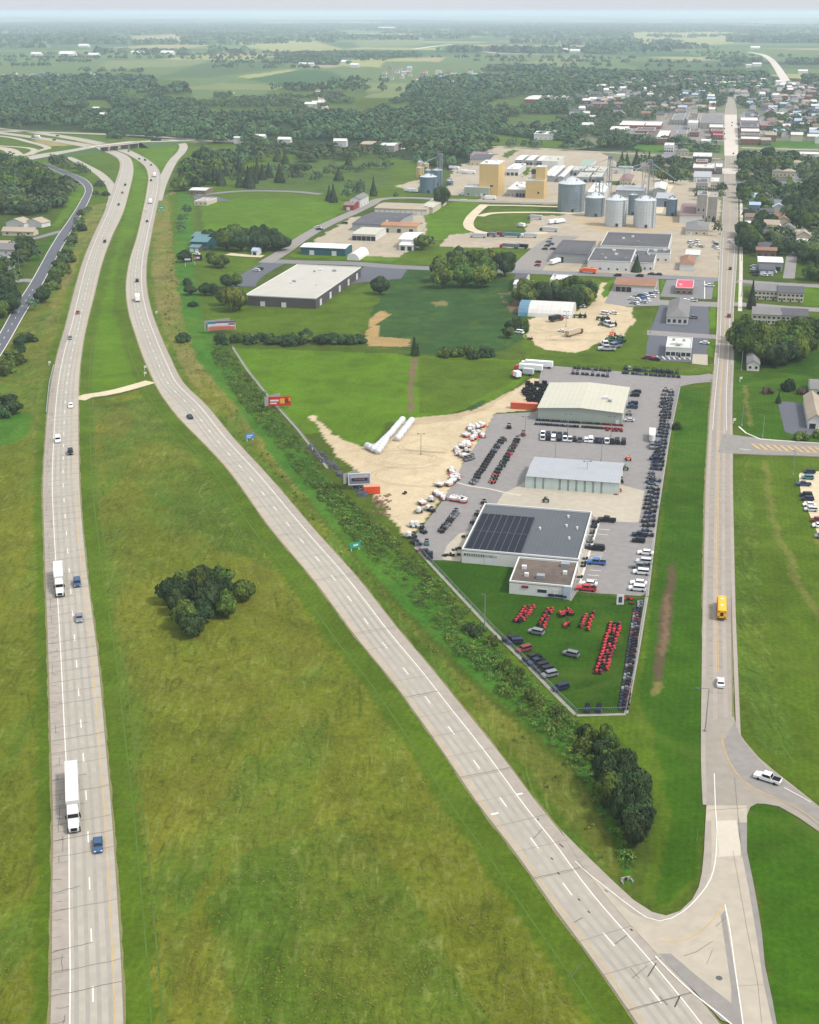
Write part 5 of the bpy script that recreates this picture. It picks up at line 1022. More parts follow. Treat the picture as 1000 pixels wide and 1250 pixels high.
building('equipment_showroom', 'large cream-roofed metal building at the far end of the dealer lot', (657, 498), (760, 503.6), (673, 467.6), 5.2, 'gy', 1.1, 'cream', 'lgreen', [D_('r', 2, 4, 4, 'w'), D_('f', 1, 1.2, 2.2, 'w', (.9, 1))], vents=3)
b = building('service_building', 'long grey-roofed shed with pale green roll-up doors in the dealer lot middle', (643.5, 581.5), (755.5, 589), (650, 558), 4.2, 'gx', .9, 'greyblue', 'white', [D_('f', 11, 3.6, 3.9, 'p'), D_('l', 1, 4, 3.8, 'd')])
b = building('main_dealer_building', 'big white building with slate roof and dark solar panels on one end', (564, 672), (706, 686), (602, 617), 3.9, 'flat', 0, 'slate', 'white', [W_('f', 14, .8, 2.4, 3.2, (.02, .3)), D_('f', 1, 3, 3, 'w', (.2, .3)), W_('r', 8, 1.6, 1, 3)], vents=0)
w, d = b['w'], b['d']; solar = mat('solar_panel_glass', rgb(30, 34, 46), rough=.6, spec=.12, var=.12); sframe = mat('panel_frame', rgb(120, 126, 134), rough=.4, metal=.5)
for rw in range(2):
    for k in range(8):
        pw = w*.485/8; x0 = .8+k*pw; y0 = .8+rw*d*.38; mb = MB(); mb.box(x0+.06, x0+pw-.06, y0+.08, y0+d*.375, 4.25, 4.37)
        for q in range(1, 6): pass
        s = mb.build('solar_panel', solar, b); mb = MB(); e = .05; X0, X1, Y0, Y1 = x0+.06, x0+pw-.06, y0+.08, y0+d*.375
        for q in ((X0-e, X0, Y0-e, Y1+e), (X1, X1+e, Y0-e, Y1+e), (X0, X1, Y0-e, Y0), (X0, X1, Y1, Y1+e)): mb.box(*q, 4.25, 4.4)
        mb.build('frame', sframe, s)
for k in range(5): mb = MB(); x = w*random.uniform(.55, .95); y = d*random.uniform(.2, .95); mb.cyl(x, y, 4.0, 4.8, .35, n=8); mb.build('roof_vent', trim, b)
b = building('showroom_wing', 'white-walled wing with brown tarred flat roof at the lawn edge', (622, 711), (698, 716), (636, 682), 3.4, 'flat', 0, 'tar', 'white', [W_('l', 3, 1.4, 1.2, 2.6), W_('f', 1, 2.6, 1.2, 2.2, (.47, .6)), D_('f', 1, 1.2, 2.3, 'w', (.7, .8)), W_('r', 6, 2.4, .6, 3)], vents=5)
sgn = MB(); w = b['w']; sgn.box(w*.2, w*.31, -.16, -.06, 2.2, 2.9); q = sgn.build('fascia_sign', mat('dark_red_paint', rgb(140, 52, 56)), b); sgn = MB(); sgn.box(w*.88, w*1.0, -.5, -.04, 0.05, 3.9); sgn.build('entrance_bay', mat('pale_blue_panel', rgb(176, 190, 202)), b)
building('grey_warehouse', 'vast flat pale-roofed warehouse with dark brick walls beside the cross street', (299, 361), (381.5, 367.8), (349.5, 323), 5.4, 'flat', 0, 'membrane', 'dark', [D_('r', 5, 3.4, 3.6, 'w'), D_('f', 2, 2.5, 2.6, 'w', (.1, .7))], vents=6)
building('teal_shed', 'long shed with white roof and dark teal walls above the cross street', (367, 301.5), (420, 304.5), (367.5, 296), 5, 'gx', .9, 'white', 'teal', [D_('f', 2, 3, 3, 'w')])
building('hoop_shelter', 'small white fabric hoop shelter beside the teal shed', (423.5, 309), (437, 310.5), (428, 301), 4.5, 'hoopy', 4.6, 'white', 'white')
building('white_workshop', 'white gabled workshop with several roof levels in the gravel yard', (487, 292), (505.5, 293.5), (489, 283), 6, 'gx', 1.8, 'white', 'white', [D_('f', 2, 3.4, 3.5, 'w')])
building('white_lean_shed', 'white lean-to standing before the gabled workshop', (487.5, 299), (503, 300.5), (488, 294), 3.6, 'gx', .8, 'white', 'white', [D_('f', 2, 3, 2.8, 'd')])
building('rust_roof_shed', 'shed with rust-orange roof behind the gravel yard', (465, 275), (508, 277.5), (474, 270.5), 5, 'gx', 1.0, 'rust', 'cream', [D_('f', 3, 3, 3, 'd')])
building('grey_roof_barn', 'wide barn with dark grey roof beside the plant road', (430, 273), (480, 276), (444, 258.5), 5, 'gx', 1.2, 'dgrey', 'grey', [D_('f', 2, 3, 3, 'w')], vents=2)
building('open_machine_shed', 'pale-roofed machine shed with open front below the grey barn', (430, 285.5), (456, 288), (436, 277), 4.5, 'gx', .7, 'cream', 'white', [D_('f', 5, 3.4, 3.2, 'd')])
building('long_cream_shed', 'long low cream-roofed shed with white doors beside the green field', (457, 254), (518, 258), (463, 247), 4.2, 'gx', 1.0, 'tan', 'cream', [D_('f', 10, 3, 2.8, 'w')]); building('side_cream_shed', 'shorter pale shed joined behind the long cream shed', (512, 253), (527, 254.5), (521, 242), 4.6, 'gy', .9, 'cream', 'cream')
building('mill_office', 'long grey metal building with white roof edge before the tan tower', (567, 228.5), (596, 230), (568, 225), 7.5, 'flat', 0, 'white', 'lgreen', [W_('f', 3, 1.6, 1, 2.6), D_('f', 2, 2, 2.6, 'w', (.4, .8))])
building('packing_plant', 'low plant building with white roof and dark loading docks', (619, 231.5), (655, 233.5), (628, 222), 6, 'flat', 0, 'white', 'conc', [D_('f', 7, 3, 3.4, 'd', (.3, 1)), W_('f', 2, 1.6, 1.2, 2.4, (0, .25))], vents=5)
building('tan_tower', 'tall tan windowless process tower, the highest block of the plant', (585.5, 200.5), (607.5, 202), (595, 195.5), 27, 'flat', 0, 'white', 'tan', [W_('f', 1, 3, 8, 9.5, (.5, .8))], vents=3); building('tan_block', 'tan block with a stepped top beside the loading docks', (642, 220.5), (663.5, 222), (644, 217), 15, 'flat', 0, 'white', 'tan', [W_('f', 1, 1.6, 4, 6, (.6, .8))], vents=1)
building('tan_upper_block', 'upper tan tower with one square dark vent opening', (654.5, 204.2), (665.3, 205), (655.5, 202), 26, 'flat', 0, 'white', 'tan', [], vents=1); building('dark_vent_house', 'small pale housing with square dark opening beside the tan towers', (649.5, 205), (653.8, 205.3), (650, 203.6), 24, 'flat', 0, 'white', 'cream', [W_('f', 1, 4, 19, 23)])
building('white_hall', 'white-roofed hall left behind the tan blocks', (618, 206.5), (632, 207.8), (622, 199.5), 6, 'flat', 0, 'white', 'white', [D_('f', 3, 3, 3, 'd')]); building('cream_house_roof', 'wide house with charcoal roof at the edge of the woods', (574, 194.5), (596, 196), (577, 187.5), 6, 'gx', 2.5, 'dgrey', 'cream', [W_('f', 4)], 'house'); building('mauve_house', 'house with mauve roof just behind the charcoal-roofed one', (574, 190), (592, 191.5), (576, 185.5), 7, 'gx', 2.5, 'mauve', 'white', [W_('f', 4)], 'house')
for i, (a, b_, c) in enumerate((((629, 195), (637, 195.6), (637, 189.3)), ((642, 195.5), (650, 196), (650.5, 189.6)), ((655.5, 196), (661, 196.5), (661, 190)))):
    building('storage_shed', f'small white-roofed shed, {ordw(i)} from left in the back row of the plant', a, b_, c, 5, 'gx', .6, 'white', 'grey', [D_('f', 2, 3, 3)], group='back row sheds')
building('cold_store', 'large pale cold store with white roof behind the plant towers', (662, 197), (680, 198.3), (668, 190.3), 9, 'flat', 0, 'cream', 'white'); building('pale_green_shed', 'pale green-roofed shed near the railway', (706, 203), (719, 204), (714, 194), 5, 'gx', 1, 'green', 'white')
for i, (a, b_, c) in enumerate((((663, 214), (669, 214.6), (673, 202.5)), ((669, 215.2), (676, 216), (684, 202.5)), ((681, 216), (687.5, 216.8), (696, 203)))):
    building('strip_hall', f'narrow white-roofed hall, {ordw(i)} from left of the plant rows', a, b_, c, 5, 'gy', .8, 'pale', 'grey', group='narrow plant halls')
for i, (a, b_, c) in enumerate((((699, 208), (711, 209), (702, 203)), ((714, 208.6), (726, 209.5), (718, 203.4)), ((704, 216), (718, 217), (707, 210.5)), ((722, 216), (733, 217), (726, 210.8)), ((729, 209.7), (737, 210.4), (733, 203.5)))):
    building('flat_store', 'flat pale-roofed store, '+['front left', 'front middle', 'near left', 'near right', 'front right'][i].replace('front', 'far')+' of the five behind the big bin', a, b_, c, 5, 'flat', 0, 'cream' if i % 2 else 'membrane', 'grey', [D_('f', 2, 3, 3)], group='flat stores behind the big bin')
building('white_mill_shed', 'bright white flat-roofed shed between the grain bins', (717, 235), (737, 237), (718, 223), 7, 'flat', 0, 'white', 'white'); building('elevator_shed', 'pale metal shed beside the lattice elevator', (797, 231), (812, 232), (801, 223), 7, 'gy', 1.6, 'pale', 'grey', [D_('f', 1, 4, 4)])
building('blue_arch_shed', 'bluish metal shed with a dark doorway behind the small bin', (801, 242), (821, 243), (803, 235), 7, 'gx', 2, 'greyblue', 'blue', [D_('f', 1, 4, 5, 'd', (.5, .8))]); building('low_mill_shed', 'low grey shed with long flat roof behind the white bins', (752, 232), (786, 233.5), (757, 226), 6, 'gx', 1, 'greyblue', 'grey')
building('mill_house', 'pink-roofed wooden house before the railway', (757, 219), (771, 220), (759, 213.5), 5, 'hip', 2.4, 'mauve', 'cream', [W_('f', 3)], 'house'); building('pale_green_store', 'low store with pale green-white roof between conifers', (754, 206), (771, 207), (756, 203), 5, 'flat', 0, 'green', 'white')
for nm, lb, FL, FR, BL, h, k, ri, rm, wm, op in (
    ('old_factory', 'factory wing with light metal front and dark patched roof by the yard entrance', (676, 309), (718, 311), (688, 293), 6, 'gx', 1, 'dark', 'grey', [D_('f', 1, 4, 4, 'd', (.12, .3)), D_('l', 1, 3, 3, 'd')]),
    ('main_factory', 'white-walled factory front with charcoal flat roof facing the cross street', (717.5, 318.5), (770, 320.5), (727, 303), 6, 'flat', 0, 'dark', 'white', [D_('f', 2, 3, 3, 'w', (.1, .5)), W_('f', 5)]),
    ('rear_factory', 'rear factory block with charcoal roof and white wall toward the grain bins', (733, 300), (816, 303.5), (740, 283.5), 6.5, 'flat', 0, 'dark', 'white', [D_('r', 2, 3, 3, 'w')]),
    ('factory_annex', 'small charcoal-roofed factory annex behind the dark conifer', (770.5, 321), (798, 322.5), (778, 306), 4.6, 'flat', 0, 'dark', 'white', [W_('f', 4)]),
    ('factory_block', 'white two-tone factory side block next to the green verge', (790, 309.5), (818, 311), (792, 303.8), 5.2, 'flat', 0, 'dgrey', 'white', [W_('f', 3)]),
    ('white_office', 'low white flat-roofed office below the cross street', (671.5, 342), (694, 343.5), (673, 335.6), 4, 'flat', 0, 'white', 'white', [W_('f', 4)]),
    ('strip_mall', 'brown-roofed row of garages with dark bays facing the car lot', (751, 347.5), (799.5, 350.6), (755, 338), 4, 'gx', .9, 'brown', 'cream', [D_('f', 3, 3.4, 3, 'd', (.03, .4)), D_('f', 4, 3, 2.6, 'w', (.42, 1))]),
    ('drive_in_kiosk', 'small kiosk with bright pink-red roof on the dark lot', (825, 351.5), (846, 353), (827, 342), 3.6, 'flat', 0, 'red', 'brown', [W_('f', 3, 2)]),
    ('bank_branch', 'grey hip-roofed bank with white columned front', (814, 386), (840, 388.5), (818.5, 367), 4, 'hip', 3.4, 'grey', 'white', [W_('f', 4, 1.6, .8, 2.6)]),
    ('restaurant', 'flat white and grey restaurant with rooftop machinery on the dark lot', (813, 424.5), (844, 427.5), (815.5, 412), 4.4, 'flat', 0, 'pale', 'white', [W_('f', 5, 2, .8, 2.6), D_('f', 1, 1.2, 2.2, 'd', (.5, .6))]),
    ('feed_mill', 'tall weathered concrete feed mill beside the main street', (851.5, 238), (863.5, 239), (853, 233.5), 21, 'flat', 0, 'dgrey', 'conc', [W_('f', 2, 1.4, 4, 6), W_('f', 2, 1.4, 9, 11)]),
    ('feed_mill_tower', 'pale concrete mill tower right of the feed mill', (865, 240.5), (876.5, 241.5), (866, 235.5), 19, 'flat', 0, 'tan', 'conc', [W_('f', 2, 1.4, 3, 5), D_('f', 1, 3, 4, 'd', (.6, .9))]),
    ('mauve_roof_store', 'white store with a broad mauve gabled roof beside the feed mill', (830, 262.5), (857.5, 264.5), (830, 248), 6, 'gx', 3, 'mauve', 'white', [D_('f', 1, 3, 3, 'd', (.8, 1))]),
    ('grey_roof_store', 'tan store with a grey hip roof facing the car lot', (837, 280), (864.5, 281.5), (839, 271), 4, 'hip', 3, 'grey', 'cream', [D_('f', 1, 3, 2.6, 'w', (.1, .3)), W_('f', 3)]),
    ('brown_roof_garage', 'small white garage with brown roof on the gravel corner', (830, 322), (848, 323), (831, 313), 4.2, 'hip', 2.6, 'brown', 'white', [D_('f', 2, 3, 2.8, 'w')]),
    ('white_roof_shed', 'plain white-roofed shed just behind the brown-roofed garage', (837.5, 310.5), (854, 311.5), (837.5, 304.8), 4.2, 'gx', 1, 'white', 'white', []),
    ('repair_shop', 'repair shop with long white roof and grey lower bay across the footpath', (926, 319.5), (956, 321), (926, 313), 5.5, 'gx', .8, 'white', 'grey', [D_('f', 3, 3, 3, 'd')]),
    ('repair_bay', 'grey shingled bay in front of the white-roofed repair shop', (927.5, 329), (946, 330), (929, 321.8), 3.6, 'gx', 1.2, 'dgrey', 'blue', [D_('f', 2, 3, 2.8, 'w')]),
    ('white_cottage', 'tiny white cottage with grey roof beside the big grove', (912.5, 444.5), (927.5, 445.5), (917, 433), 3, 'gy', 1.8, 'grey', 'white', [W_('f', 2)]),
    ('corner_house', 'long grey-roofed house with dark driveway on the right-hand side', (987, 513), (1006, 514), (989, 484), 3.4, 'gy', 2.6, 'tan', 'white', [D_('f', 1, 2.4, 2.2, 'd', (.1, .5)), W_('l', 4)]),
    ('garden_garage', 'small grey-roofed garage behind the corner house', (990, 475), (1010, 477), (990, 463), 3, 'gx', 1.8, 'grey', 'white', [W_('f', 1)]),
    ('rail_depot', 'white-roofed depot with dark wall by the railway crossing', (846, 191), (869, 192), (849, 186.5), 6, 'flat', 0, 'white', 'dark', [W_('f', 4)]),
    ('tavern_row', 'row of mixed flat roofs beside the street below the railway', (846, 205), (872, 206.5), (850, 199.5), 5, 'flat', 0, 'pale', 'brown', [W_('f', 5)]),
    ('tin_roof_shop', 'shop with a patched grey tin roof and parked cars in front', (847, 216), (868, 217), (849, 209), 5, 'gx', 1.4, 'greyblue', 'white', [W_('f', 3)]),
    ('shelter_hall', 'pale-roofed picnic shelter beside the freeway wood', (231, 232), (249.5, 233), (231, 228.6), 3.5, 'gx', 1, 'white', 'brown', [W_('f', 3, 2)]),
    ('clubhouse', 'tan flat-roofed clubhouse next to the dark court', (237, 246), (252, 246.8), (236, 241.2), 3, 'flat', 0, 'tan', 'cream', [W_('f', 3)]),
    ('white_farmhouse', 'white farmhouse with grey roof above the plant road', (427, 243.5), (439, 244.3), (428, 238), 6.5, 'gy', 2.6, 'grey', 'white', [W_('f', 2), W_('f', 2, 1.2, 4, 5.2), W_('r', 3)]),
    ('red_barn', 'small red barn attached in front of the white farmhouse', (419, 250.5), (430.5, 251.3), (421, 246.5), 4, 'gx', 1.6, 'mauve', 'red', [D_('f', 1, 2.6, 2.6, 'w')]),
    ('green_roof_house', 'dark house with two-tier teal roof at the end of the gravel drive', (232.5, 295), (253, 295.6), (234, 289.6), 5.5, 'gx', 2, 'teal', 'teal', [W_('f', 4), D_('f', 1, 2.4, 2.4, 'd', (.4, .6))]),
    ('green_roof_wing', 'rear wing of the house, teal metal roof', (234, 288.6), (253, 289.2), (236, 283.6), 6.5, 'gx', 2, 'teal', 'teal', []),
    ('green_roof_garage', 'low teal-roofed garage in front of the teal-roofed house', (231, 302), (243, 302.4), (232, 298.6), 3, 'gx', 1.2, 'teal', 'dark', [D_('f', 2, 2.6, 2.4, 'w')]),
    ('lawn_pavilion', 'small white pavilion beneath the dark grove', (307, 306), (314, 306.4), (308, 303.5), 3, 'gx', 1.4, 'blue', 'white', [D_('f', 1, 2.4, 2.2, 'd')]),
    ('grove_house', 'brown-roofed house hidden behind the crop field grove', (628, 341), (641, 342), (629, 333.5), 4, 'gx', 2, 'dgrey', 'white', [W_('f', 2)]),
    ('field_barn', 'pale-roofed barn beside the white hoop house grove', (627, 347), (647, 348), (630, 341.5), 4, 'gx', 1, 'pale', 'white', [D_('f', 2, 3, 2.6, 'w')])):
    building(nm, lb, FL, FR, BL, h, k, ri, rm, wm, op, 'house' if 'house' in nm and 'green' not in nm else 'building', vents={'restaurant': 6, 'main_factory': 5, 'rear_factory': 4, 'drive_in_kiosk': 1}.get(nm, 0))
b = building('hoop_barn', 'long white fabric hoop barn with one blue end beside the sandy yard', (644.5, 386), (697.5, 389.5), (645.5, 375.5), 0.05, 'hoop', 6.2, 'pale', 'white')
mb = MB(); d = b['d']; n_ = 10; pr = [(d/2-(d/2+.1)*cos(pi*k/n_), 6.2*sin(pi*k/n_)) for k in range(n_+1)]; mb.prismx(pr[::-1], -5.5, -.15); mb.build('blue_end_bay', mat('faded_blue_tarpaulin', rgb(96, 136, 158)), b)
# two long apartment rows of two stepped units each
for i, (FL, FR, BL, lb) in enumerate((((921, 354.5), (950, 356.5), (921.5, 346.5), 'left unit of the upper apartment row'), ((950.4, 357), (982, 359.5), (951, 349.5), 'right unit of the upper apartment row'), ((919, 383.5), (954, 385.5), (921, 375), 'left unit of the lower apartment row'), ((954.4, 385), (987, 387.5), (955, 377), 'right unit of the lower apartment row'))):
    b = building('apartment_unit', 'brown-shingled two-storey '+lb, FL, FR, BL, 5, 'gx', 2.2, 'dgrey' if i % 2 else 'grey', 'cream', [W_('f', 6, 1.4, .9, 2), W_('f', 6, 1.4, 3.1, 4.2), D_('f', 3, 1.1, 2.1, 'd')], 'apartment building', 'apartment rows across the street')
# downtown: flat-roofed brick blocks
DT = [((756, 152.5), (785, 154), (757, 148), 'white', 'brick'), ((785.5, 153), (806, 154.5), (787, 148.5), 'white', 'brick'), ((764, 163), (786, 164), (766, 157), 'grey', 'brown'), ((786.5, 168), (800.5, 169), (789, 158), 'tar', 'brick'), ((801, 169), (814, 169.8), (804, 159.5), 'white', 'brick'), ((776, 159.5), (798, 160.5), (778, 155.5), 'tar', 'brick'), ((820, 146), (834, 147), (822, 139), 'grey', 'conc'),
      ((839, 146), (851, 147), (841, 138), 'tar', 'cream'), ((840, 150), (852, 151), (840, 147), 'white', 'white'), ((854, 149.5), (882.5, 151), (856, 139.5), 'grey', 'conc'), ((866, 155.5), (883, 156.5), (867, 152), 'pale', 'brick'), ((868, 160), (883, 161), (869, 157.5), 'tar', 'brick'), ((871, 164.5), (883, 165.3), (872, 161.5), 'red', 'brick'), ((856, 172), (868, 172.6), (857, 170), 'white', 'white'),
      ((904.5, 147), (926, 148.5), (905, 143.5), 'white', 'brick'), ((904.5, 155), (926, 156.5), (905, 148.5), 'dark', 'brick'), ((905, 160.5), (928, 162), (905.5, 157), 'pale', 'brick'), ((905, 165), (928, 166.5), (905.5, 162.5), 'tar', 'brown'), ((905, 169.5), (928, 171), (906, 167), 'white', 'brick'), ((929, 153), (945, 154), (929, 148), 'mauve', 'brick'), ((909, 144), (920, 144.6), (911, 137), 'dgrey', 'cream'), ((975, 188), (1002, 189), (975, 185.6), 'white', 'white'), ((909, 188), (930, 189), (911, 185), 'mauve', 'brick'), ((850, 223), (864, 224), (851, 218.5), 'dgrey', 'conc'), ((868, 222), (878, 223), (869, 217), 'pale', 'cream'), ((850, 197.5), (864, 198.5), (851, 194.5), 'tar', 'brick'), ((874, 204), (882, 204.6), (875, 200), 'white', 'brown'), ((811, 177.5), (822, 178.5), (813, 174.5), 'white', 'white'), ((826, 163), (838, 164), (828, 159.5), 'grey', 'cream'), ((842, 161), (853, 162), (843, 157), 'tar', 'brick'), ((929, 164), (946, 165), (930, 160), 'grey', 'cream'), ((929, 171), (942, 172), (930, 168), 'tan', 'brown')]
for FL, FR, BL, rm, wm in DT:
    b = building('shop_block' if FL[1] < 176 else 'street_store', None, FL, FR, BL, random.uniform(6, 9), 'flat', 0, rm, wm, [W_('f', 4, 2, 1, 3), W_('f', 4, 1.2, 4.4, 5.6)], vents=1)
    reg(b, 'in the town centre', f'{rm if rm not in ("tar", "pale") else {"tar": "brown", "pale": "light"}[rm]}-roofed {wm} shop block', 'shop building', 'flat-roofed blocks of the town centre', per=8)

# detached houses
def house(px, py, w, d, h, rm, wm, ang=0.0, kind='gx', where='', group='', label=None, chim=False):
    x, y = G(px, py); root = empty('house', (x, y, 0), GRID+ang); sub = MB()
    mb = MB(); rise = min(w, d)*.28
    if kind == 'gx': mb.prismx([(-d/2, 0), (d/2, 0), (d/2, h), (0, h+rise), (-d/2, h)], -w/2, w/2)
    else: mb.box(-w/2, w/2, -d/2, d/2, 0, h)
    mb.build('wall', walls[wm], root); mb = MB(); o = .5
    if kind == 'gx': mb.prismx([(-d/2-o, h-.1), (-d/2-o, h+.1), (0, h+rise+.2), (d/2+o, h+.1), (d/2+o, h-.1), (0, h+rise)][::-1], -w/2-o, w/2+o)
    else:
        i = min(w, d)/2; P = [(-w/2-o, -d/2-o, h), (w/2+o, -d/2-o, h), (w/2+o, d/2+o, h), (-w/2-o, d/2+o, h)]; A, B = (-w/2+i, 0, h+rise), (w/2-i, 0, h+rise)
        mb.quad(P[0], P[1], B, A); mb.tri(P[1], P[2], B); mb.quad(P[2], P[3], A, B); mb.tri(P[3], P[0], A)
    rf = mb.build('roof', roofs[rm], root)
    if chim: mb = MB(); mb.box(-.4, .4, .6, 1.4, h, h+rise+1.0); mb.build('chimney', walls['brick'], rf)
    for k in range(3):
        mb = MB(); u = -w/2+w*(k+.5)/3
        if k == 1: mb.box(u-.5, u+.5, -d/2-.05, -d/2+.05, .05, 2.1); mb.build('door', ddoor, root)
        else: mb.box(u-.8, u+.8, -d/2-.05, -d/2+.05, 1, 2.2); mb.build('window', glass, root)
    nice = {'white': 'white', 'grey': 'grey', 'dgrey': 'charcoal', 'brown': 'brown', 'mauve': 'mauve', 'tan': 'tan', 'blue': 'pale blue', 'pale': 'light metal'}[rm]
    if label: tag(root, label, 'house', group or None)
    else: reg(root, where, f'{nice}-roofed house', 'house', group)
    return root
for px, py, w, d, h, rm, wm, a, k, wh in (
    (25, 217, 26, 10, 3.2, 'mauve', 'brick', 0, 'gx', 0), (24, 225, 24, 9, 3, 'grey', 'white', .1, 'gx', 0), (63, 234, 17, 13, 3.4, 'tan', 'cream', .4, 'gx', 0), (58, 245, 14, 9, 3, 'grey', 'white', 0, 'gx', 0), (24, 248, 20, 11, 3, 'blue', 'white', .1, 'gx', 0), (3, 258, 14, 10, 3, 'grey', 'white', 0, 'gx', 0),
    (24, 276, 10.5, 17, 3.4, 'tan', 'white', -1.75, 'gx', 1), (46, 276, 10.5, 16, 3.4, 'tan', 'white', -1.75, 'gx', 1), (25, 286.5, 24, 9, 3, 'tan', 'cream', .1, 'gx', 1), (12, 309, 16, 12, 3.4, 'grey', 'white', .1, 'gx', 1), (3, 303, 12, 8, 3, 'tan', 'white', .2, 'gx', 1), (0, 320, 12, 9, 3, 'grey', 'white', 0, 'gx', 1), (-5, 240, 12, 9, 3, 'grey', 'white', 0, 'gx', 0), (2, 328, 14, 9, 3, 'dgrey', 'white', 0, 'gx', 1)):
    house(px, py, w, d, h, rm, wm, a, k, 'in the housing above the side street' if wh == 0 else 'round the striped lawn', 'houses beside the frontage road', chim=(w > 15))
for px, py, w, d, h, rm, wm, k in ((917, 247, 11, 12, 5, 'blue', 'white', 'gx'), (925, 250, 7, 7, 3.4, 'grey', 'white', 'gx'), (921, 257, 8.5, 7, 5, 'blue', 'blue', 'gx'), (933, 247, 7, 6, 4, 'grey', 'white', 'gx'), (932, 251, 7, 6, 3, 'white', 'white', 'gx'), (945, 250, 6.5, 6, 3.4, 'dgrey', 'white', 'gx'), (916, 271, 8.5, 8, 4.4, 'mauve', 'cream', 'gx'), (915, 276, 6, 4, 2.8, 'white', 'white', 'gx'), (947, 270, 12, 7, 3.2, 'brown', 'cream', 'gx'), (937, 291, 11, 7, 3, 'tan', 'white', 'gx'), (949, 290, 9, 7, 3.4, 'tan', 'cream', 'gx'), (947, 280, 6, 4, 3, 'white', 'white', 'gx'), (949, 284, 9, 4, 3, 'white', 'white', 'gx'),
                                     (962, 237, 10, 9, 5, 'blue', 'white', 'gx'), (953, 226, 9, 7, 5, 'dgrey', 'white', 'gx'), (949, 215, 10, 8, 5, 'grey', 'cream', 'hip'), (963, 215, 12, 8, 5, 'tan', 'cream', 'hip'), (916, 221, 12, 10, 5, 'mauve', 'cream', 'hip'), (984, 291, 10, 8, 3, 'white', 'white', 'gx'), (975, 289, 10, 8, 3, 'tan', 'white', 'gx'), (996, 286, 8, 6, 3, 'white', 'white', 'gx'), (988, 300, 16, 5, 3.2, 'white', 'white', 'gx'), (933, 308, 10, 8, 4.5, 'dgrey', 'white', 'gx'), (935, 313, 13, 6, 4.5, 'brown', 'brown', 'gx'), (990, 251, 7, 6, 3, 'grey', 'white', 'gx'), (982, 310, 6, 5, 3, 'white', 'white', 'gx'),
                                     (985, 232, 9, 8, 4.4, 'dgrey', 'white', 'gx'), (972, 204, 12, 8, 5, 'tan', 'white', 'hip'), (970, 198, 10, 8, 5, 'grey', 'white', 'hip'), (904, 226, 8, 8, 4, 'grey', 'white', 'gx'), (999, 262, 9, 7, 4, 'grey', 'white', 'gx')):
    house(px, py, w, d, h, rm, wm, 0, k, 'in the blocks right of the main street', 'houses of the street blocks')
for px, py, w, d, h, rm, wm in ((812, 209, 10, 9, 5, 'mauve', 'cream'), (823, 207, 11, 9, 5, 'tan', 'white'), (821, 200, 16, 8, 4, 'blue', 'white'), (834, 189, 12, 8, 5, 'grey', 'cream'), (833, 216, 10, 8, 4, 'grey', 'white'), (790, 208, 10, 7, 4, 'mauve', 'cream')):
    house(px, py, w, d, h, rm, wm, 0, 'hip', 'in the yard beyond the grain elevator', 'houses beyond the elevator')
# small far houses of the town, one mesh each
def far_house(x, y, w, d, h, rm, wm, ang, where, grp):
    mb = MB(); r = w*.0+d*.3; mb.prismx([(-d/2, 0), (d/2, 0), (d/2, h), (0, h+r), (-d/2, h)], -w/2, w/2, 0); mb.prismx([(-d/2-.4, h-.1), (-d/2-.4, h+.15), (0, h+r+.25), (d/2+.4, h+.15), (d/2+.4, h-.1), (0, h+r+.02)][::-1], -w/2-.4, w/2+.4, 1)
    o = mb.build('town_house', [walls[wm], roofs[rm]]); o.location = (x, y, 0); o.rotation_euler = (0, 0, ang)
    nice = {'white': 'white', 'grey': 'grey', 'dgrey': 'charcoal', 'brown': 'brown', 'mauve': 'mauve', 'tan': 'tan', 'blue': 'pale blue', 'pale': 'light'}[rm]; reg(o, where, f'{nice}-roofed far house', 'house', grp, per=20)
def far_houses(poly, n, where, wr=(9, 16), hr=(5, 8)):
    P = [G(*p) for p in poly]; k = 0; t_ = 0; a = np.array(P).min(0); b = np.array(P).max(0); got = []
    while k < n and t_ < 4000:
        t_ += 1; x, y = random.uniform(a[0], b[0]), random.uniform(a[1], b[1])
        if not inside(np.array([x]), np.array([y]), P)[0] or any((x-p)**2+(y-q)**2 < 22**2 for p, q in got): continue
        if dist_line(np.array([[x, y]]), MS.C[::8])[0] < 28: continue
        got.append((x, y)); k += 1
        far_house(x, y, random.uniform(*wr), random.uniform(8, 11), random.uniform(*hr), random.choice(('grey', 'dgrey', 'tan', 'dgrey', 'blue', 'mauve', 'grey', 'pale', 'brown')), random.choice(('white', 'cream', 'cream', 'white', 'blue', 'conc', 'brown')), GRID+random.choice((0, pi/2))+random.uniform(-.05, .05), where, 'small houses of the far town')
far_houses([(800, 150), (808, 108), (885, 112), (884, 140), (850, 139)], 66, 'left of the main street')
far_houses([(900, 146), (900, 122), (1000, 132), (1000, 178), (935, 172), (930, 150)], 76, 'right of the main street')
far_houses([(700, 150), (720, 104), (800, 104), (798, 146)], 54, 'between the park and the town')
far_houses([(500, 104), (520, 90), (600, 88), (590, 108)], 26, 'in the wooded suburb'); far_houses([(0, 97), (0, 92), (130, 90), (130, 96)], 14, 'along the far wood edge'); far_houses([(455, 98), (470, 84), (510, 86), (500, 100)], 12, 'in the suburb beyond the fields')
far_houses([(906, 236), (1004, 236), (1004, 300), (970, 296), (906, 300)], 24, 'right of the footpath', (8, 12), (3.5, 5.5))
mb = MB(); tm = [walls['white'], roofs['grey'], roofs['white'], roofs['dgrey'], roofs['tan'], walls['brick']]; k = 0
Pw = [G(*p) for p in ((690, 130), (745, 106), (800, 99), (905, 98), (960, 105), (1010, 110), (1010, 135), (900, 122), (885, 114), (800, 112), (740, 132), (700, 150))]; a_, b_ = np.array(Pw).min(0), np.array(Pw).max(0)
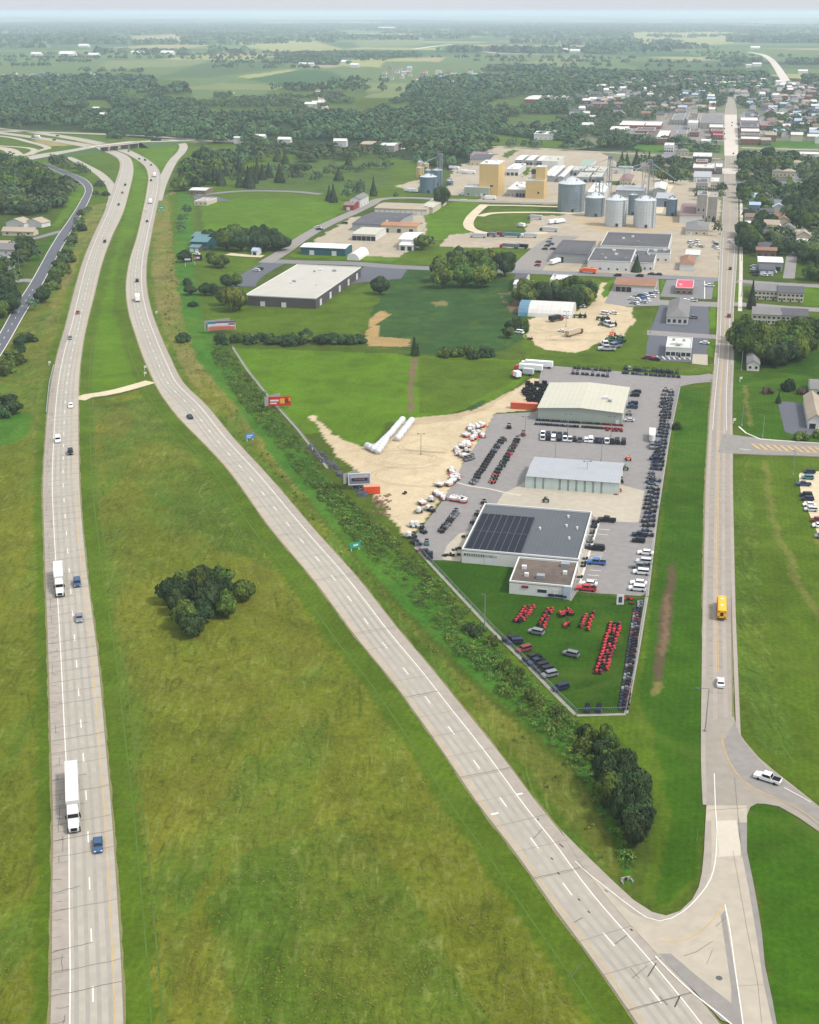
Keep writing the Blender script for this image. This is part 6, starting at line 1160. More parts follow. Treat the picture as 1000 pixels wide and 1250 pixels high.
while k < 230:
    x, y = random.uniform(a_[0], b_[0]), random.uniform(a_[1], b_[1])
    if not inside(np.array([x]), np.array([y]), Pw)[0]: continue
    w, d, h = random.uniform(5, 9), random.uniform(4, 6), random.uniform(8, 12); k += 1; mb.box(x-w, x+w, y-d, y+d, 0, h, random.choice((0, 0, 0, 5))); mb.box(x-w-.4, x+w+.4, y-d-.4, y+d+.4, h+.02, h+3, random.choice((1, 3, 3, 4, 1, 2)), 0, True, w*.2, d*.9)
tag(mb.build('distant_rooftops', tm), 'mass of small roofs and pale walls at the far end of the town', 'houses', kind='stuff')
for px, py, w, where in ((370, 80.5, 22, 'beside the long far field'), (380, 80.5, 18, 'beside the long far field'), (423, 78, 30, 'beside the long far field'), (433, 82, 26, 'beside the long far field'), (684, 64, 60, 'on the horizon plain'), (702, 64, 40, 'on the horizon plain'), (924, 81, 26, 'near the highway bend'), (914, 82.5, 16, 'near the highway bend'), (980, 90, 24, 'near the highway bend'), (45, 68, 40, 'on the horizon plain'), (103, 57.5, 50, 'on the horizon plain'), (170, 66.5, 40, 'on the horizon plain'), (205, 66.5, 50, 'on the horizon plain'), (83, 68, 60, 'on the horizon plain'), (472, 37, 150, 'on the horizon plain'), (922, 60, 40, 'near the highway bend'), (165, 66, 30, 'on the horizon plain'), (115, 69, 40, 'on the horizon plain'), (380, 132, 20, 'beside the park road'), (387, 130, 16, 'beside the park road'), (128, 145, 14, 'in the wood clearing'), (118, 137, 10, 'in the wood clearing'),
                         (280, 172, 14, 'behind the cemetery'), (318, 173, 14, 'behind the cemetery'), (348, 177, 16, 'behind the cemetery'), (416, 179, 16, 'behind the cemetery'), (290, 175, 8, 'behind the cemetery'), (168, 172, 30, 'x')):
    if where == 'x': continue
    x, y = G(px, py); far_house(x, y, w, w*.5, 7, 'white', 'white', GRID, where, 'white far barns')
for FL, FR, BL, lb, rm, wm in (((439, 176), (452, 177), (441, 172), 'brown-walled depot in the gravel clearing before the wood', 'tan', 'brick'), ((463, 177.5), (480, 178.3), (468, 174), 'pale flat stockpile shed in the gravel clearing', 'pale', 'conc'), ((640, 121), (694, 122), (642, 116), 'long pale school block at the far edge of the park', 'pale', 'brick'), ((652, 163.5), (674, 164.5), (656, 158.5), 'white gabled barn in front of the dark grove', 'white', 'white'), ((710, 152), (722, 152.6), (712, 149.6), 'low white shed where the town street begins', 'white', 'white'), ((745, 158), (765, 159), (747, 154), 'long white shed beyond the tree belt', 'white', 'white')):
    building('far_depot', lb, FL, FR, BL, 7, 'gx', 1.5, rm, wm, [W_('f', 4)])
x0_, y0_ = G(478, 180); flat('gravel_clearing', rounded([(440, 180), (468, 174.5), (497, 176), (496, 183), (450, 184)]), tan_gr, .3)

# ------------------------------------------------------------------ grain bins and mill machinery
def bin_(name, label, xl, xr, pyf, pe, pt, m_=None, hoops=True, cat='grain bin'):
    m_ = m_ or bin_m; s = 1/((pyf-14)/(CAM_H/CT)); r = (xr-xl)/2*s*1.01; cx_, cy = G((xl+xr)/2, pyf); cy += r
    s2 = cy; py_c = PX(cx_, cy)[1]; Hh = CAM_H-(cy-r)/(FA/CT/(pe-14.0)-TT); Ht = CAM_H-cy/(FA/CT/(pt-14.0)-TT)
    r = (xr-xl)/2*(CAM_H-Hh/2)/CAM_H*s
    root = empty(name, (G((xl+xr)/2, pyf)[0], cy, 0), 0); tag(root, label, cat, 'grain bins of the mill')
    mb = MB(); n_ = 36; lv = max(6, int(Hh/1.1)); prof = [(r*(1.0 if k % 2 else .992), Hh*k/lv) for k in range(lv+1)]; i0 = 0
    for z in range(lv+1):
        for k in range(n_): a = 2*pi*k/n_; mb.v.append((prof[z][0]*cos(a), prof[z][0]*sin(a), prof[z][1]))
    for z in range(lv):
        for k in range(n_): mb.f.append((z*n_+k, z*n_+(k+1) % n_, (z+1)*n_+(k+1) % n_, (z+1)*n_+k)); mb.m.append(0)
    mb.build('bin_wall', m_, root)
    if hoops:
        mb = MB()
        for k in range(24): a = 2*pi*k/24; x, y = r*1.012*cos(a), r*1.012*sin(a); mb.bar((x, y, 0), (x, y, Hh), .06)
        mb.build('stiffener', metal, root)
    mb = MB(); mb.cyl(0, 0, Hh, Ht-.5, r*1.03, .6, 36, cap=True); rf = mb.build('bin_roof', roof_b, root); mb = MB()
    for k in range(18): a = 2*pi*k/18; mb.bar((r*1.02*cos(a), r*1.02*sin(a), Hh+.05), (.6*cos(a), .6*sin(a), Ht-.42), .07)
    for k in range(4): a = .5+pi/2*k; mb.box(r*.6*cos(a)-.5, r*.6*cos(a)+.5, r*.6*sin(a)-.5, r*.6*sin(a)+.5, Hh+(Ht-Hh)*.3, Hh+(Ht-Hh)*.4+1)
    mb.cyl(0, 0, Ht-.6, Ht+.5, .8, .7, 10); mb.build('roof_rib', metal, rf); mb = MB(); mb.box(-1, 1, -r-.25, -r+.3, .4, 2.6); mb.build('hatch', ddoor, root)
    mb = MB(); mb.bar((r*.6, -r*.83, 0), (r*.6, -r*.83, Hh), .12); mb.bar((r*.6+.5, -r*.83+.3, 0), (r*.6+.5, -r*.83+.3, Hh), .12); mb.build('ladder', metal_d, root)
    return root
bin_m = mat('corrugated_bin_steel', rgb(150, 164, 172), rough=.4, metal=.45, var=.12, scale=.5, stretch=(1, 1, 3)); bin_l = mat('bright_bin_steel', rgb(216, 222, 224), rough=.5, metal=.4, var=.08, scale=.5, stretch=(1, 1, 3)); bin_b = mat('bluish_bin_steel', rgb(116, 142, 160), rough=.45, metal=.35, var=.1, scale=.5, stretch=(1, 1, 3)); roof_b = mat('bin_roof_sheet', rgb(226, 230, 232), rough=.35, metal=.4, var=.08)
bin_('grain_bin', 'widest grey steel bin with conical roof, tallest of the mill group', 681.4, 716.8, 259.4, 225.5, 213.5); bin_('grain_bin', 'squat grey bin between the widest bin and the pale bins', 715, 739.8, 265, 242, 232.5)
bin_('grain_bin', 'left one of the two pale front bins with shining roof', 739.4, 766.8, 277.4, 245, 235.6, bin_l); bin_('grain_bin', 'right one of the two pale front bins with shining roof', 774.6, 802.8, 278.8, 245.6, 236.8, bin_l); bin_('grain_bin', 'slim bin half hidden between the two pale front bins', 767, 778, 263, 238, 234.8, bin_b); bin_('grain_bin', 'narrow dark bin beside the blue arched shed', 814, 827.4, 264, 243.5, 238.5, bin_b)
bin_('grain_bin', 'wide bluish bin behind the lone dark tree', 512, 534.3, 236, 216.5, 210.6, bin_b); bin_('grain_bin', 'tall bluish bin standing behind the wide bluish bin', 527, 540.5, 227, 208, 204.8, bin_b); bin_('grain_bin', 'slim bluish bin squeezed behind the wide bluish bin', 518.5, 527, 224, 208, 204.5, bin_b); bin_('grain_bin', 'small grey bin right of the bluish bins', 544.5, 553.5, 226.5, 220.5, 217.6); bin_('storage_tank', 'tan round tank left of the bluish bins', 508, 517.5, 217, 204.5, 202, walls['tan'], False, 'tank')
bin_('storage_tank', 'tan round tank behind the bluish bins', 516, 524, 207, 200, 197.6, walls['tan'], False, 'tank'); bin_('storage_tank', 'tan tank with dark head at the back of the bin group', 509, 517, 204.5, 198, 195, walls['tan'], False, 'tank')
def lattice(name, label, px, py, h, w, spread=0, head=None, group='elevator towers'):
    x, y = G(px, py); root = empty(name, (x, y, 0), GRID); tag(root, label, 'elevator tower', group); mb = MB(); n_ = max(3, int(h/5))
    def cor(z): k = w/2*(1+spread*(1-z/h)); return [(-k, -k, z), (k, -k, z), (k, k, z), (-k, k, z)]
    for i in range(n_):
        a, b = cor(h*i/n_), cor(h*(i+1)/n_)
        for k in range(4): j = (k+1) % 4; mb.bar(a[k], b[k], .2); mb.bar(a[k], b[j], .11); mb.bar(b[k], b[j], .11)
    mb.build('lattice_frame', metal, root); mb = MB(); mb.box(-.5, .5, -.5, .5, 0, h+1); mb.build('bucket_leg', metal, root); mb = MB(); mb.box(-w*.6, w*.6, -w*.6, w*.6, h, h+2.6, 0, .4); mb.build('head_house', metal_d, root)
    if head:
        mb = MB()
        for dx, dy, z in head: mb.bar((0, 0, h+1), (dx, dy, z), .35)
        mb.build('spout', metal, root)
    return root
lattice('grain_elevator', 'slim lattice elevator tower above the white shed', 743, 236, 30, 3.5, .3, ((-25, -14, 21), (10, -30, 22))); lattice('grain_elevator', 'broad-legged lattice elevator tower right of the bins', 791, 240, 29, 4.5, 1.6, ((-12, -26, 24), (-32, -22, 22), (24, -16, 17))); lattice('grain_elevator', 'bluish elevator tower behind the bluish bins', 537, 224, 25, 4, .1, ((-16, -14, 19),)); lattice('grain_elevator', 'short dark elevator tower beside the squat bin', 731, 246, 18, 6, .0, ((10, -14, 14),)); lattice('grain_elevator', 'small grey process stack beside the plant loading yard', 600, 234, 9, 3, 0)
for a, b_, lb in (((744, 236), (800, 240), 'long high conveyor gallery crossing above the pale bins'),):
    p, q = G3(*a), G3(*b_); p.z = q.z = 23; mb = MB(); mb.bar(p, q, .9)
    root = empty('conveyor', p); tag(root, lb, 'conveyor'); mb = MB(); mb.bar((0, 0, 0), q-p, .8); mb.build('gallery', metal, root); mb = MB(); mb.bar((q-p)*.3-Vector((0, 0, 0)), (q-p)*.3-Vector((0, 0, 23)), .25); mb.bar((q-p)*.7, (q-p)*.7-Vector((0, 0, 23)), .25); mb.build('support', metal_d, root)

# freeway overpass
ov = empty('overpass', G3(135, 178.5)); tag(ov, 'concrete road bridge carrying the cross road over both freeway carriageways', 'bridge')
a, b_ = G3(111, 179.6, 6), G3(165, 173.6, 6); a.z = b_.z = 0; o0 = ov.location; u_ = (b_-a).normalized(); v_ = Vector((-u_.y, u_.x, 0)); mb = MB()
def ob(mb, s0, s1, w0, w1, z0, z1): 
    P = [a+u_*s+v_*w-o0 for s, w in ((s0, w0), (s1, w0), (s1, w1), (s0, w1))]; i = len(mb.v); mb.v += [(p.x, p.y, z0) for p in P]+[(p.x, p.y, z1) for p in P]; mb.f += [(i+3, i+2, i+1, i), (i+4, i+5, i+6, i+7), (i, i+1, i+5, i+4), (i+1, i+2, i+6, i+5), (i+2, i+3, i+7, i+6), (i+3, i, i+4, i+7)]; mb.m += [0]*6
Lb = (b_-a).length; ob(mb, 0, Lb, -7.5, 7.5, 5.4, 6.4); mb.build('deck', conc_new, ov)
for s in (-1, 1): mb = MB(); ob(mb, 0, Lb, s*7.5-(.4 if s > 0 else 0), s*7.5+(0 if s > 0 else .4), 6.4, 7.3); mb.build('parapet', walls['conc'], ov)
for f in (.02, .3, .52, .76, .98): mb = MB(); ob(mb, Lb*f-.8, Lb*f+.8, -6.5, 6.5, 0, 5.4); mb.build('pier', walls['conc'], ov)
for sgn_ in (-1, 1):
    mb = MB(); e0 = a if sgn_ < 0 else b_
    P = [e0+v_*w-o0 for w in (-8, 8)]; Q = [e0+u_*sgn_*110+v_*w-o0 for w in (-8, 8)]; T = [e0+v_*w-o0+u_*sgn_*0 for w in (-22, 22)]
    mb.quad((P[0].x, P[0].y, 6.35), (P[1].x, P[1].y, 6.35), (Q[1].x, Q[1].y, .12), (Q[0].x, Q[0].y, .12)); mb.build('approach_ramp', conc, ov)
    mb = MB(); mb.tri((P[0].x, P[0].y, 6.3), (Q[0].x, Q[0].y, .1), (T[0].x, T[0].y, 0)); mb.tri((P[1].x, P[1].y, 6.3), (T[1].x, T[1].y, 0), (Q[1].x, Q[1].y, .1)); mb.build('embankment', mat('bank_grass', rgb(60, 88, 30)), ov)
# ------------------------------------------------------------------ vehicles
def paintmat(name, rough=.35, k=1.0):
    m = bpy.data.materials.new(name); m.use_nodes = True; n = m.node_tree.nodes; l = m.node_tree.links.new; bs = n['Principled BSDF']
    oi = n.new('ShaderNodeObjectInfo'); bs.inputs['Roughness'].default_value = .5; bs.inputs['Specular IOR Level'].default_value = .28
    tx = n.new('ShaderNodeTexCoord'); nz = n.new('ShaderNodeTexNoise'); nz.inputs['Scale'].default_value = 1.7; l(tx.outputs['Object'], nz.inputs[0])
    mr = n.new('ShaderNodeMapRange'); mr.inputs[3].default_value = .86; mr.inputs[4].default_value = 1.1; l(nz.outputs[0], mr.inputs[0]); sc = n.new('ShaderNodeVectorMath'); sc.operation = 'SCALE'; l(oi.outputs['Color'], sc.inputs[0]); l(mr.outputs[0], sc.inputs['Scale']); l(sc.outputs[0], bs.inputs['Base Color']); return m
paint_m = paintmat('vehicle_paint'); tyre = mat('tyre_rubber', rgb(38, 38, 40), rough=.9, var=.1); cglass = mat('car_glass', rgb(24, 28, 33), rough=.25, spec=.35, var=.05); chrome = mat('rim_metal', rgb(170, 172, 176), rough=.35, metal=.6); lamp_w = mat('headlight_glass', rgb(226, 228, 224), rough=.2); lamp_r = mat('tail_light', rgb(170, 30, 28), rough=.3); plastic = mat('black_plastic', rgb(32, 32, 34), rough=.85, spec=.1, var=.15); plastic2 = mat('grey_plastic', rgb(92, 94, 98), rough=.6, var=.15)
PCOL = {'white': (.72, .73, .74), 'silver': (.42, .44, .46), 'grey': (.16, .17, .19), 'black': (.011, .011, .013), 'navy': (.014, .022, .058), 'blue': (.05, .14, .36), 'dblue': (.03, .07, .15), 'red': (.45, .035, .035), 'maroon': (.16, .03, .035), 'green': (.03, .13, .06), 'dgreen': (.02, .055, .035), 'tan': (.4, .33, .24), 'orange': (.75, .14, .04), 'yellow': (.85, .47, .02), 'teal': (.05, .16, .17)}
CN = {'dblue': 'slate blue', 'dgreen': 'dark green', 'navy': 'navy blue'}
def wheels(mb_list, pos, r, w): 
    out = []
    for x, y in pos: mb = MB(); mb.cylx(x-w/2, x+w/2, y, r, r, 10); out.append(mb)
    return out
def car_proto(kind, full):
    root = empty('x'); mb = MB(); gl = MB()
    if kind == 'sedan':
        Lc, Wc = 2.35, .9; prof = [(-Lc, .32), (Lc, .32), (Lc, .62), (1.9, .80), (1.0, .92), (-1.7, .95), (-Lc, .88)]; cab = (-1.75, 1.05, .9, 1.42, .42, .16)
    elif kind == 'suv':
        Lc, Wc = 2.4, .97; prof = [(-Lc, .38), (Lc, .38), (Lc, .85), (1.5, 1.04), (-Lc+.1, 1.08)]; cab = (-2.3, 1.3, 1.0, 1.68, .3, .14)
    elif kind == 'van':
        Lc, Wc = 2.7, 1.0; prof = [(-Lc, .38), (Lc, .38), (Lc, .95), (2.0, 1.25), (-Lc+.05, 1.3)]; cab = (-2.65, 1.9, 1.2, 2.1, .25, .1)
    else:
        Lc, Wc = 2.85, 1.0; prof = [(-Lc, .45), (Lc, .45), (Lc, .95), (1.4, 1.12), (.4, 1.12), (.35, 1.1), (-Lc, 1.08)]; cab = (-.95, 1.25, 1.08, 1.78, .3, .14)
    mb.prismx(prof, -Wc, Wc)
    y0, y1, z0, z1, ty, tx = cab; gl.box(-Wc+.06, Wc-.06, y0, y1, z0, z1-.05, 0, 0, False, tx, ty)
    mb.box(-Wc+tx+.03, Wc-tx-.03, y0+ty-.03, y1-ty+.03, z1-.06, z1+.03)
    for s in (-1, 1):      # pillars
        for yy in (y0+.03, y1-.06): mb.bar((s*(Wc-.05), yy, z0), (s*(Wc-tx-.02), (y0+ty if yy < 0 else y1-ty), z1-.03), .045)
        mb.box(s*(Wc+.02)-.09, s*(Wc+.02)+.09, y1-.35, y1-.2, z0+.02, z0+.17)
    body = mb.build('body', paint_m, root); gl.build('windows', cglass, root)
    if kind == 'pickup': b = MB(); b.box(-Wc+.12, Wc-.12, -Lc+.12, -1.02, 1.08, 1.125); b.build('bed', plastic, root)
    wp = [(s*(Wc-.1), yy) for s in (-1, 1) for yy in (-Lc*.62, Lc*.62)]
    if full:
        for w_ in wheels(None, wp, .34, .24):
            o = w_.build('wheel', tyre, root)
        for s in (-1, 1): h = MB(); h.box(s*(Wc-.28)-.2, s*(Wc-.28)+.2, Lc-.06, Lc+.03, .58, .76); h.build('headlight', lamp_w, root); h = MB(); h.box(s*(Wc-.2)-.15, s*(Wc-.2)+.15, -Lc-.03, -Lc+.05, .66, .86); h.build('tail_light', lamp_r, root)
    else:
        u = MB()
        for x, yy in wp: u.cylx(x-.12, x+.12, yy, .34, .34, 8)
        u.build('running_gear', tyre, root)
    return root
def utv_proto(v):
    root = empty('x'); mb = MB(); mb.prismx([(-1.45, .4), (1.4, .4), (1.45, .75), (.8, .95), (.55, .62), (-.5, .62), (-.55, .9), (-1.45, .92)], -.72, .72); mb.box(-.68, .68, -1.4, -.6, .9, .98); mb.build('body', paint_m, root)
    mb = MB()
    if v == 0: mb.box(-.66, .66, -.75, .65, 1.86, 1.93)
    for x in (-.62, .62):
        mb.bar((x, .7, .85), (x*.92, .45, 1.88), .04); mb.bar((x, -.65, .9), (x*.92, -.6, 1.88), .04); mb.bar((x*.92, .45, 1.87), (x*.92, -.6, 1.87), .04)
    mb.build('roll_cage', plastic, root); mb = MB(); mb.box(-.6, .6, -.5, -.1, .62, .95); mb.box(-.6, .6, -.62, -.5, .7, 1.35); mb.build('seat', plastic2, root); mb = MB()
    for x in (-.68, .68):
        for y in (-1.0, 1.0): mb.cylx(x-.14, x+.14, y, .33, .33, 8)
    mb.build('running_gear', tyre, root); return root
def mower_proto(v):
    root = empty('x'); mb = MB()
    if v == 0: mb.prismx([(-.6, .35), (1.0, .35), (1.0, .75), (.2, .85), (.1, .5), (-.5, .5), (-.6, .7)], -.35, .35); mb.box(-.75, .75, -.2, .6, .12, .3, 0, .1)
    elif v == 1: mb.box(-.75, .75, -.1, .8, .15, .36, 0, .1); mb.box(-.4, .4, -1.0, -.2, .35, .8, 0, .05)
    else: mb.prismx([(-.3, .6), (1.5, .55), (1.5, 1.05), (1.3, 1.2), (.1, 1.25), (-.3, .9)], -.32, .32); mb.box(-.85, .85, -1.3, -.4, .9, 1.15, 0, .08)
    mb.build('body', paint_m, root); mb = MB(); k = 1.5 if v == 2 else 1
    mb.box(-.24, .24, -.55*k, -.2, .5*k, .62*k); mb.box(-.24, .24, -.62*k, -.52*k, .5*k, .95*k); mb.build('seat', plastic, root); mb = MB()
    for x in (-.5*k, .5*k): mb.cylx(x-.12*k, x+.12*k, -.6*k, .3*k if v < 2 else .62, .3*k if v < 2 else .62, 10); mb.cylx(x*.9-.1, x*.9+.1, .75*k, .2*k, .2*k, 8)
    if v == 2:
        for x in (-.4, .4): mb.bar((x, -1.0, 1.1), (x, -1.0, 2.1), .05)
        mb.bar((-.4, -1, 2.1), (.4, -1, 2.1), .05)
    mb.build('running_gear', tyre, root); return root
def implement_proto(v):
    root = empty('x'); mb = MB()
    if v == 0: mb.cylx(-.9, .9, 0, 1.15, .8, 12); mb.cyl(0, -1.3, .5, 1.4, .6, .45, 10)
    elif v == 1: mb.cyl(0, 0, .5, 1.9, 1.1, .95, 12); mb.cyl(0, 0, 1.9, 2.4, .95, .2, 12)
    else: mb.box(-1.1, 1.1, -1.6, 1.2, .7, 1.5, 0, -.15); mb.cyl(.2, .6, 1.4, 2.0, .5, .4, 8)
    mb.build('hopper', mat('white_hopper_paint', rgb(222, 220, 214), rough=.5, var=.1), root); mb = MB(); mb.box(-1.2, 1.2, -1.7, -1.3, .4, .7); mb.box(-.12, .12, 1, 3, .4, .55); mb.box(-1.2, 1.2, 1.0, 1.3, .4, .7); mb.box(-1.25, -1.0, -1.6, 1.2, .4, .75); mb.box(1.0, 1.25, -1.6, 1.2, .4, .75); mb.build('frame', paint_m, root); mb = MB()
    for x in (-1.25, 1.25): mb.cylx(x-.15, x+.15, -.4, .45, .45, 10)
    mb.build('running_gear', tyre, root); return root
PR = {}
for k in ('sedan', 'suv', 'pickup', 'van'): PR[k] = car_proto(k, False); PR[k+'_full'] = car_proto(k, True)
for v in (0, 1): PR[f'utv{v}'] = utv_proto(v)
for v in (0, 1, 2): PR[f'mower{v}'] = mower_proto(v); PR[f'implement{v}'] = implement_proto(v)
NAMES = {'sedan': 'car', 'suv': 'car', 'pickup': 'pickup_truck', 'van': 'van', 'utv': 'utility_vehicle', 'mower': 'riding_mower', 'implement': 'farm_implement'}
CATS = {'sedan': 'car', 'suv': 'car', 'pickup': 'pickup', 'van': 'van', 'utv': 'utility vehicle', 'mower': 'mower', 'implement': 'farm implement'}
LK = {'sedan': 'sedan', 'suv': 'tall car', 'pickup': 'pickup', 'van': 'van', 'utv': 'buggy', 'mower': 'mower', 'implement': 'implement'}
def put(kind, px, py, col, ang, where=None, group=None, label=None, mode='rows', world=None, per=12):
    base = kind.replace('_full', ''); stem_ = base.rstrip('012'); x, y = world if world else G(px, py)
    o = copy_tree(PR[kind], (x, y, .14), GRID+ang+(random.uniform(-.05, .05) if mode else 0)); o.name = NAMES[stem_]
    if mode: o.scale = (.88, .88, .88)
    v = PCOL[col]; f = random.uniform(.85, 1.15)
    for ch in o.children:
        if ch.name.startswith(('body', 'frame')): ch.color = (min(1, v[0]*f), min(1, v[1]*f), min(1, v[2]*f), 1)
    if stem_ == 'mower' and base.endswith('2'): o.name = 'tractor'
    if label: tag(o, label, CATS[stem_], group)
    else: reg(o, where, f'{CN.get(col, col)} {"tractor" if o.name.startswith("tractor") else LK[stem_]}', 'tractor' if o.name.startswith('tractor') else CATS[stem_], group, mode, per)
    return o
def line_up(kinds, p0, p1, n, cols, ang, where, group, mode='rows', jit=.25, miss=0, per=12):
    a, b = np.array(G(*p0)), np.array(G(*p1))
    for i in range(n):
        if random.random() < miss: continue
        q = a+(b-a)*(i/(max(1, n-1)))+np.array([random.uniform(-jit, jit), random.uniform(-jit, jit)])
        put(random.choice(kinds), 0, 0, random.choice(cols), ang, where, group, None, mode, tuple(q), per)
E = pi/2; dark = ('navy', 'black', 'black', 'navy', 'dblue', 'grey')
ge = 'dark utility vehicles along the east fence'
line_up(['utv0', 'utv1'], (819.5, 480), (793, 655), 40, dark, E, 'in the column against the east fence', ge, 'col', miss=.08)
line_up(['utv0', 'utv1'], (812.5, 488), (785.5, 655), 40, dark, E, 'in the second column off the east fence', ge, 'col', miss=.15, jit=.5)
line_up(['utv0', 'pickup'], (804, 552), (792, 590), 8, dark, E, 'in the short third column off the fence', ge, 'col'); line_up(['utv0'], (812, 478), (808, 497), 5, dark, E, 'where the fence column begins', ge, 'col')
for px, py, c, k in ((781, 655, 'navy', 'pickup'), (779.5, 662, 'black', 'suv')): put(k, px, py, c, E, 'below the fence column', 'lot cars by the fence')
for px, py, c, k, lb in ((788, 677, 'white', 'sedan', 'white sedan parked alone next below the dark fence column'), (786.5, 688, 'silver', 'suv', 'silver car between white sedan and grey pickup'), (782, 694, 'grey', 'pickup', 'grey pickup in the visitor bays by the fence'), (783, 701, 'white', 'suv', 'white tall car just below the grey pickup'), (779.5, 714, 'white', 'sedan', 'white car second from the lot end by the fence'), (778, 721, 'white', 'suv', 'white car last in the lot corner by the fence'),
                          (741, 637, 'black', 'pickup', 'black pickup at the top of the painted bays'), (729, 671.5, 'black', 'suv', 'black car halfway down the painted bays'), (728, 689, 'blue', 'pickup', 'bright blue pickup in the painted bays'), (719, 715, 'white', 'sedan', 'white sedan beside the red pickup at the wing'), (716, 721, 'red', 'pickup', 'red pickup at the corner of the wing'), (796, 546.5, 'grey', 'pickup', 'grey pickup towing the white trailer')):
    put(k, px, py, c, E if px != 796 else pi+.1, label=lb, mode=None, group=None)
for px, py, c in ((674.5, 726, 'navy'), (682, 726.5, 'navy'), (689.5, 727.5, 'navy')): put('pickup', px, py, c, 0, 'on the lawn under the wing wall', 'three pickups under the wing wall')
line_up(['mower1', 'utv1'], (727, 638), (717, 670), 10, ('black', 'black', 'grey'), E, 'on the strip beside the white building', 'machines beside the white building', 'col')
for px, py in ((714.5, 683), (712.5, 688), (712, 692), (708, 705.5)): put('mower1', px, py, 'black', E, 'on the short walk strip', 'machines on the walk strip', None, 'col')
line_up(['utv0', 'utv1'], (699, 456.5), (742, 460), 8, dark, .2, 'in the front row by the north lot edge', 'north edge utility vehicles'); line_up(['utv0', 'utv1'], (702, 450), (744, 453.5), 9, dark, .2, 'in the back row by the north lot edge', 'north edge utility vehicles')
line_up(['utv0', 'utv1'], (761, 456), (828, 461), 13, dark, .2, 'in the right front row by the lot exit', 'north edge utility vehicles', per=20); line_up(['utv0', 'suv'], (763, 451), (826, 456), 12, dark, .2, 'in the right back row by the lot exit', 'north edge utility vehicles', per=20)
for j in (0, 1):
    line_up(['mower0'], (656-j*1.5, 513.5+j*5), (707-j*1.5, 517+j*5), 20, ('black', 'black', 'grey', 'dblue'), 0, f'in the {("rear", "front")[j]} line below the cream-roofed building', 'mowers lined up before the showroom', jit=.1, per=24)
    line_up(['mower0'], (712-j*.6, 517+j*5), (730-j*.6, 518.3+j*5), 8, ('green', 'dgreen'), 0, f'in the {("rear", "front")[j]} green line before the showroom', 'mowers lined up before the showroom', jit=.1)
    line_up(['mower0'], (732-j*.6, 518.4+j*5), (759-j*.6, 520.2+j*5), 11, ('red', 'red', 'maroon'), 0, f'in the {("rear", "front")[j]} red line before the showroom', 'mowers lined up before the showroom', jit=.1)
line_up(['mower0'], (742, 526), (758, 527.3), 4, ('red',), 0, 'in front of the red mower lines', 'mowers lined up before the showroom')
line_up(['pickup', 'van', 'pickup', 'suv'], (663, 536), (761, 541.5), 16, ('navy', 'white', 'black', 'black', 'white', 'grey', 'black', 'black'), .1, 'in the long row across the lot middle', 'trucks across the lot middle', jit=.3, per=24); line_up(['pickup', 'suv'], (662, 531.5), (690, 533), 5, ('navy', 'black', 'white'), .1, 'behind the long row across the lot middle', 'trucks across the lot middle')
for px, py, c, k in ((777, 480, 'navy', 'suv'), (775, 484, 'black', 'suv'), (773, 494, 'navy', 'suv'), (771.5, 498.5, 'dblue', 'pickup'), (768, 507, 'grey', 'utv0'), (768, 514.5, 'silver', 'sedan')): put(k, px, py, c, E, 'along the cream-roofed building side', 'cars along the showroom side', None, 'col')
gw = 'black utility vehicles in slanting rows'
line_up(['utv0', 'utv1'], (612, 539), (577, 591), 18, ('black', 'black', 'black', 'grey'), .9, 'in the left slanting row of the lot', gw, 'col'); line_up(['utv0', 'mower2'], (632, 538), (600, 590), 15, ('black', 'black', 'red', 'dgreen', 'maroon'), .9, 'in the right slanting row of the lot', gw, 'col')
for px, py, c, k, lb in ((621.5, 523, 'black', 'utv0', 'lone black buggy above the slanting rows'), (639, 532, 'maroon', 'utv0', 'maroon buggy under the lamp at the slanting rows'), (615, 538, 'dgreen', 'mower2', 'dark tractor heading the left slanting row'), (666, 612.5, 'dgreen', 'mower2', 'dark green tractor alone on the pale apron'), (763, 573.5, 'green', 'mower2', 'green tractor at the end of the long grey shed'), (766.5, 562, 'orange', 'mower2', 'red-orange machine behind the green tractor'), (757.5, 589, 'black', 'utv0', 'black buggy at the corner of the grey shed')): put(k, px, py, c, .3, label=lb, mode=None)
for px, c, k in ((689, 'black', 'utv0'), (704, 'green', 'mower2'), (719, 'red', 'mower2'), (734, 'maroon', 'mower2'), (750, 'red', 'mower2'), (757, 'red', 'mower1'), (752, 'red', 'mower1')): put(k, px, 596+(px-689)*.06+(4 if px == 752 else 0), c, pi, 'before the roll-up doors', 'machines before the roll-up doors')
line_up(['utv0', 'utv1'], (556, 627), (539, 650), 9, ('black', 'grey', 'black'), .7, 'in the short slanting row by the white building', gw, 'col'); line_up(['implement2'], (552.5, 611), (567, 613), 4, ('red',), 0, 'in the red and white foursome', 'red and white spreaders'); line_up(['utv0'], (569, 563), (576, 560), 3, ('grey',), .5, 'in the grey threesome at the sand edge', 'grey carts at the sand edge')
for px, py, c, k in ((591, 616, 'black', 'utv0'), (591, 622, 'red', 'mower2'), (583, 630, 'black', 'utv0'), (578, 640, 'black', 'utv1')): put(k, px, py, c, .7, 'along the left wall of the white building', 'machines along the white building', None, 'col')
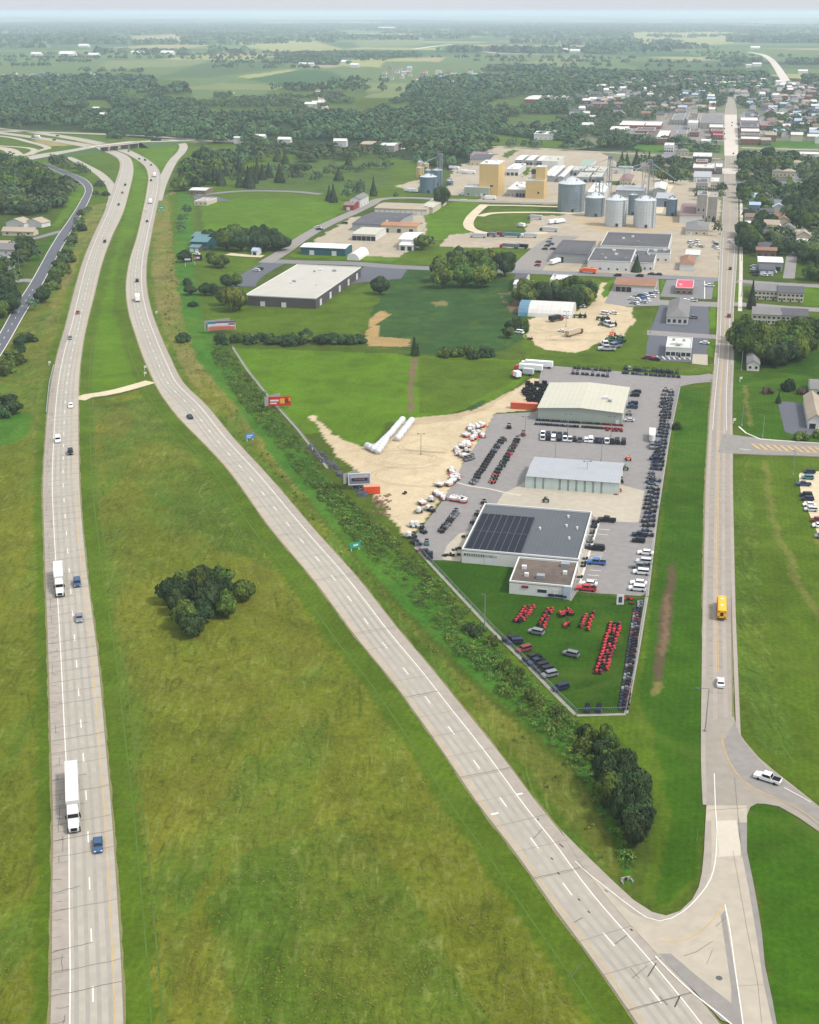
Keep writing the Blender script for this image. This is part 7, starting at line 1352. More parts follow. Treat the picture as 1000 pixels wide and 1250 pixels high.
for P, n, where in (([(566, 530), (575, 522), (592, 518), (590, 534), (576, 540), (568, 536)], 17, 'in the upper heap at the sand edge'), ([(553, 560), (558, 548), (572, 540), (574, 545), (564, 565)], 13, 'in the middle heap at the sand edge'), ([(544, 585), (550, 570), (562, 578), (562, 588), (550, 592)], 10, 'in the lower heap at the sand edge')):
    Pw = [G(*p) for p in P]; k = 0; a = np.array(Pw).min(0); b = np.array(Pw).max(0)
    while k < n:
        q = (random.uniform(a[0], b[0]), random.uniform(a[1], b[1]))
        if inside(np.array([q[0]]), np.array([q[1]]), Pw)[0]: put(random.choice(('implement0', 'implement1', 'implement2', 'implement0')), 0, 0, random.choice(('red', 'maroon', 'red', 'grey', 'dgreen')), random.uniform(0, 6.2), where, 'implements along the sand edge', None, 'rows', q, 7); k += 1
for i, (px, py, k, c) in enumerate(((536, 594, 'implement2', 'maroon'), (547, 593, 'implement2', 'orange'), (532, 604, 'implement0', 'maroon'), (537, 607, 'implement2', 'maroon'), (526, 612, 'implement1', 'grey'), (541, 610, 'implement0', 'maroon'), (515, 616, 'implement2', 'maroon'), (522, 623, 'implement0', 'grey'), (527, 625, 'utv0', 'black'), (511, 626, 'implement1', 'grey'), (503, 643, 'implement1', 'silver'), (508, 643, 'implement1', 'silver'), (515, 646, 'utv0', 'black'), (499, 656, 'implement1', 'grey'), (505, 656, 'utv0', 'navy'), (506, 663, 'utv0', 'black'), (510, 666, 'utv1', 'navy'), (521, 665, 'utv0', 'teal'), (511, 673, 'mower1', 'maroon'), (520, 677, 'pickup', 'black'), (525, 680, 'pickup', 'navy'), (494, 603, 'mower1', 'black'), (517, 651, 'utv1', 'black'))):
    put(k, px, py, c, random.uniform(0, 3), 'on the lower left rim of the lot', 'machines on the lot rim', None, 'rows', None, 8)
for px, py in ((543, 679), (548, 678), (552, 679), (560, 678), (555, 672), (561, 670), (566, 656), (573, 655)): put('mower1', px, py, 'black', random.uniform(0, 3), 'on the pale corner slab', 'mowers on the corner slab', None, 'rows')
# the lawn display
gl_ = 'red tractors and mowers on the lawn'
for c_, (p0, p1, n, wh) in enumerate((((640, 744), (629, 759.5), 6, 'in the left file of the left block'), ((645, 743), (633.5, 760), 6, 'in the middle file of the left block'), ((650, 742.5), (639, 758), 6, 'in the right file of the left block'), ((673, 745), (663, 767), 7, 'in the right file of the second block'), ((668, 746), (658, 763), 5, 'in the left file of the second block'), ((714, 753), (709, 766), 5, 'in the left file of the fourth block'), ((724, 750), (717, 769), 5, 'in the right file of the fourth block'),
                                      ((745, 763), (727, 822), 17, 'in the left file of the long block'), ((750.5, 763.5), (732, 822), 16, 'in the middle file of the long block'), ((756.5, 764), (740, 818), 14, 'in the right file of the long block'))):
    line_up(['mower0'], p0, p1, n, ('red', 'red', 'red', 'maroon') if 'middle' not in wh else ('black', 'maroon', 'red'), -.35, wh, gl_, 'col', jit=.15, miss=.05)
for px, py in ((685, 752), (689, 750.5), (694.5, 748), (697, 750), (691, 765)): put('mower2', px, py, 'red', random.uniform(0, 3), 'in the loose group on the lawn', gl_)
line_up(['mower1'], (781, 736), (763.5, 866), 38, ('black', 'grey', 'maroon', 'navy', 'black', 'black'), E, 'in the outer file by the lawn fence', 'mowers along the lawn fence', 'col', jit=.1); line_up(['mower1'], (776.5, 744), (758.5, 866), 34, ('black', 'grey', 'maroon', 'navy', 'black', 'black'), E, 'in the inner file by the lawn fence', 'mowers along the lawn fence', 'col', jit=.1)
for px, py, c, k in ((762, 732, 'red', 'mower1'), (766, 731, 'maroon', 'mower1'), (770, 732, 'red', 'mower1'), (771, 737, 'maroon', 'mower1')): put(k, px, py, c, .3, 'beside the white notice board', 'mowers beside the notice board')
for px, py, c, k, a_ in ((654.5, 774, 'grey', 'suv', 1.3), (697, 801, 'grey', 'suv', 1.3), (624.5, 783, 'black', 'pickup', 1.9), (629, 786, 'navy', 'suv', 1.9), (640, 795, 'maroon', 'suv', 2.3), (649.5, 806, 'black', 'pickup', 2.3), (655, 811, 'navy', 'pickup', 2.2), (660.5, 816, 'black', 'suv', 2.2), (666, 820.5, 'black', 'suv', 2.2), (671, 826, 'grey', 'suv', 2.2), (684.5, 842, 'navy', 'suv', 2.3), (717, 868, 'navy', 'utv0', 0), (731, 868, 'navy', 'utv0', 0)):
    put(k, px, py, c, a_, 'on the lawn along the lower fence', 'used cars along the lower fence')
# vehicles on the roads
def drive(kind, px, py, col, rib, way, label):
    x, y = G(px, py); s = rib.near(x, y); _, n_, _ = rib.at(s); t = np.array([-n_[1], n_[0]])*way; o = put(kind, px, py, col, 0, label=label, mode=None); o.rotation_euler = (0, 0, math.atan2(-t[0], t[1])); return o
for kind, px, py, col, rib, way, lb in (
    ('sedan_full', 120, 1035, 'dblue', SB, -1, 'dark blue car overtaking beside the nearest white semi'), ('suv_full', 94.5, 714, 'dblue', SB, -1, 'dark blue car next to the farther white semi'), ('sedan_full', 97, 757, 'grey', SB, -1, 'grey car just ahead of the farther white semi'), ('suv_full', 86, 554, 'black', SB, -1, 'black car behind the white van on the left carriageway'), ('van_full', 71, 539, 'white', SB, -1, 'white van on the left carriageway shoulder lane'), ('sedan_full', 86.5, 497, 'white', SB, -1, 'white car by the median crossover'),
    ('sedan_full', 85.5, 414, 'grey', SB, -1, 'grey car on the left carriageway above the guardrail'), ('sedan_full', 95, 383, 'maroon', SB, -1, 'dark red car on the left carriageway'), ('suv_full', 128, 296, 'black', SB, -1, 'black car on the left carriageway beside the bushes'), ('sedan', 145, 250.5, 'black', SB, -1, 'black car where the slip road merges'), ('sedan', 149.5, 236, 'maroon', SB, -1, 'dark red car near the slip road merge'), ('suv', 153, 226.5, 'black', SB, -1, 'black car coming down the curve below the overpass'), ('sedan', 139, 193, 'grey', SB, -1, 'grey car just below the overpass'),
    ('sedan_full', 232, 510.5, 'navy', NB, 1, 'navy car on the right carriageway below the crossover'), ('suv_full', 167.5, 344, 'black', NB, 1, 'black car ahead of the white box truck'), ('sedan', 179.5, 271, 'black', NB, 1, 'black car far up the right carriageway'), ('sedan', 178, 257.5, 'white', NB, 1, 'white car far up the right carriageway'), ('suv', 184.5, 221, 'black', NB, 1, 'black car beside the right ramp merge'), ('sedan', 184.5, 202, 'navy', NB, 1, 'navy car rounding the right curve'), ('suv', 177, 196, 'black', NB, 1, 'black car leading the pair near the overpass'), ('sedan', 170, 194.5, 'black', NB, 1, 'black car last of the pair near the overpass'), ('sedan', 157, 185, 'navy', NB, 1, 'navy car coming out from under the overpass'),
    ('sedan_full', 879.5, 836, 'white', MS, 1, 'white car behind the yellow bus on the main street'), ('suv_full', 890, 387, 'maroon', MS, 1, 'dark red car beside the big grove'), ('sedan_full', 891.5, 329, 'black', MS, 1, 'black car before the repair shop turning'), ('suv', 890.5, 296, 'silver', MS, 1, 'silver car on the street by the footpath'), ('sedan', 895.5, 188, 'black', MS, 1, 'black car on the railway crossing'), ('sedan', 894, 150, 'black', MS, 1, 'black car in the downtown street, upper one'), ('sedan', 893.5, 154, 'black', MS, 1, 'black car in the downtown street, lower one'), ('pickup', 889, 231, 'white', MS, -1, 'white pickup on the street by the feed mill')):
    drive(kind, px, py, col, rib, way, lb)
put('pickup_full', 937, 953.5, 'white', 0, label='white pickup on the curving side road', mode=None).rotation_euler = (0, 0, .98)
for i, (px, py, c) in enumerate(((884.5, 164, 'navy'), (884.5, 158, 'black'), (885, 153, 'white'), (901.5, 158, 'black'), (901, 152, 'grey'), (900.5, 147, 'black'), (902, 168, 'navy'), (885, 170, 'silver'))): put('suv', px, py, c, 0, 'parked at the downtown kerb', 'cars parked downtown')
gr_ = 'cars on the right gravel lot'
for px, py, c, k in ((988, 578, 'navy', 'suv'), (986, 585, 'teal', 'suv'), (981, 593, 'dblue', 'pickup'), (984, 606, 'black', 'suv'), (986, 611, 'navy', 'suv'), (988, 618, 'white', 'sedan'), (990, 624, 'silver', 'suv'), (998, 637, 'maroon', 'suv'), (1000, 644, 'white', 'suv'), (1003, 657, 'grey', 'suv')): put(k, px, py, c, E+.1, 'on the gravel lot at the right edge', gr_, None, 'col')
gs = 'cars on the garage forecourt'
for px, py, c in ((771, 366, 'white'), (775, 364, 'green'), (778, 367, 'white'), (782, 362, 'dblue'), (784, 365, 'blue'), (788, 361, 'white'), (790, 364, 'silver'), (794, 360, 'navy'), (796, 363, 'white'), (773, 371, 'silver'), (778, 372, 'white'), (800, 358, 'white'), (792, 368, 'white'), (786, 370, 'silver')): put('suv', px, py, c, random.choice((.4, 1.2)), 'on the forecourt of the brown-roofed garages', gs)
for k in range(7): put('utv0', 777+3.4*k, 355.5+.3*k, 'black', .5, 'before the brown-roofed garages', 'buggies before the garages')
for px, py, c, k in ((842, 297, 'white', 'van'), (846, 299, 'white', 'pickup'), (851, 296, 'white', 'van'), (853, 301, 'white', 'suv'), (857, 302, 'silver', 'suv'), (843, 302, 'silver', 'suv'), (872, 296, 'white', 'suv'), (874, 299, 'black', 'suv'), (872, 302, 'silver', 'suv'), (875, 304, 'white', 'suv')): put(k, px, py, c, .7, 'on the gravel car lot by the street', 'cars on the gravel car lot')
for px, py, c in ((920, 326, 'white'), (924, 327, 'silver'), (920, 330, 'white'), (923, 333, 'navy'), (922, 337, 'navy'), (933, 337, 'white'), (939, 337, 'silver'), (944, 333, 'white'), (919, 334, 'black')): put('suv', px, py, c, 1.2, 'round the repair shop', 'cars round the repair shop')
for px, py, c, k in ((672, 292, 'yellow', 'mower2'), (670, 296, 'grey', 'suv'), (673, 299, 'dblue', 'suv'), (668, 301, 'navy', 'suv'), (665, 305, 'black', 'suv'), (657, 321, 'maroon', 'suv'), (656, 325, 'red', 'suv'), (675, 305, 'black', 'suv')): put(k, px, py, c, 1.3, 'in the strip of the factory yard', 'cars in the factory yard strip')
for px, py, c, k, lb in ((792, 393.8, 'white', 'suv', 'x'), (846, 389, 'grey', 'pickup', 'grey pickup beside the bank'), (860, 420, 'white', 'sedan', 'white car right of the restaurant'), (833, 369, 'white', 'van', 'white van on the drive behind the bank'), (845, 368, 'white', 'pickup', 'white pickup on the drive behind the bank'), (866, 350, 'white', 'pickup', 'white pickup beside the pink-roofed kiosk'), (835, 355.5, 'white', 'sedan', 'white car under the pink-roofed kiosk'), (790, 438.5, 'maroon', 'suv', 'dark red car at the striped lot corner'), (796, 439, 'red', 'sedan', 'red car at the striped lot corner'), (800, 440, 'black', 'sedan', 'black car at the striped lot corner'),
                         (754, 337.5, 'black', 'suv', 'black car left of the brown garages'), (781, 338, 'black', 'suv', 'black car behind the brown garages'), (795, 335.6, 'black', 'sedan', 'left dark car on the cross street'), (804, 336, 'navy', 'sedan', 'right dark car on the cross street'), (313, 331, 'white', 'suv', 'white car beside the grey warehouse drive'), (317, 329.5, 'black', 'suv', 'black car beside the grey warehouse drive'), (273, 368.5, 'white', 'suv', 'white car under the large lawn tree'), (237, 307, 'maroon', 'suv', 'dark red car by the teal-roofed garage'), (240, 311, 'white', 'suv', 'white car by the teal-roofed garage'), (388, 278.5, 'white', 'pickup', 'white pickup on the plant road'), (390, 281, 'black', 'pickup', 'black pickup on the plant road'), (421, 273.5, 'black', 'suv', 'black car in the gravel yard corner'), (70, 166.5, 'black', 'suv', 'black car on the far freeway'), (40, 168, 'black', 'suv', 'black car on the far ramp'), (66, 171.5, 'navy', 'suv', 'navy car between the far ramps')):
    if lb != 'x': put(k, px, py, c, 1.4, label=lb, mode=None)
for k in range(8): put('sedan', 714+7*k if k > 3 else 721+5*k, 328.6+k*.35 if k < 4 else 329+k*.2, random.choice(('white', 'maroon', 'silver', 'black')), .1, 'at the factory front wall', 'cars at the factory front')
gy = 'green and blue tractors of the sandy yard'
for px, py, c in ((733, 391, 'green'), (739, 391, 'dgreen'), (735, 397, 'green'), (742, 398, 'white'), (748, 398, 'dblue'), (747, 411, 'orange'), (744, 416, 'green'), (749, 419, 'dgreen'), (755, 414, 'green'), (758, 418, 'green'), (754, 421, 'blue'), (744, 423, 'green'), (739, 423, 'white'), (749, 425, 'grey'), (741, 428, 'silver'), (705, 388, 'green'), (711, 388, 'dgreen')): put('mower2' if c not in ('white', 'silver', 'grey') else 'pickup', px, py, c, random.uniform(0, 3), 'in the sandy equipment yard', gy, None, 'rows', None, 6).scale = (1.5, 1.5, 1.5)
for px, py, c, k in ((637, 401, 'white', 'van'), (634, 407, 'white', 'van'), (690, 388, 'white', 'pickup'), (686, 405, 'white', 'sedan'), (738, 384, 'white', 'van'), (749, 383.5, 'white', 'pickup'), (704, 375, 'silver', 'pickup'), (710, 375, 'silver', 'suv'), (647, 415, 'maroon', 'mower2')): put(k, px, py, c, 1.2, 'around the sandy yard', 'vehicles round the sandy yard')
# long vehicles
twhite = mat('trailer_white', rgb(226, 224, 218), rough=.45, var=.06, scale=.3); tgrey = mat('trailer_grey', rgb(150, 150, 148), rough=.6)
def vmesh(b, name, m, root): return b.build(name, m, root)
def semi(px, py, rib, way, label, trailer=16.0, near=True, sleeper=True):
    x, y = G(px, py); root = empty('semi_truck', (x, y, .12)); tag(root, label, 'semi truck'); Lt = trailer
    if rib: s = rib.near(x, y); _, n_, _ = rib.at(s); t = np.array([-n_[1], n_[0]])*way; root.rotation_euler = (0, 0, math.atan2(-t[0], t[1]))
    else: root.rotation_euler = (0, 0, GRID+way)
    mb = MB(); mb.box(-1.28, 1.28, -Lt, 0, 1.15, 4.05); q = mb.build('trailer', twhite, root); mb = MB()
    for k in range(1, 12): mb.box(-1.30, 1.30, -Lt*k/12-.03, -Lt*k/12+.03, 1.3, 4.07)
    mb.box(-1.31, 1.31, -Lt-.02, -Lt+.12, 1.1, 4.08); mb.build('rib', trim, q)
    mb = MB(); mb.box(-1.2, 1.2, 1.0, 3.3, .9, 3.1, 0, .0, True, .08, .1); mb.prismx([(3.2, .6), (5.9, .6), (5.95, 1.5), (5.5, 1.85), (3.2, 2.1)], -1.0, 1.0); mb.prismx([(1.1, 3.05), (3.1, 3.05), (1.6, 3.85), (1.1, 3.9)], -1.05, 1.05); mb.box(-.5, .5, -.5, 5.6, .6, .95); mb.build('cab', mat('cab_white_paint', rgb(226, 226, 224), rough=.3, var=.04), root)
    mb = MB(); mb.quad((-1.05, 3.33, 2.15), (1.05, 3.33, 2.15), (1.0, 3.22, 2.95), (-1.0, 3.22, 2.95)); mb.box(-1.24, 1.24, 2.5, 3.1, 2.1, 2.75); mb.build('windshield', cglass, root); mb = MB(); mb.box(-.6, .6, 5.93, 6.0, .8, 1.5); mb.build('grille', plastic, root)
    for s in (-1, 1):
        mb = MB(); mb.box(s*.85-.15, s*.85+.15, 5.88, 6.0, 1.0, 1.3); mb.build('headlight', lamp_w, root); mb = MB(); mb.box(s*1.42-.1, s*1.42+.1, 3.0, 3.12, 1.9, 2.7); mb.bar((s*1.1, 3.06, 2.3), (s*1.42, 3.06, 2.3), .03); mb.build('mirror', plastic, root); mb = MB(); mb.cyl(s*1.1, .9, 1, 3.9, .09, n=8); mb.build('exhaust_stack', chrome, root)
    for yy in (5.0, .6, -.7, -Lt+1.6, -Lt+2.9):
        for s in (-1, 1): mb = MB(); mb.cylx(s*1.0-.28, s*1.0+.28, yy, .52, .52, 12); mb.build('wheel', tyre, root)
    return root
semi(90.2, 999, SB, -1, 'white semi with long white trailer, the nearest truck on the left carriageway', 15.6); semi(73, 720, SB, -1, 'white semi with shorter trailer, farther down the left carriageway', 11.5)
def box_truck(px, py, rib, way, label, L_=9, col='white', cat='truck', ang=None, cabc='white', hh=3.5, name='box_truck', group=None):
    x, y = G(px, py); root = empty(name, (x, y, .12)); tag(root, label, cat, group)
    if ang is None: s = rib.near(x, y); _, n_, _ = rib.at(s); t = np.array([-n_[1], n_[0]])*way; root.rotation_euler = (0, 0, math.atan2(-t[0], t[1]))
    else: root.rotation_euler = (0, 0, GRID+ang)
    mb = MB(); mb.box(-1.22, 1.22, -L_/2, L_/2-2.3, .95, hh); q = mb.build('cargo_box', paint_m, root); q.color = (*PCOL[col], 1); mb = MB(); mb.prismx([(L_/2-2.2, .5), (L_/2, .5), (L_/2, 1.5), (L_/2-.6, 2.4), (L_/2-2.2, 2.5)], -1.1, 1.1); q = mb.build('cab', paint_m, root); q.color = (*PCOL[cabc], 1)
    mb = MB(); mb.quad((-1, L_/2-.05, 1.58), (1, L_/2-.05, 1.58), (.95, L_/2-.54, 2.36), (-.95, L_/2-.54, 2.36)); mb.build('windshield', cglass, root)
    for yy in (L_/2-1.1, -L_/2+1.6):
        for s in (-1, 1): mb = MB(); mb.cylx(s*.98-.2, s*.98+.2, yy, .48, .48, 10); mb.build('wheel', tyre, root)
    return root
box_truck(168, 367, NB, 1, 'white box truck on the right carriageway', 10.5); box_truck(184, 248, NB, 1, 'white truck far up the right carriageway', 9); box_truck(189, 215.5, NB, 1, 'white truck at the right ramp merge', 12); box_truck(46, 168.5, SB, -1, 'white truck on the far freeway', 14); box_truck(190.5, 173, None, 0, 'dark truck crossing the overpass approach', 14, 'black', 'truck', 1.4, 'black')
gt = 'trucks and trailers of the mill yards'
for px, py, c, cc, a_, L_, lb in ((676, 273, 'white', 'white', -.5, 13, 'left white tanker standing in the mill gravel yard'), (683.5, 272.5, 'white', 'white', -.5, 12, 'right white tanker standing in the mill gravel yard'), (653, 267.5, 'silver', 'grey', 1.4, 12, 'grey trailer at the upper corner of the mill yard'), (670, 282.5, 'silver', 'navy', 1.4, 14, 'grey flat trailer by the mill yard entrance'), (636, 277.5, 'white', 'silver', 1.0, 7, 'small white truck on the oval drive edge'), (584, 290, 'silver', 'silver', 1.5, 12, 'silver tanker in the lower gravel yard'), (624, 289.5, 'teal', 'grey', 1.5, 14, 'greenish trailer in the lower gravel yard'), (608, 288.5, 'maroon', 'black', 1.2, 8, 'maroon truck in the lower gravel yard'), (600, 289, 'grey', 'black', 1.2, 8, 'grey truck between silver tanker and maroon truck'), (646, 290, 'silver', 'white', 1.5, 12, 'silver trailer beside the yard entrance'), (622, 303, 'grey', 'red', 1.4, 14, 'long grey trailer with a red cab before the grove'), (636, 303.5, 'black', 'navy', 1.4, 10, 'black trailer at the grass corner'), (678.5, 322, 'white', 'white', -.35, 14, 'white semi trailer docked at the old factory'), (718, 333.5, 'orange', 'orange', 1.3, 11, 'orange machine truck on the cross street'), (701, 409, 'tan', 'maroon', -.5, 13, 'rusty pink tank trailer in the sandy yard'), (679, 392, 'black', 'maroon', -.7, 9, 'black dump truck beside the hoop barn'), (645, 453, 'white', 'red', 1.5, 13, 'white and red trailer at the dealer lot corner'), (655, 448.5, 'white', 'white', 1.5, 15, 'long white trailer at the dealer lot corner'), (642, 458, 'silver', 'navy', 1.4, 7, 'silver trailer below the white and red trailer'), (630, 461, 'white', 'orange', .6, 6, 'small white truck on the sand by the lot corner'),
                                  (572, 212, 'white', 'white', 1.4, 14, 'white trailer in the plant yard, nearest the tan tower'), (553, 206.5, 'white', 'black', 1.4, 13, 'white trailer in the plant yard, by the bluish bins'), (564, 211, 'white', 'white', 1.3, 12, 'white trailer in the middle of the plant yard'), (597, 243.5, 'white', 'silver', 1.5, 12, 'white truck on the road before the plant dock'), (502, 234.5, 'white', 'white', 1.2, 14, 'white tank trailer near the bluish bin'), (576, 238.6, 'white', 'white', 1.52, 24, 'very long low white trailer before the plant office')):
    box_truck(px, py, None, 0, lb, L_, c, 'truck', a_, cc, 3.2, 'parked_truck', gt)
# the white boat-shaped trailer on the lot
x, y = G(796, 539); root = empty('cargo_trailer', (x, y, .1), GRID+.05); tag(root, 'long white enclosed trailer with rounded nose on the open lot', 'trailer'); mb = MB(); n_ = 8
pr = [(-1.2, 8), (1.2, 8), (1.2, 0)]+[(1.2*cos(pi*k/n_), -2.2*sin(pi*k/n_)) for k in range(1, n_)]+[(-1.2, 0)]; i0 = len(mb.v); mb.v += [(a, b, .6) for a, b in pr]+[(a, b, 3.0) for a, b in pr]; m_ = len(pr)
for k in range(m_): mb.f.append((k, k+m_, (k+1) % m_+m_, (k+1) % m_)); mb.m.append(0)
mb.f.append(tuple(range(m_, 2*m_))[::-1]); mb.m.append(0); mb.build('body', twhite, root); mb = MB(); mb.cylx(-1.25, 1.25, 3.6, .4, .4); mb.cylx(-1.25, 1.25, 4.7, .4, .4); mb.build('running_gear', tyre, root)
# school bus
x, y = G(880.5, 748); root = empty('school_bus', (x, y, .13)); tag(root, 'yellow school bus driving away up the main street', 'bus'); s = MS.near(x, y); _, n_, _ = MS.at(s); root.rotation_euler = (0, 0, math.atan2(n_[1], n_[0])); yel = mat('school_bus_yellow', rgb(250, 186, 20), rough=.4, var=.05)
mb = MB(); mb.prism([(-1.2, .7), (1.2, .7), (1.22, 2.5), (1.0, 3.0), (.5, 3.12), (-.5, 3.12), (-1.0, 3.0), (-1.22, 2.5)][::-1], -5.6, 4.2); mb.prismx([(4.2, .7), (5.7, .7), (5.7, 1.5), (4.2, 1.85)], -1.0, 1.0); body = mb.build('body', yel, root); mb = MB()
for k in range(10):
    for sx_ in (-1, 1): mb.box(sx_*1.225-.03, sx_*1.225+.03, -5.2+k*.92, -4.5+k*.92, 1.75, 2.4)
mb.box(-.4, .4, -5.66, -5.58, 1.5, 2.5); mb.box(-1.0, 1.0, 4.15, 4.24, 1.95, 2.7); mb.build('windows', cglass, root); mb = MB()
for z in (1.0, 1.45): mb.box(-1.24, 1.24, -5.5, 4.1, z, z+.07)
mb.box(-1.25, 1.25, -5.8, -5.6, .6, .85); mb.build('rub_rail', plastic, root); mb = MB(); mb.box(-.35, .35, 1.6, 2.4, 3.1, 3.22); mb.box(-.35, .35, -2.6, -1.8, 3.1, 3.22); mb.build('roof_hatch', trim, root)
for sx_ in (-1, 1):
    for zz in (1.1, 2.65): mb = MB(); mb.box(sx_*.85-.18, sx_*.85+.18, -5.68, -5.58, zz, zz+.28); mb.build('tail_light', lamp_r, root)
    for yy in (4.6, -3.2): mb = MB(); mb.cylx(sx_*1.0-.2, sx_*1.0+.2, yy, .5, .5, 12); mb.build('wheel', tyre, root)

# ------------------------------------------------------------------ small things of the lot
gp = 'lamp poles'
def pole(px, py, h, label, arm=0, name='lamp_post', cat='lamp post', group=gp, heads=2):
    x, y = G(px, py); root = empty(name, (x, y, 0)); tag(root, label, cat, group); mb = MB(); mb.cyl(0, 0, 0, .6, .35, n=8); mb.build('base', walls['conc'], root); mb = MB(); mb.cyl(0, 0, .5, h, .14, .09, 8); mb.build('pole', metal, root)
    for k in range(heads):
        s = 1 if k else -1; mb = MB(); L_ = arm or 1.1; mb.bar((0, 0, h), (s*L_, 0, h+.1), .05); mb.box(s*L_-.4, s*L_+.4, -.22, .22, h-.02, h+.16); mb.build('lamp_head', plastic2, root)
    return root
for px, py, lb in ((641, 533, 'twin-headed lamp post at the top of the right slanting row'), (693, 530, 'twin-headed lamp post in the truck row, left one'), (746, 533, 'twin-headed lamp post in the truck row, right one'), (678, 560, 'twin-headed lamp post behind the grey shed, left one'), (734, 563, 'twin-headed lamp post behind the grey shed, right one'), (514, 555, 'lamp post alone on the sand'), (716, 590, 'lamp post in front of the roll-up doors')): pole(px, py, 8, lb)
pole(591.5, 768, 10, 'wooden utility pole at the lower left fence', .6, 'utility_pole', 'utility pole', None, 1); pole(794, 407, 9, 'white lamp post on the grass left of the bank', .8, 'lamp_post', 'lamp post', None, 2); pole(931, 534, 9, 'pale lamp post beside the side street mouth', 1.5, heads=1, group=None); pole(691, 399, 8, 'lamp post in the sandy equipment yard', group=None); pole(861, 893, 11, 'curved street lamp before the country road junction', 2.6, heads=1, group=None); pole(968, 580, 9, 'utility pole by the right gravel lot', .6, 'utility_pole', 'utility pole', None, 1); pole(24, 330, 12, 'white pole on the lawn by the frontage road', .5, heads=1, group=None)
for i, (px, py) in enumerate(((905.5, 520), (905, 452), (905.5, 402), (905, 362), (905, 318), (904.8, 280), (904.5, 245))): reg(pole(px, py, 9, 'x', 1.4, heads=1, group='street poles'), 'along the right kerb of the main street', 'thin street pole', 'lamp post', 'street poles', 'col')
# fence: steel posts, rails and wire over a concrete mowing strip
def fence(pts, label, step=5.0, h=1.9):
    W2 = resample(np.array([G(*p) for p in pts]), step); o = W2[0]; root = empty('chain_link_fence', (o[0], o[1], 0)); tag(root, label, 'fence', 'chain-link fence of the dealer lot')
    for a in W2[:100]: mb = MB(); mb.cyl(a[0]-o[0], a[1]-o[1], 0, h, .05, n=6); mb.build('post', metal, root)
    mb = MB(); mw = MB()
    for a, b in zip(W2[:-1], W2[1:]):
        a_ = (a[0]-o[0], a[1]-o[1]); b_ = (b[0]-o[0], b[1]-o[1]); mb.bar((*a_, h), (*b_, h), .035); mb.bar((*a_, .1), (*b_, .1), .02)
        for k in range(10):
            f, g_ = k/10, (k+1)/10; p = (a_[0]+(b_[0]-a_[0])*f, a_[1]+(b_[1]-a_[1])*f); q = (a_[0]+(b_[0]-a_[0])*g_, a_[1]+(b_[1]-a_[1])*g_); mw.bar((*p, 0), (*q, h), .014); mw.bar((*q, 0), (*p, h), .014)
    mb.build('rail', metal, root); mw.build('wire_mesh', metal, root)
    r = Rib(W2, .4); mb = MB(); strips_mesh(mb, r.strip(-.45, .45, .05)); tag(mb.build('mowing_strip', walls['conc']), kind='structure')
fence([(830, 470), (816.5, 535), (801.5, 632), (790, 728)], 'chain-link fence on the right side of the asphalt lot'); fence([(789.7, 729), (778, 800), (764.5, 871)], 'chain-link fence on the right side of the mower lawn'); fence([(764, 872), (704, 873.5)], 'short chain-link fence across the lawn tip'); fence([(703, 873), (681, 851.5), (640, 808), (600, 769), (560, 726), (523, 686), (507, 668)], 'slanting chain-link fence along the brushy ditch')
fence([(284, 424), (302, 452), (330, 487), (364, 525), (400, 572)], 'old wire fence between the ditch and the green field', 6, 1.3)
# signs by the road and big hoardings
def board(px, py, w, hb, ht, cols, label, ang=0.0, name='road_sign', cat='road sign', group=None, frame=None, nposts=2, back=None):
    x, y = G(px, py); root = empty(name, (x, y, 0), ang); tag(root, label, cat, group); mb = MB(); mb.box(-w/2, w/2, -.08, .08, hb, ht); mb.build('panel', mat('sign_'+cols[0][0], rgb(*cols[0][1]), rough=.5, var=.06), root)
    for nm, c, x0, x1, z0, z1 in cols[1:]: mb = MB(); mb.box(x0*w-w/2, x1*w-w/2, -.12, -.085, hb+(ht-hb)*z0, hb+(ht-hb)*z1); mb.build('graphic', mat('sign_'+nm, rgb(*c), rough=.5, var=.08), root)
    for k in range(nposts): mb = MB(); px_ = -w*.35+w*.7*k/max(1, nposts-1); mb.box(px_-.12, px_+.12, .1, .34, 0, ht-.2); mb.build('post', metal_d if w > 6 else trim, root)
    if frame: 
        mb = MB(); t = .3
        for q in ((-w/2-t, w/2+t, ht, ht+t), (-w/2-t, w/2+t, hb-t, hb), (-w/2-t, -w/2, hb, ht), (w/2, w/2+t, hb, ht)): mb.box(q[0], q[1], -.14, .1, q[2], q[3])
        mb.build('frame', mat('frame_'+frame[0], rgb(*frame[1])), root)
    if back: mb = MB(); mb.box(-w/2-1, w/2-1, 3.2, 3.36, hb+.3, ht+.3); q = mb.build('rear_panel', mat('hoarding_back', rgb(150, 150, 146), rough=.9), root); q.rotation_euler = (0, 0, back)
    return root
board(305.5, 538, 3.4, .9, 2.9, [('motorist_blue', (72, 140, 208)), ('pale', (220, 226, 230), .12, .8, .55, .7), ('pale', (220, 226, 230), .12, .6, .25, .38)], 'blue motorist sign on the freeway bank', .5); board(434, 672, 3.6, .9, 2.6, [('route_green', (46, 160, 128)), ('pale', (220, 226, 230), .3, .75, .35, .7)], 'green guide sign on the freeway bank', .5); board(197.5, 257.5, 5, 1.5, 4, [('route_green', (46, 160, 128)), ('pale', (220, 226, 230), .2, .8, .4, .6)], 'small green sign far up the freeway bank', .2)
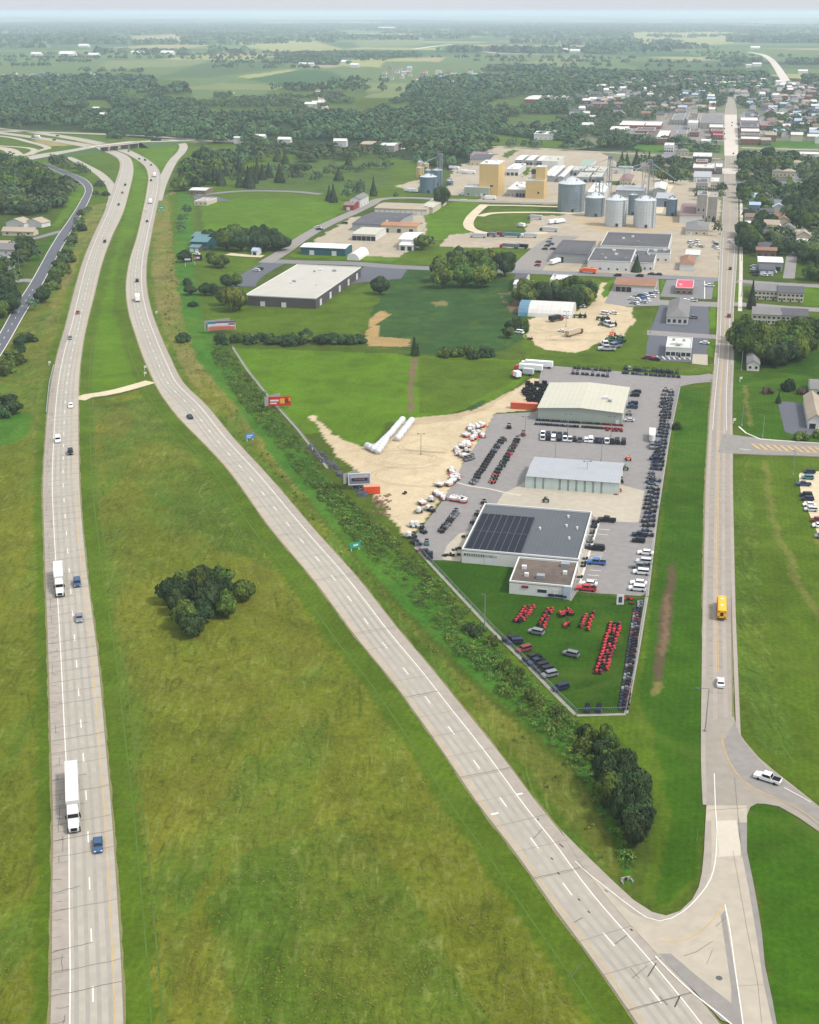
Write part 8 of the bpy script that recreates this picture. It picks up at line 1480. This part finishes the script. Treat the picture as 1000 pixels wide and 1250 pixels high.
for px, py, lb in ((177.5, 452, 'upper white marker plate in the median tip'), (177.5, 459.5, 'lower white marker plate in the median tip'), (191.5, 384.5, 'white marker plate right of the upper curve'), (904.5, 466, 'white sign at the right kerb by the lawn'), (896.5, 517, 'white sign at the side street corner'), (61, 446.5, 'white marker at the end of the guardrail')): board(px, py, 1.1, 1.2, 2.2, [('plate_white', (226, 226, 220))], lb, .1, 'marker_sign', 'marker sign', 'small marker plates', None, 1)
board(342, 499, 9.0, 1.3, 5.2, [('hoarding_red', (206, 40, 34)), ('warm', (232, 168, 70), .5, .72, .25, .8), ('dark_food', (120, 60, 30), .72, .9, .3, .75), ('pale', (236, 226, 214), .06, .45, .5, .68), ('pale', (236, 226, 214), .06, .36, .22, .36), ('warm', (232, 168, 70), .9, .98, .5, .85)], 'red roadside hoarding with an orange food picture, back panel behind', .12, 'billboard', 'billboard', 'roadside hoardings', None, 3, .75)
board(439, 598, 7.0, 2.2, 5.8, [('hoarding_grey', (120, 128, 142)), ('cloudy', (176, 182, 190), .04, .96, .6, .95), ('dark_band', (52, 50, 60), .12, .9, .3, .62), ('rose', (170, 120, 130), .25, .75, .4, .55)], 'white-framed hoarding above the sand lot corner', .15, 'billboard', 'billboard', 'roadside hoardings', ('white', (222, 224, 226)), 3, .7)
board(271, 407, 14, 1.8, 6.4, [('hoarding_white', (214, 210, 214)), ('teal_fade', (70, 130, 160), .0, .3, .72, 1), ('violet', (110, 84, 120), .3, 1.0, .78, 1), ('salmon', (196, 110, 96), .02, .98, .0, .38), ('salmon2', (208, 150, 132), .1, .8, .38, .5), ('violet', (100, 60, 90), .75, .98, .55, .72)], 'wide low hoarding striped blue, white and salmon by the hedgerow', .2, 'billboard', 'billboard', 'roadside hoardings', None, 4, .35)
board(230, 325.5, 5.2, 3, 6.4, [('hoarding_black', (46, 46, 54)), ('pale', (226, 224, 224), .1, .8, .35, .65)], 'left black half of the twin hoarding below the teal-roofed house', .15, 'billboard', 'billboard', 'roadside hoardings', None, 1); board(242, 324, 5.8, 3, 6.6, [('hoarding_black', (46, 46, 54)), ('salmon', (196, 110, 96), .02, .3, .2, .8), ('pale', (226, 224, 224), .35, .7, .4, .7)], 'right black half of the twin hoarding below the teal-roofed house', .15, 'billboard', 'billboard', 'roadside hoardings', None, 1)
board(757, 739, 2.0, .3, 3.2, [('plate_white', (226, 226, 220)), ('navy_line', (60, 70, 110), .25, .75, .2, .8)], 'white notice board at the top of the mower lawn', .0, 'notice_board', 'notice board', None, None, 2)
# white wrapped bales in two long files
gb = 'white wrapped bales on the sand'; bw = mat('bale_wrap', rgb(228, 230, 232), rough=.35, var=.06, scale=1.5)
mb = MB(); mb.cyly(-.78, .78, 0, .85, .85, 14); mb.cyly(-.84, -.78, 0, .85, .6, 14); mb.cyly(.78, .84, 0, .85, .6, 14); bale = mb.mesh('wrapped_bale', bw, True)
def bales(p0, p1, n, where):
    a, b = np.array(G(*p0)), np.array(G(*p1)); t = (b-a); an = math.atan2(-t[0], t[1])
    for i in range(n):
        q = a+t*i/(n-1); o = link('wrapped_bale', bale, None, (q[0]+random.uniform(-.15, .15), q[1]+random.uniform(-.1, .1), .02), an+random.uniform(-.06, .06)); o.scale = (1.5, 1.15, 1.45); reg(o, where, 'white wrapped round bale', 'bale', gb, 'col')
bales((491, 516), (477, 533), 9, 'in the upper left file'); bales((502.5, 517), (486, 538), 10, 'in the right file'); bales((475, 535), (460, 549), 6, 'in the lower left file'); bales((471, 541), (462, 554), 5, 'in the doubled lower end'); bales((449, 548), (457, 552), 5, 'in the short cross file')
# orange container, stacked black machinery, guardrail
def container(px, py, L_, ang, col, label):
    x, y = G(px, py); root = empty('shipping_container', (x, y, .06), GRID+ang); tag(root, label, 'container'); mb = MB(); mb.box(-L_/2, L_/2, -1.2, 1.2, .1, 2.6)
    q = mb.build('container_shell', ribbed('container_'+col, rgb(*{'orange': (214, 92, 52), 'rorange': (226, 84, 44)}[col]), .5, depth=.25), root); mb = MB(); mb.box(-L_/2-.03, L_/2+.03, -1.1, 1.1, 2.6, 2.66); mb.build('roof', mat('faded_orange', rgb(226, 150, 124)), q)
    mb = MB(); mb.box(-L_/2-.06, -L_/2+.02, -1.1, 1.1, .2, 2.5); mb.build('door', mat('dark_orange', rgb(180, 74, 44)), root)
container(640, 499, 11, .0, 'orange', 'orange shipping container left of the cream-roofed building'); container(454, 602, 5.5, .35, 'rorange', 'small red-orange container behind the white-framed hoarding')
mb = MB()
for k in range(4): mb.box(-1, 1, -.8+.02*k, .8, .1+.36*k, .4+.36*k, 0, .06)
for s in (-1, 1): mb.bar((s*.9, -.7, 0), (s*.9, -.7, 1.9), .06); mb.bar((s*.9, .7, 0), (s*.9, .7, 1.7), .06)
crate = mb.mesh('machinery_crate', plastic); Pw = [G(*p) for p in ((646, 492), (656, 494), (672, 470), (645, 468), (637, 478))]; k = 0; a = np.array(Pw).min(0); b = np.array(Pw).max(0); got = []
while k < 42:
    q = (random.uniform(a[0], b[0]), random.uniform(a[1], b[1]))
    if not inside(np.array([q[0]]), np.array([q[1]]), Pw)[0] or any((q[0]-g[0])**2+(q[1]-g[1])**2 < 3.2 for g in got): continue
    got.append(q); o = link('machinery_crate', crate, None, (q[0], q[1], .06), GRID+random.uniform(-.2, .2)); o.scale = (1, 1, random.uniform(.6, 1.2)); reg(o, 'in the yard left of the cream-roofed building', 'black crate', 'crate', 'black crates beside the showroom', 'rows', 8); k += 1
W2 = resample(np.array([G(*p) for p in ((56.5, 505), (60, 470), (65.5, 447))]), 4); o = W2[0]; root = empty('guardrail', (o[0], o[1], 0)); tag(root, 'galvanised guardrail beside the left carriageway above the crossover', 'guardrail'); mb = MB()
for p, q in zip(W2[:-1], W2[1:]): mb.bar((p[0]-o[0], p[1]-o[1], .65), (q[0]-o[0], q[1]-o[1], .65), .2)
mb.build('rail', metal, root)
for p in W2: mb = MB(); mb.box(p[0]-o[0]-.08, p[0]-o[0]+.08, p[1]-o[1]-.08, p[1]-o[1]+.08, 0, .7); mb.build('post', metal_d, root)
# scrap along the old fence, riprap in the ditch head
rockm = mat('rubble', rgb(150, 140, 128), rough=.95, var=.25)
mb = MB()
for k in range(90):
    t = k/90; x, y = G(378+70*t+random.uniform(-3, 3), 545+62*t+random.uniform(-4, 4)); s = random.uniform(.3, 1.1); mb.box(x-s, x+s, y-s*.7, y+s*.7, 0, s*random.uniform(.6, 1.4), 0, s*.25)
tag(mb.build('scrap_debris', mat('dark_scrap', rgb(84, 84, 96), rough=.8, var=.4, scale=.4)), 'dark scrap and rubble strewn along the old fence', 'debris', kind='stuff')
mb = MB()
for k in range(60): x, y = G(455+random.uniform(0, 22), 604+random.uniform(0, 26)); s = random.uniform(.2, .7); mb.box(x-s, x+s, y-s*.7, y+s*.7, 0, s*random.uniform(.6, 1.2), 0, s*.3)
tag(mb.build('brown_debris', mat('brown_scrap', rgb(140, 112, 92), rough=.9, var=.4, scale=.4)), 'brown broken timber scattered at the sand corner', 'debris', kind='stuff')
x, y = G(764, 1075); root = empty('culvert_mouth', (x, y, 0), .3); tag(root, 'concrete culvert mouth where the ditch ends', 'culvert'); mb = MB(); mb.box(-.9, .9, 0, .25, 0, .7); mb.box(-1.1, -.9, -1.0, 0, 0, .4); mb.box(.9, 1.1, -1.0, 0, 0, .4); mb.build('headwall', walls['conc'], root); mb = MB(); mb.cyly(-.1, .1, 0, .4, .35, 12); mb.build('pipe', ddoor, root)
x, y = G(878, 1195); root = empty('manhole_cover', (x, y, .17)); tag(root, 'dark round manhole in the paved triangle', 'manhole'); mb = MB(); mb.cyl(0, 0, 0, .03, .55, n=16); mb.build('lid', plastic2, root)
for o in list(PR.values()):
    for ch in list(o.children): bpy.data.objects.remove(ch)
    bpy.data.objects.remove(o)
finish_labels()
# ------------------------------------------------------------------ haze
hz = MB(); hz.box(-110000, 110000, -70000, 110000, -1.0, 163.0)
hm = bpy.data.materials.new('haze_air'); hm.use_nodes = True; n = hm.node_tree.nodes; n.clear()
ho = n.new('ShaderNodeOutputMaterial'); hv = n.new('ShaderNodeVolumePrincipled'); hv.inputs['Density'].default_value = HAZE_DENSITY; hv.inputs['Color'].default_value = (.72, .85, .96, 1); hv.inputs['Anisotropy'].default_value = 0.0
hm.node_tree.links.new(hv.outputs[0], ho.inputs['Volume'])
tag(hz.build('haze', hm), kind='stuff')
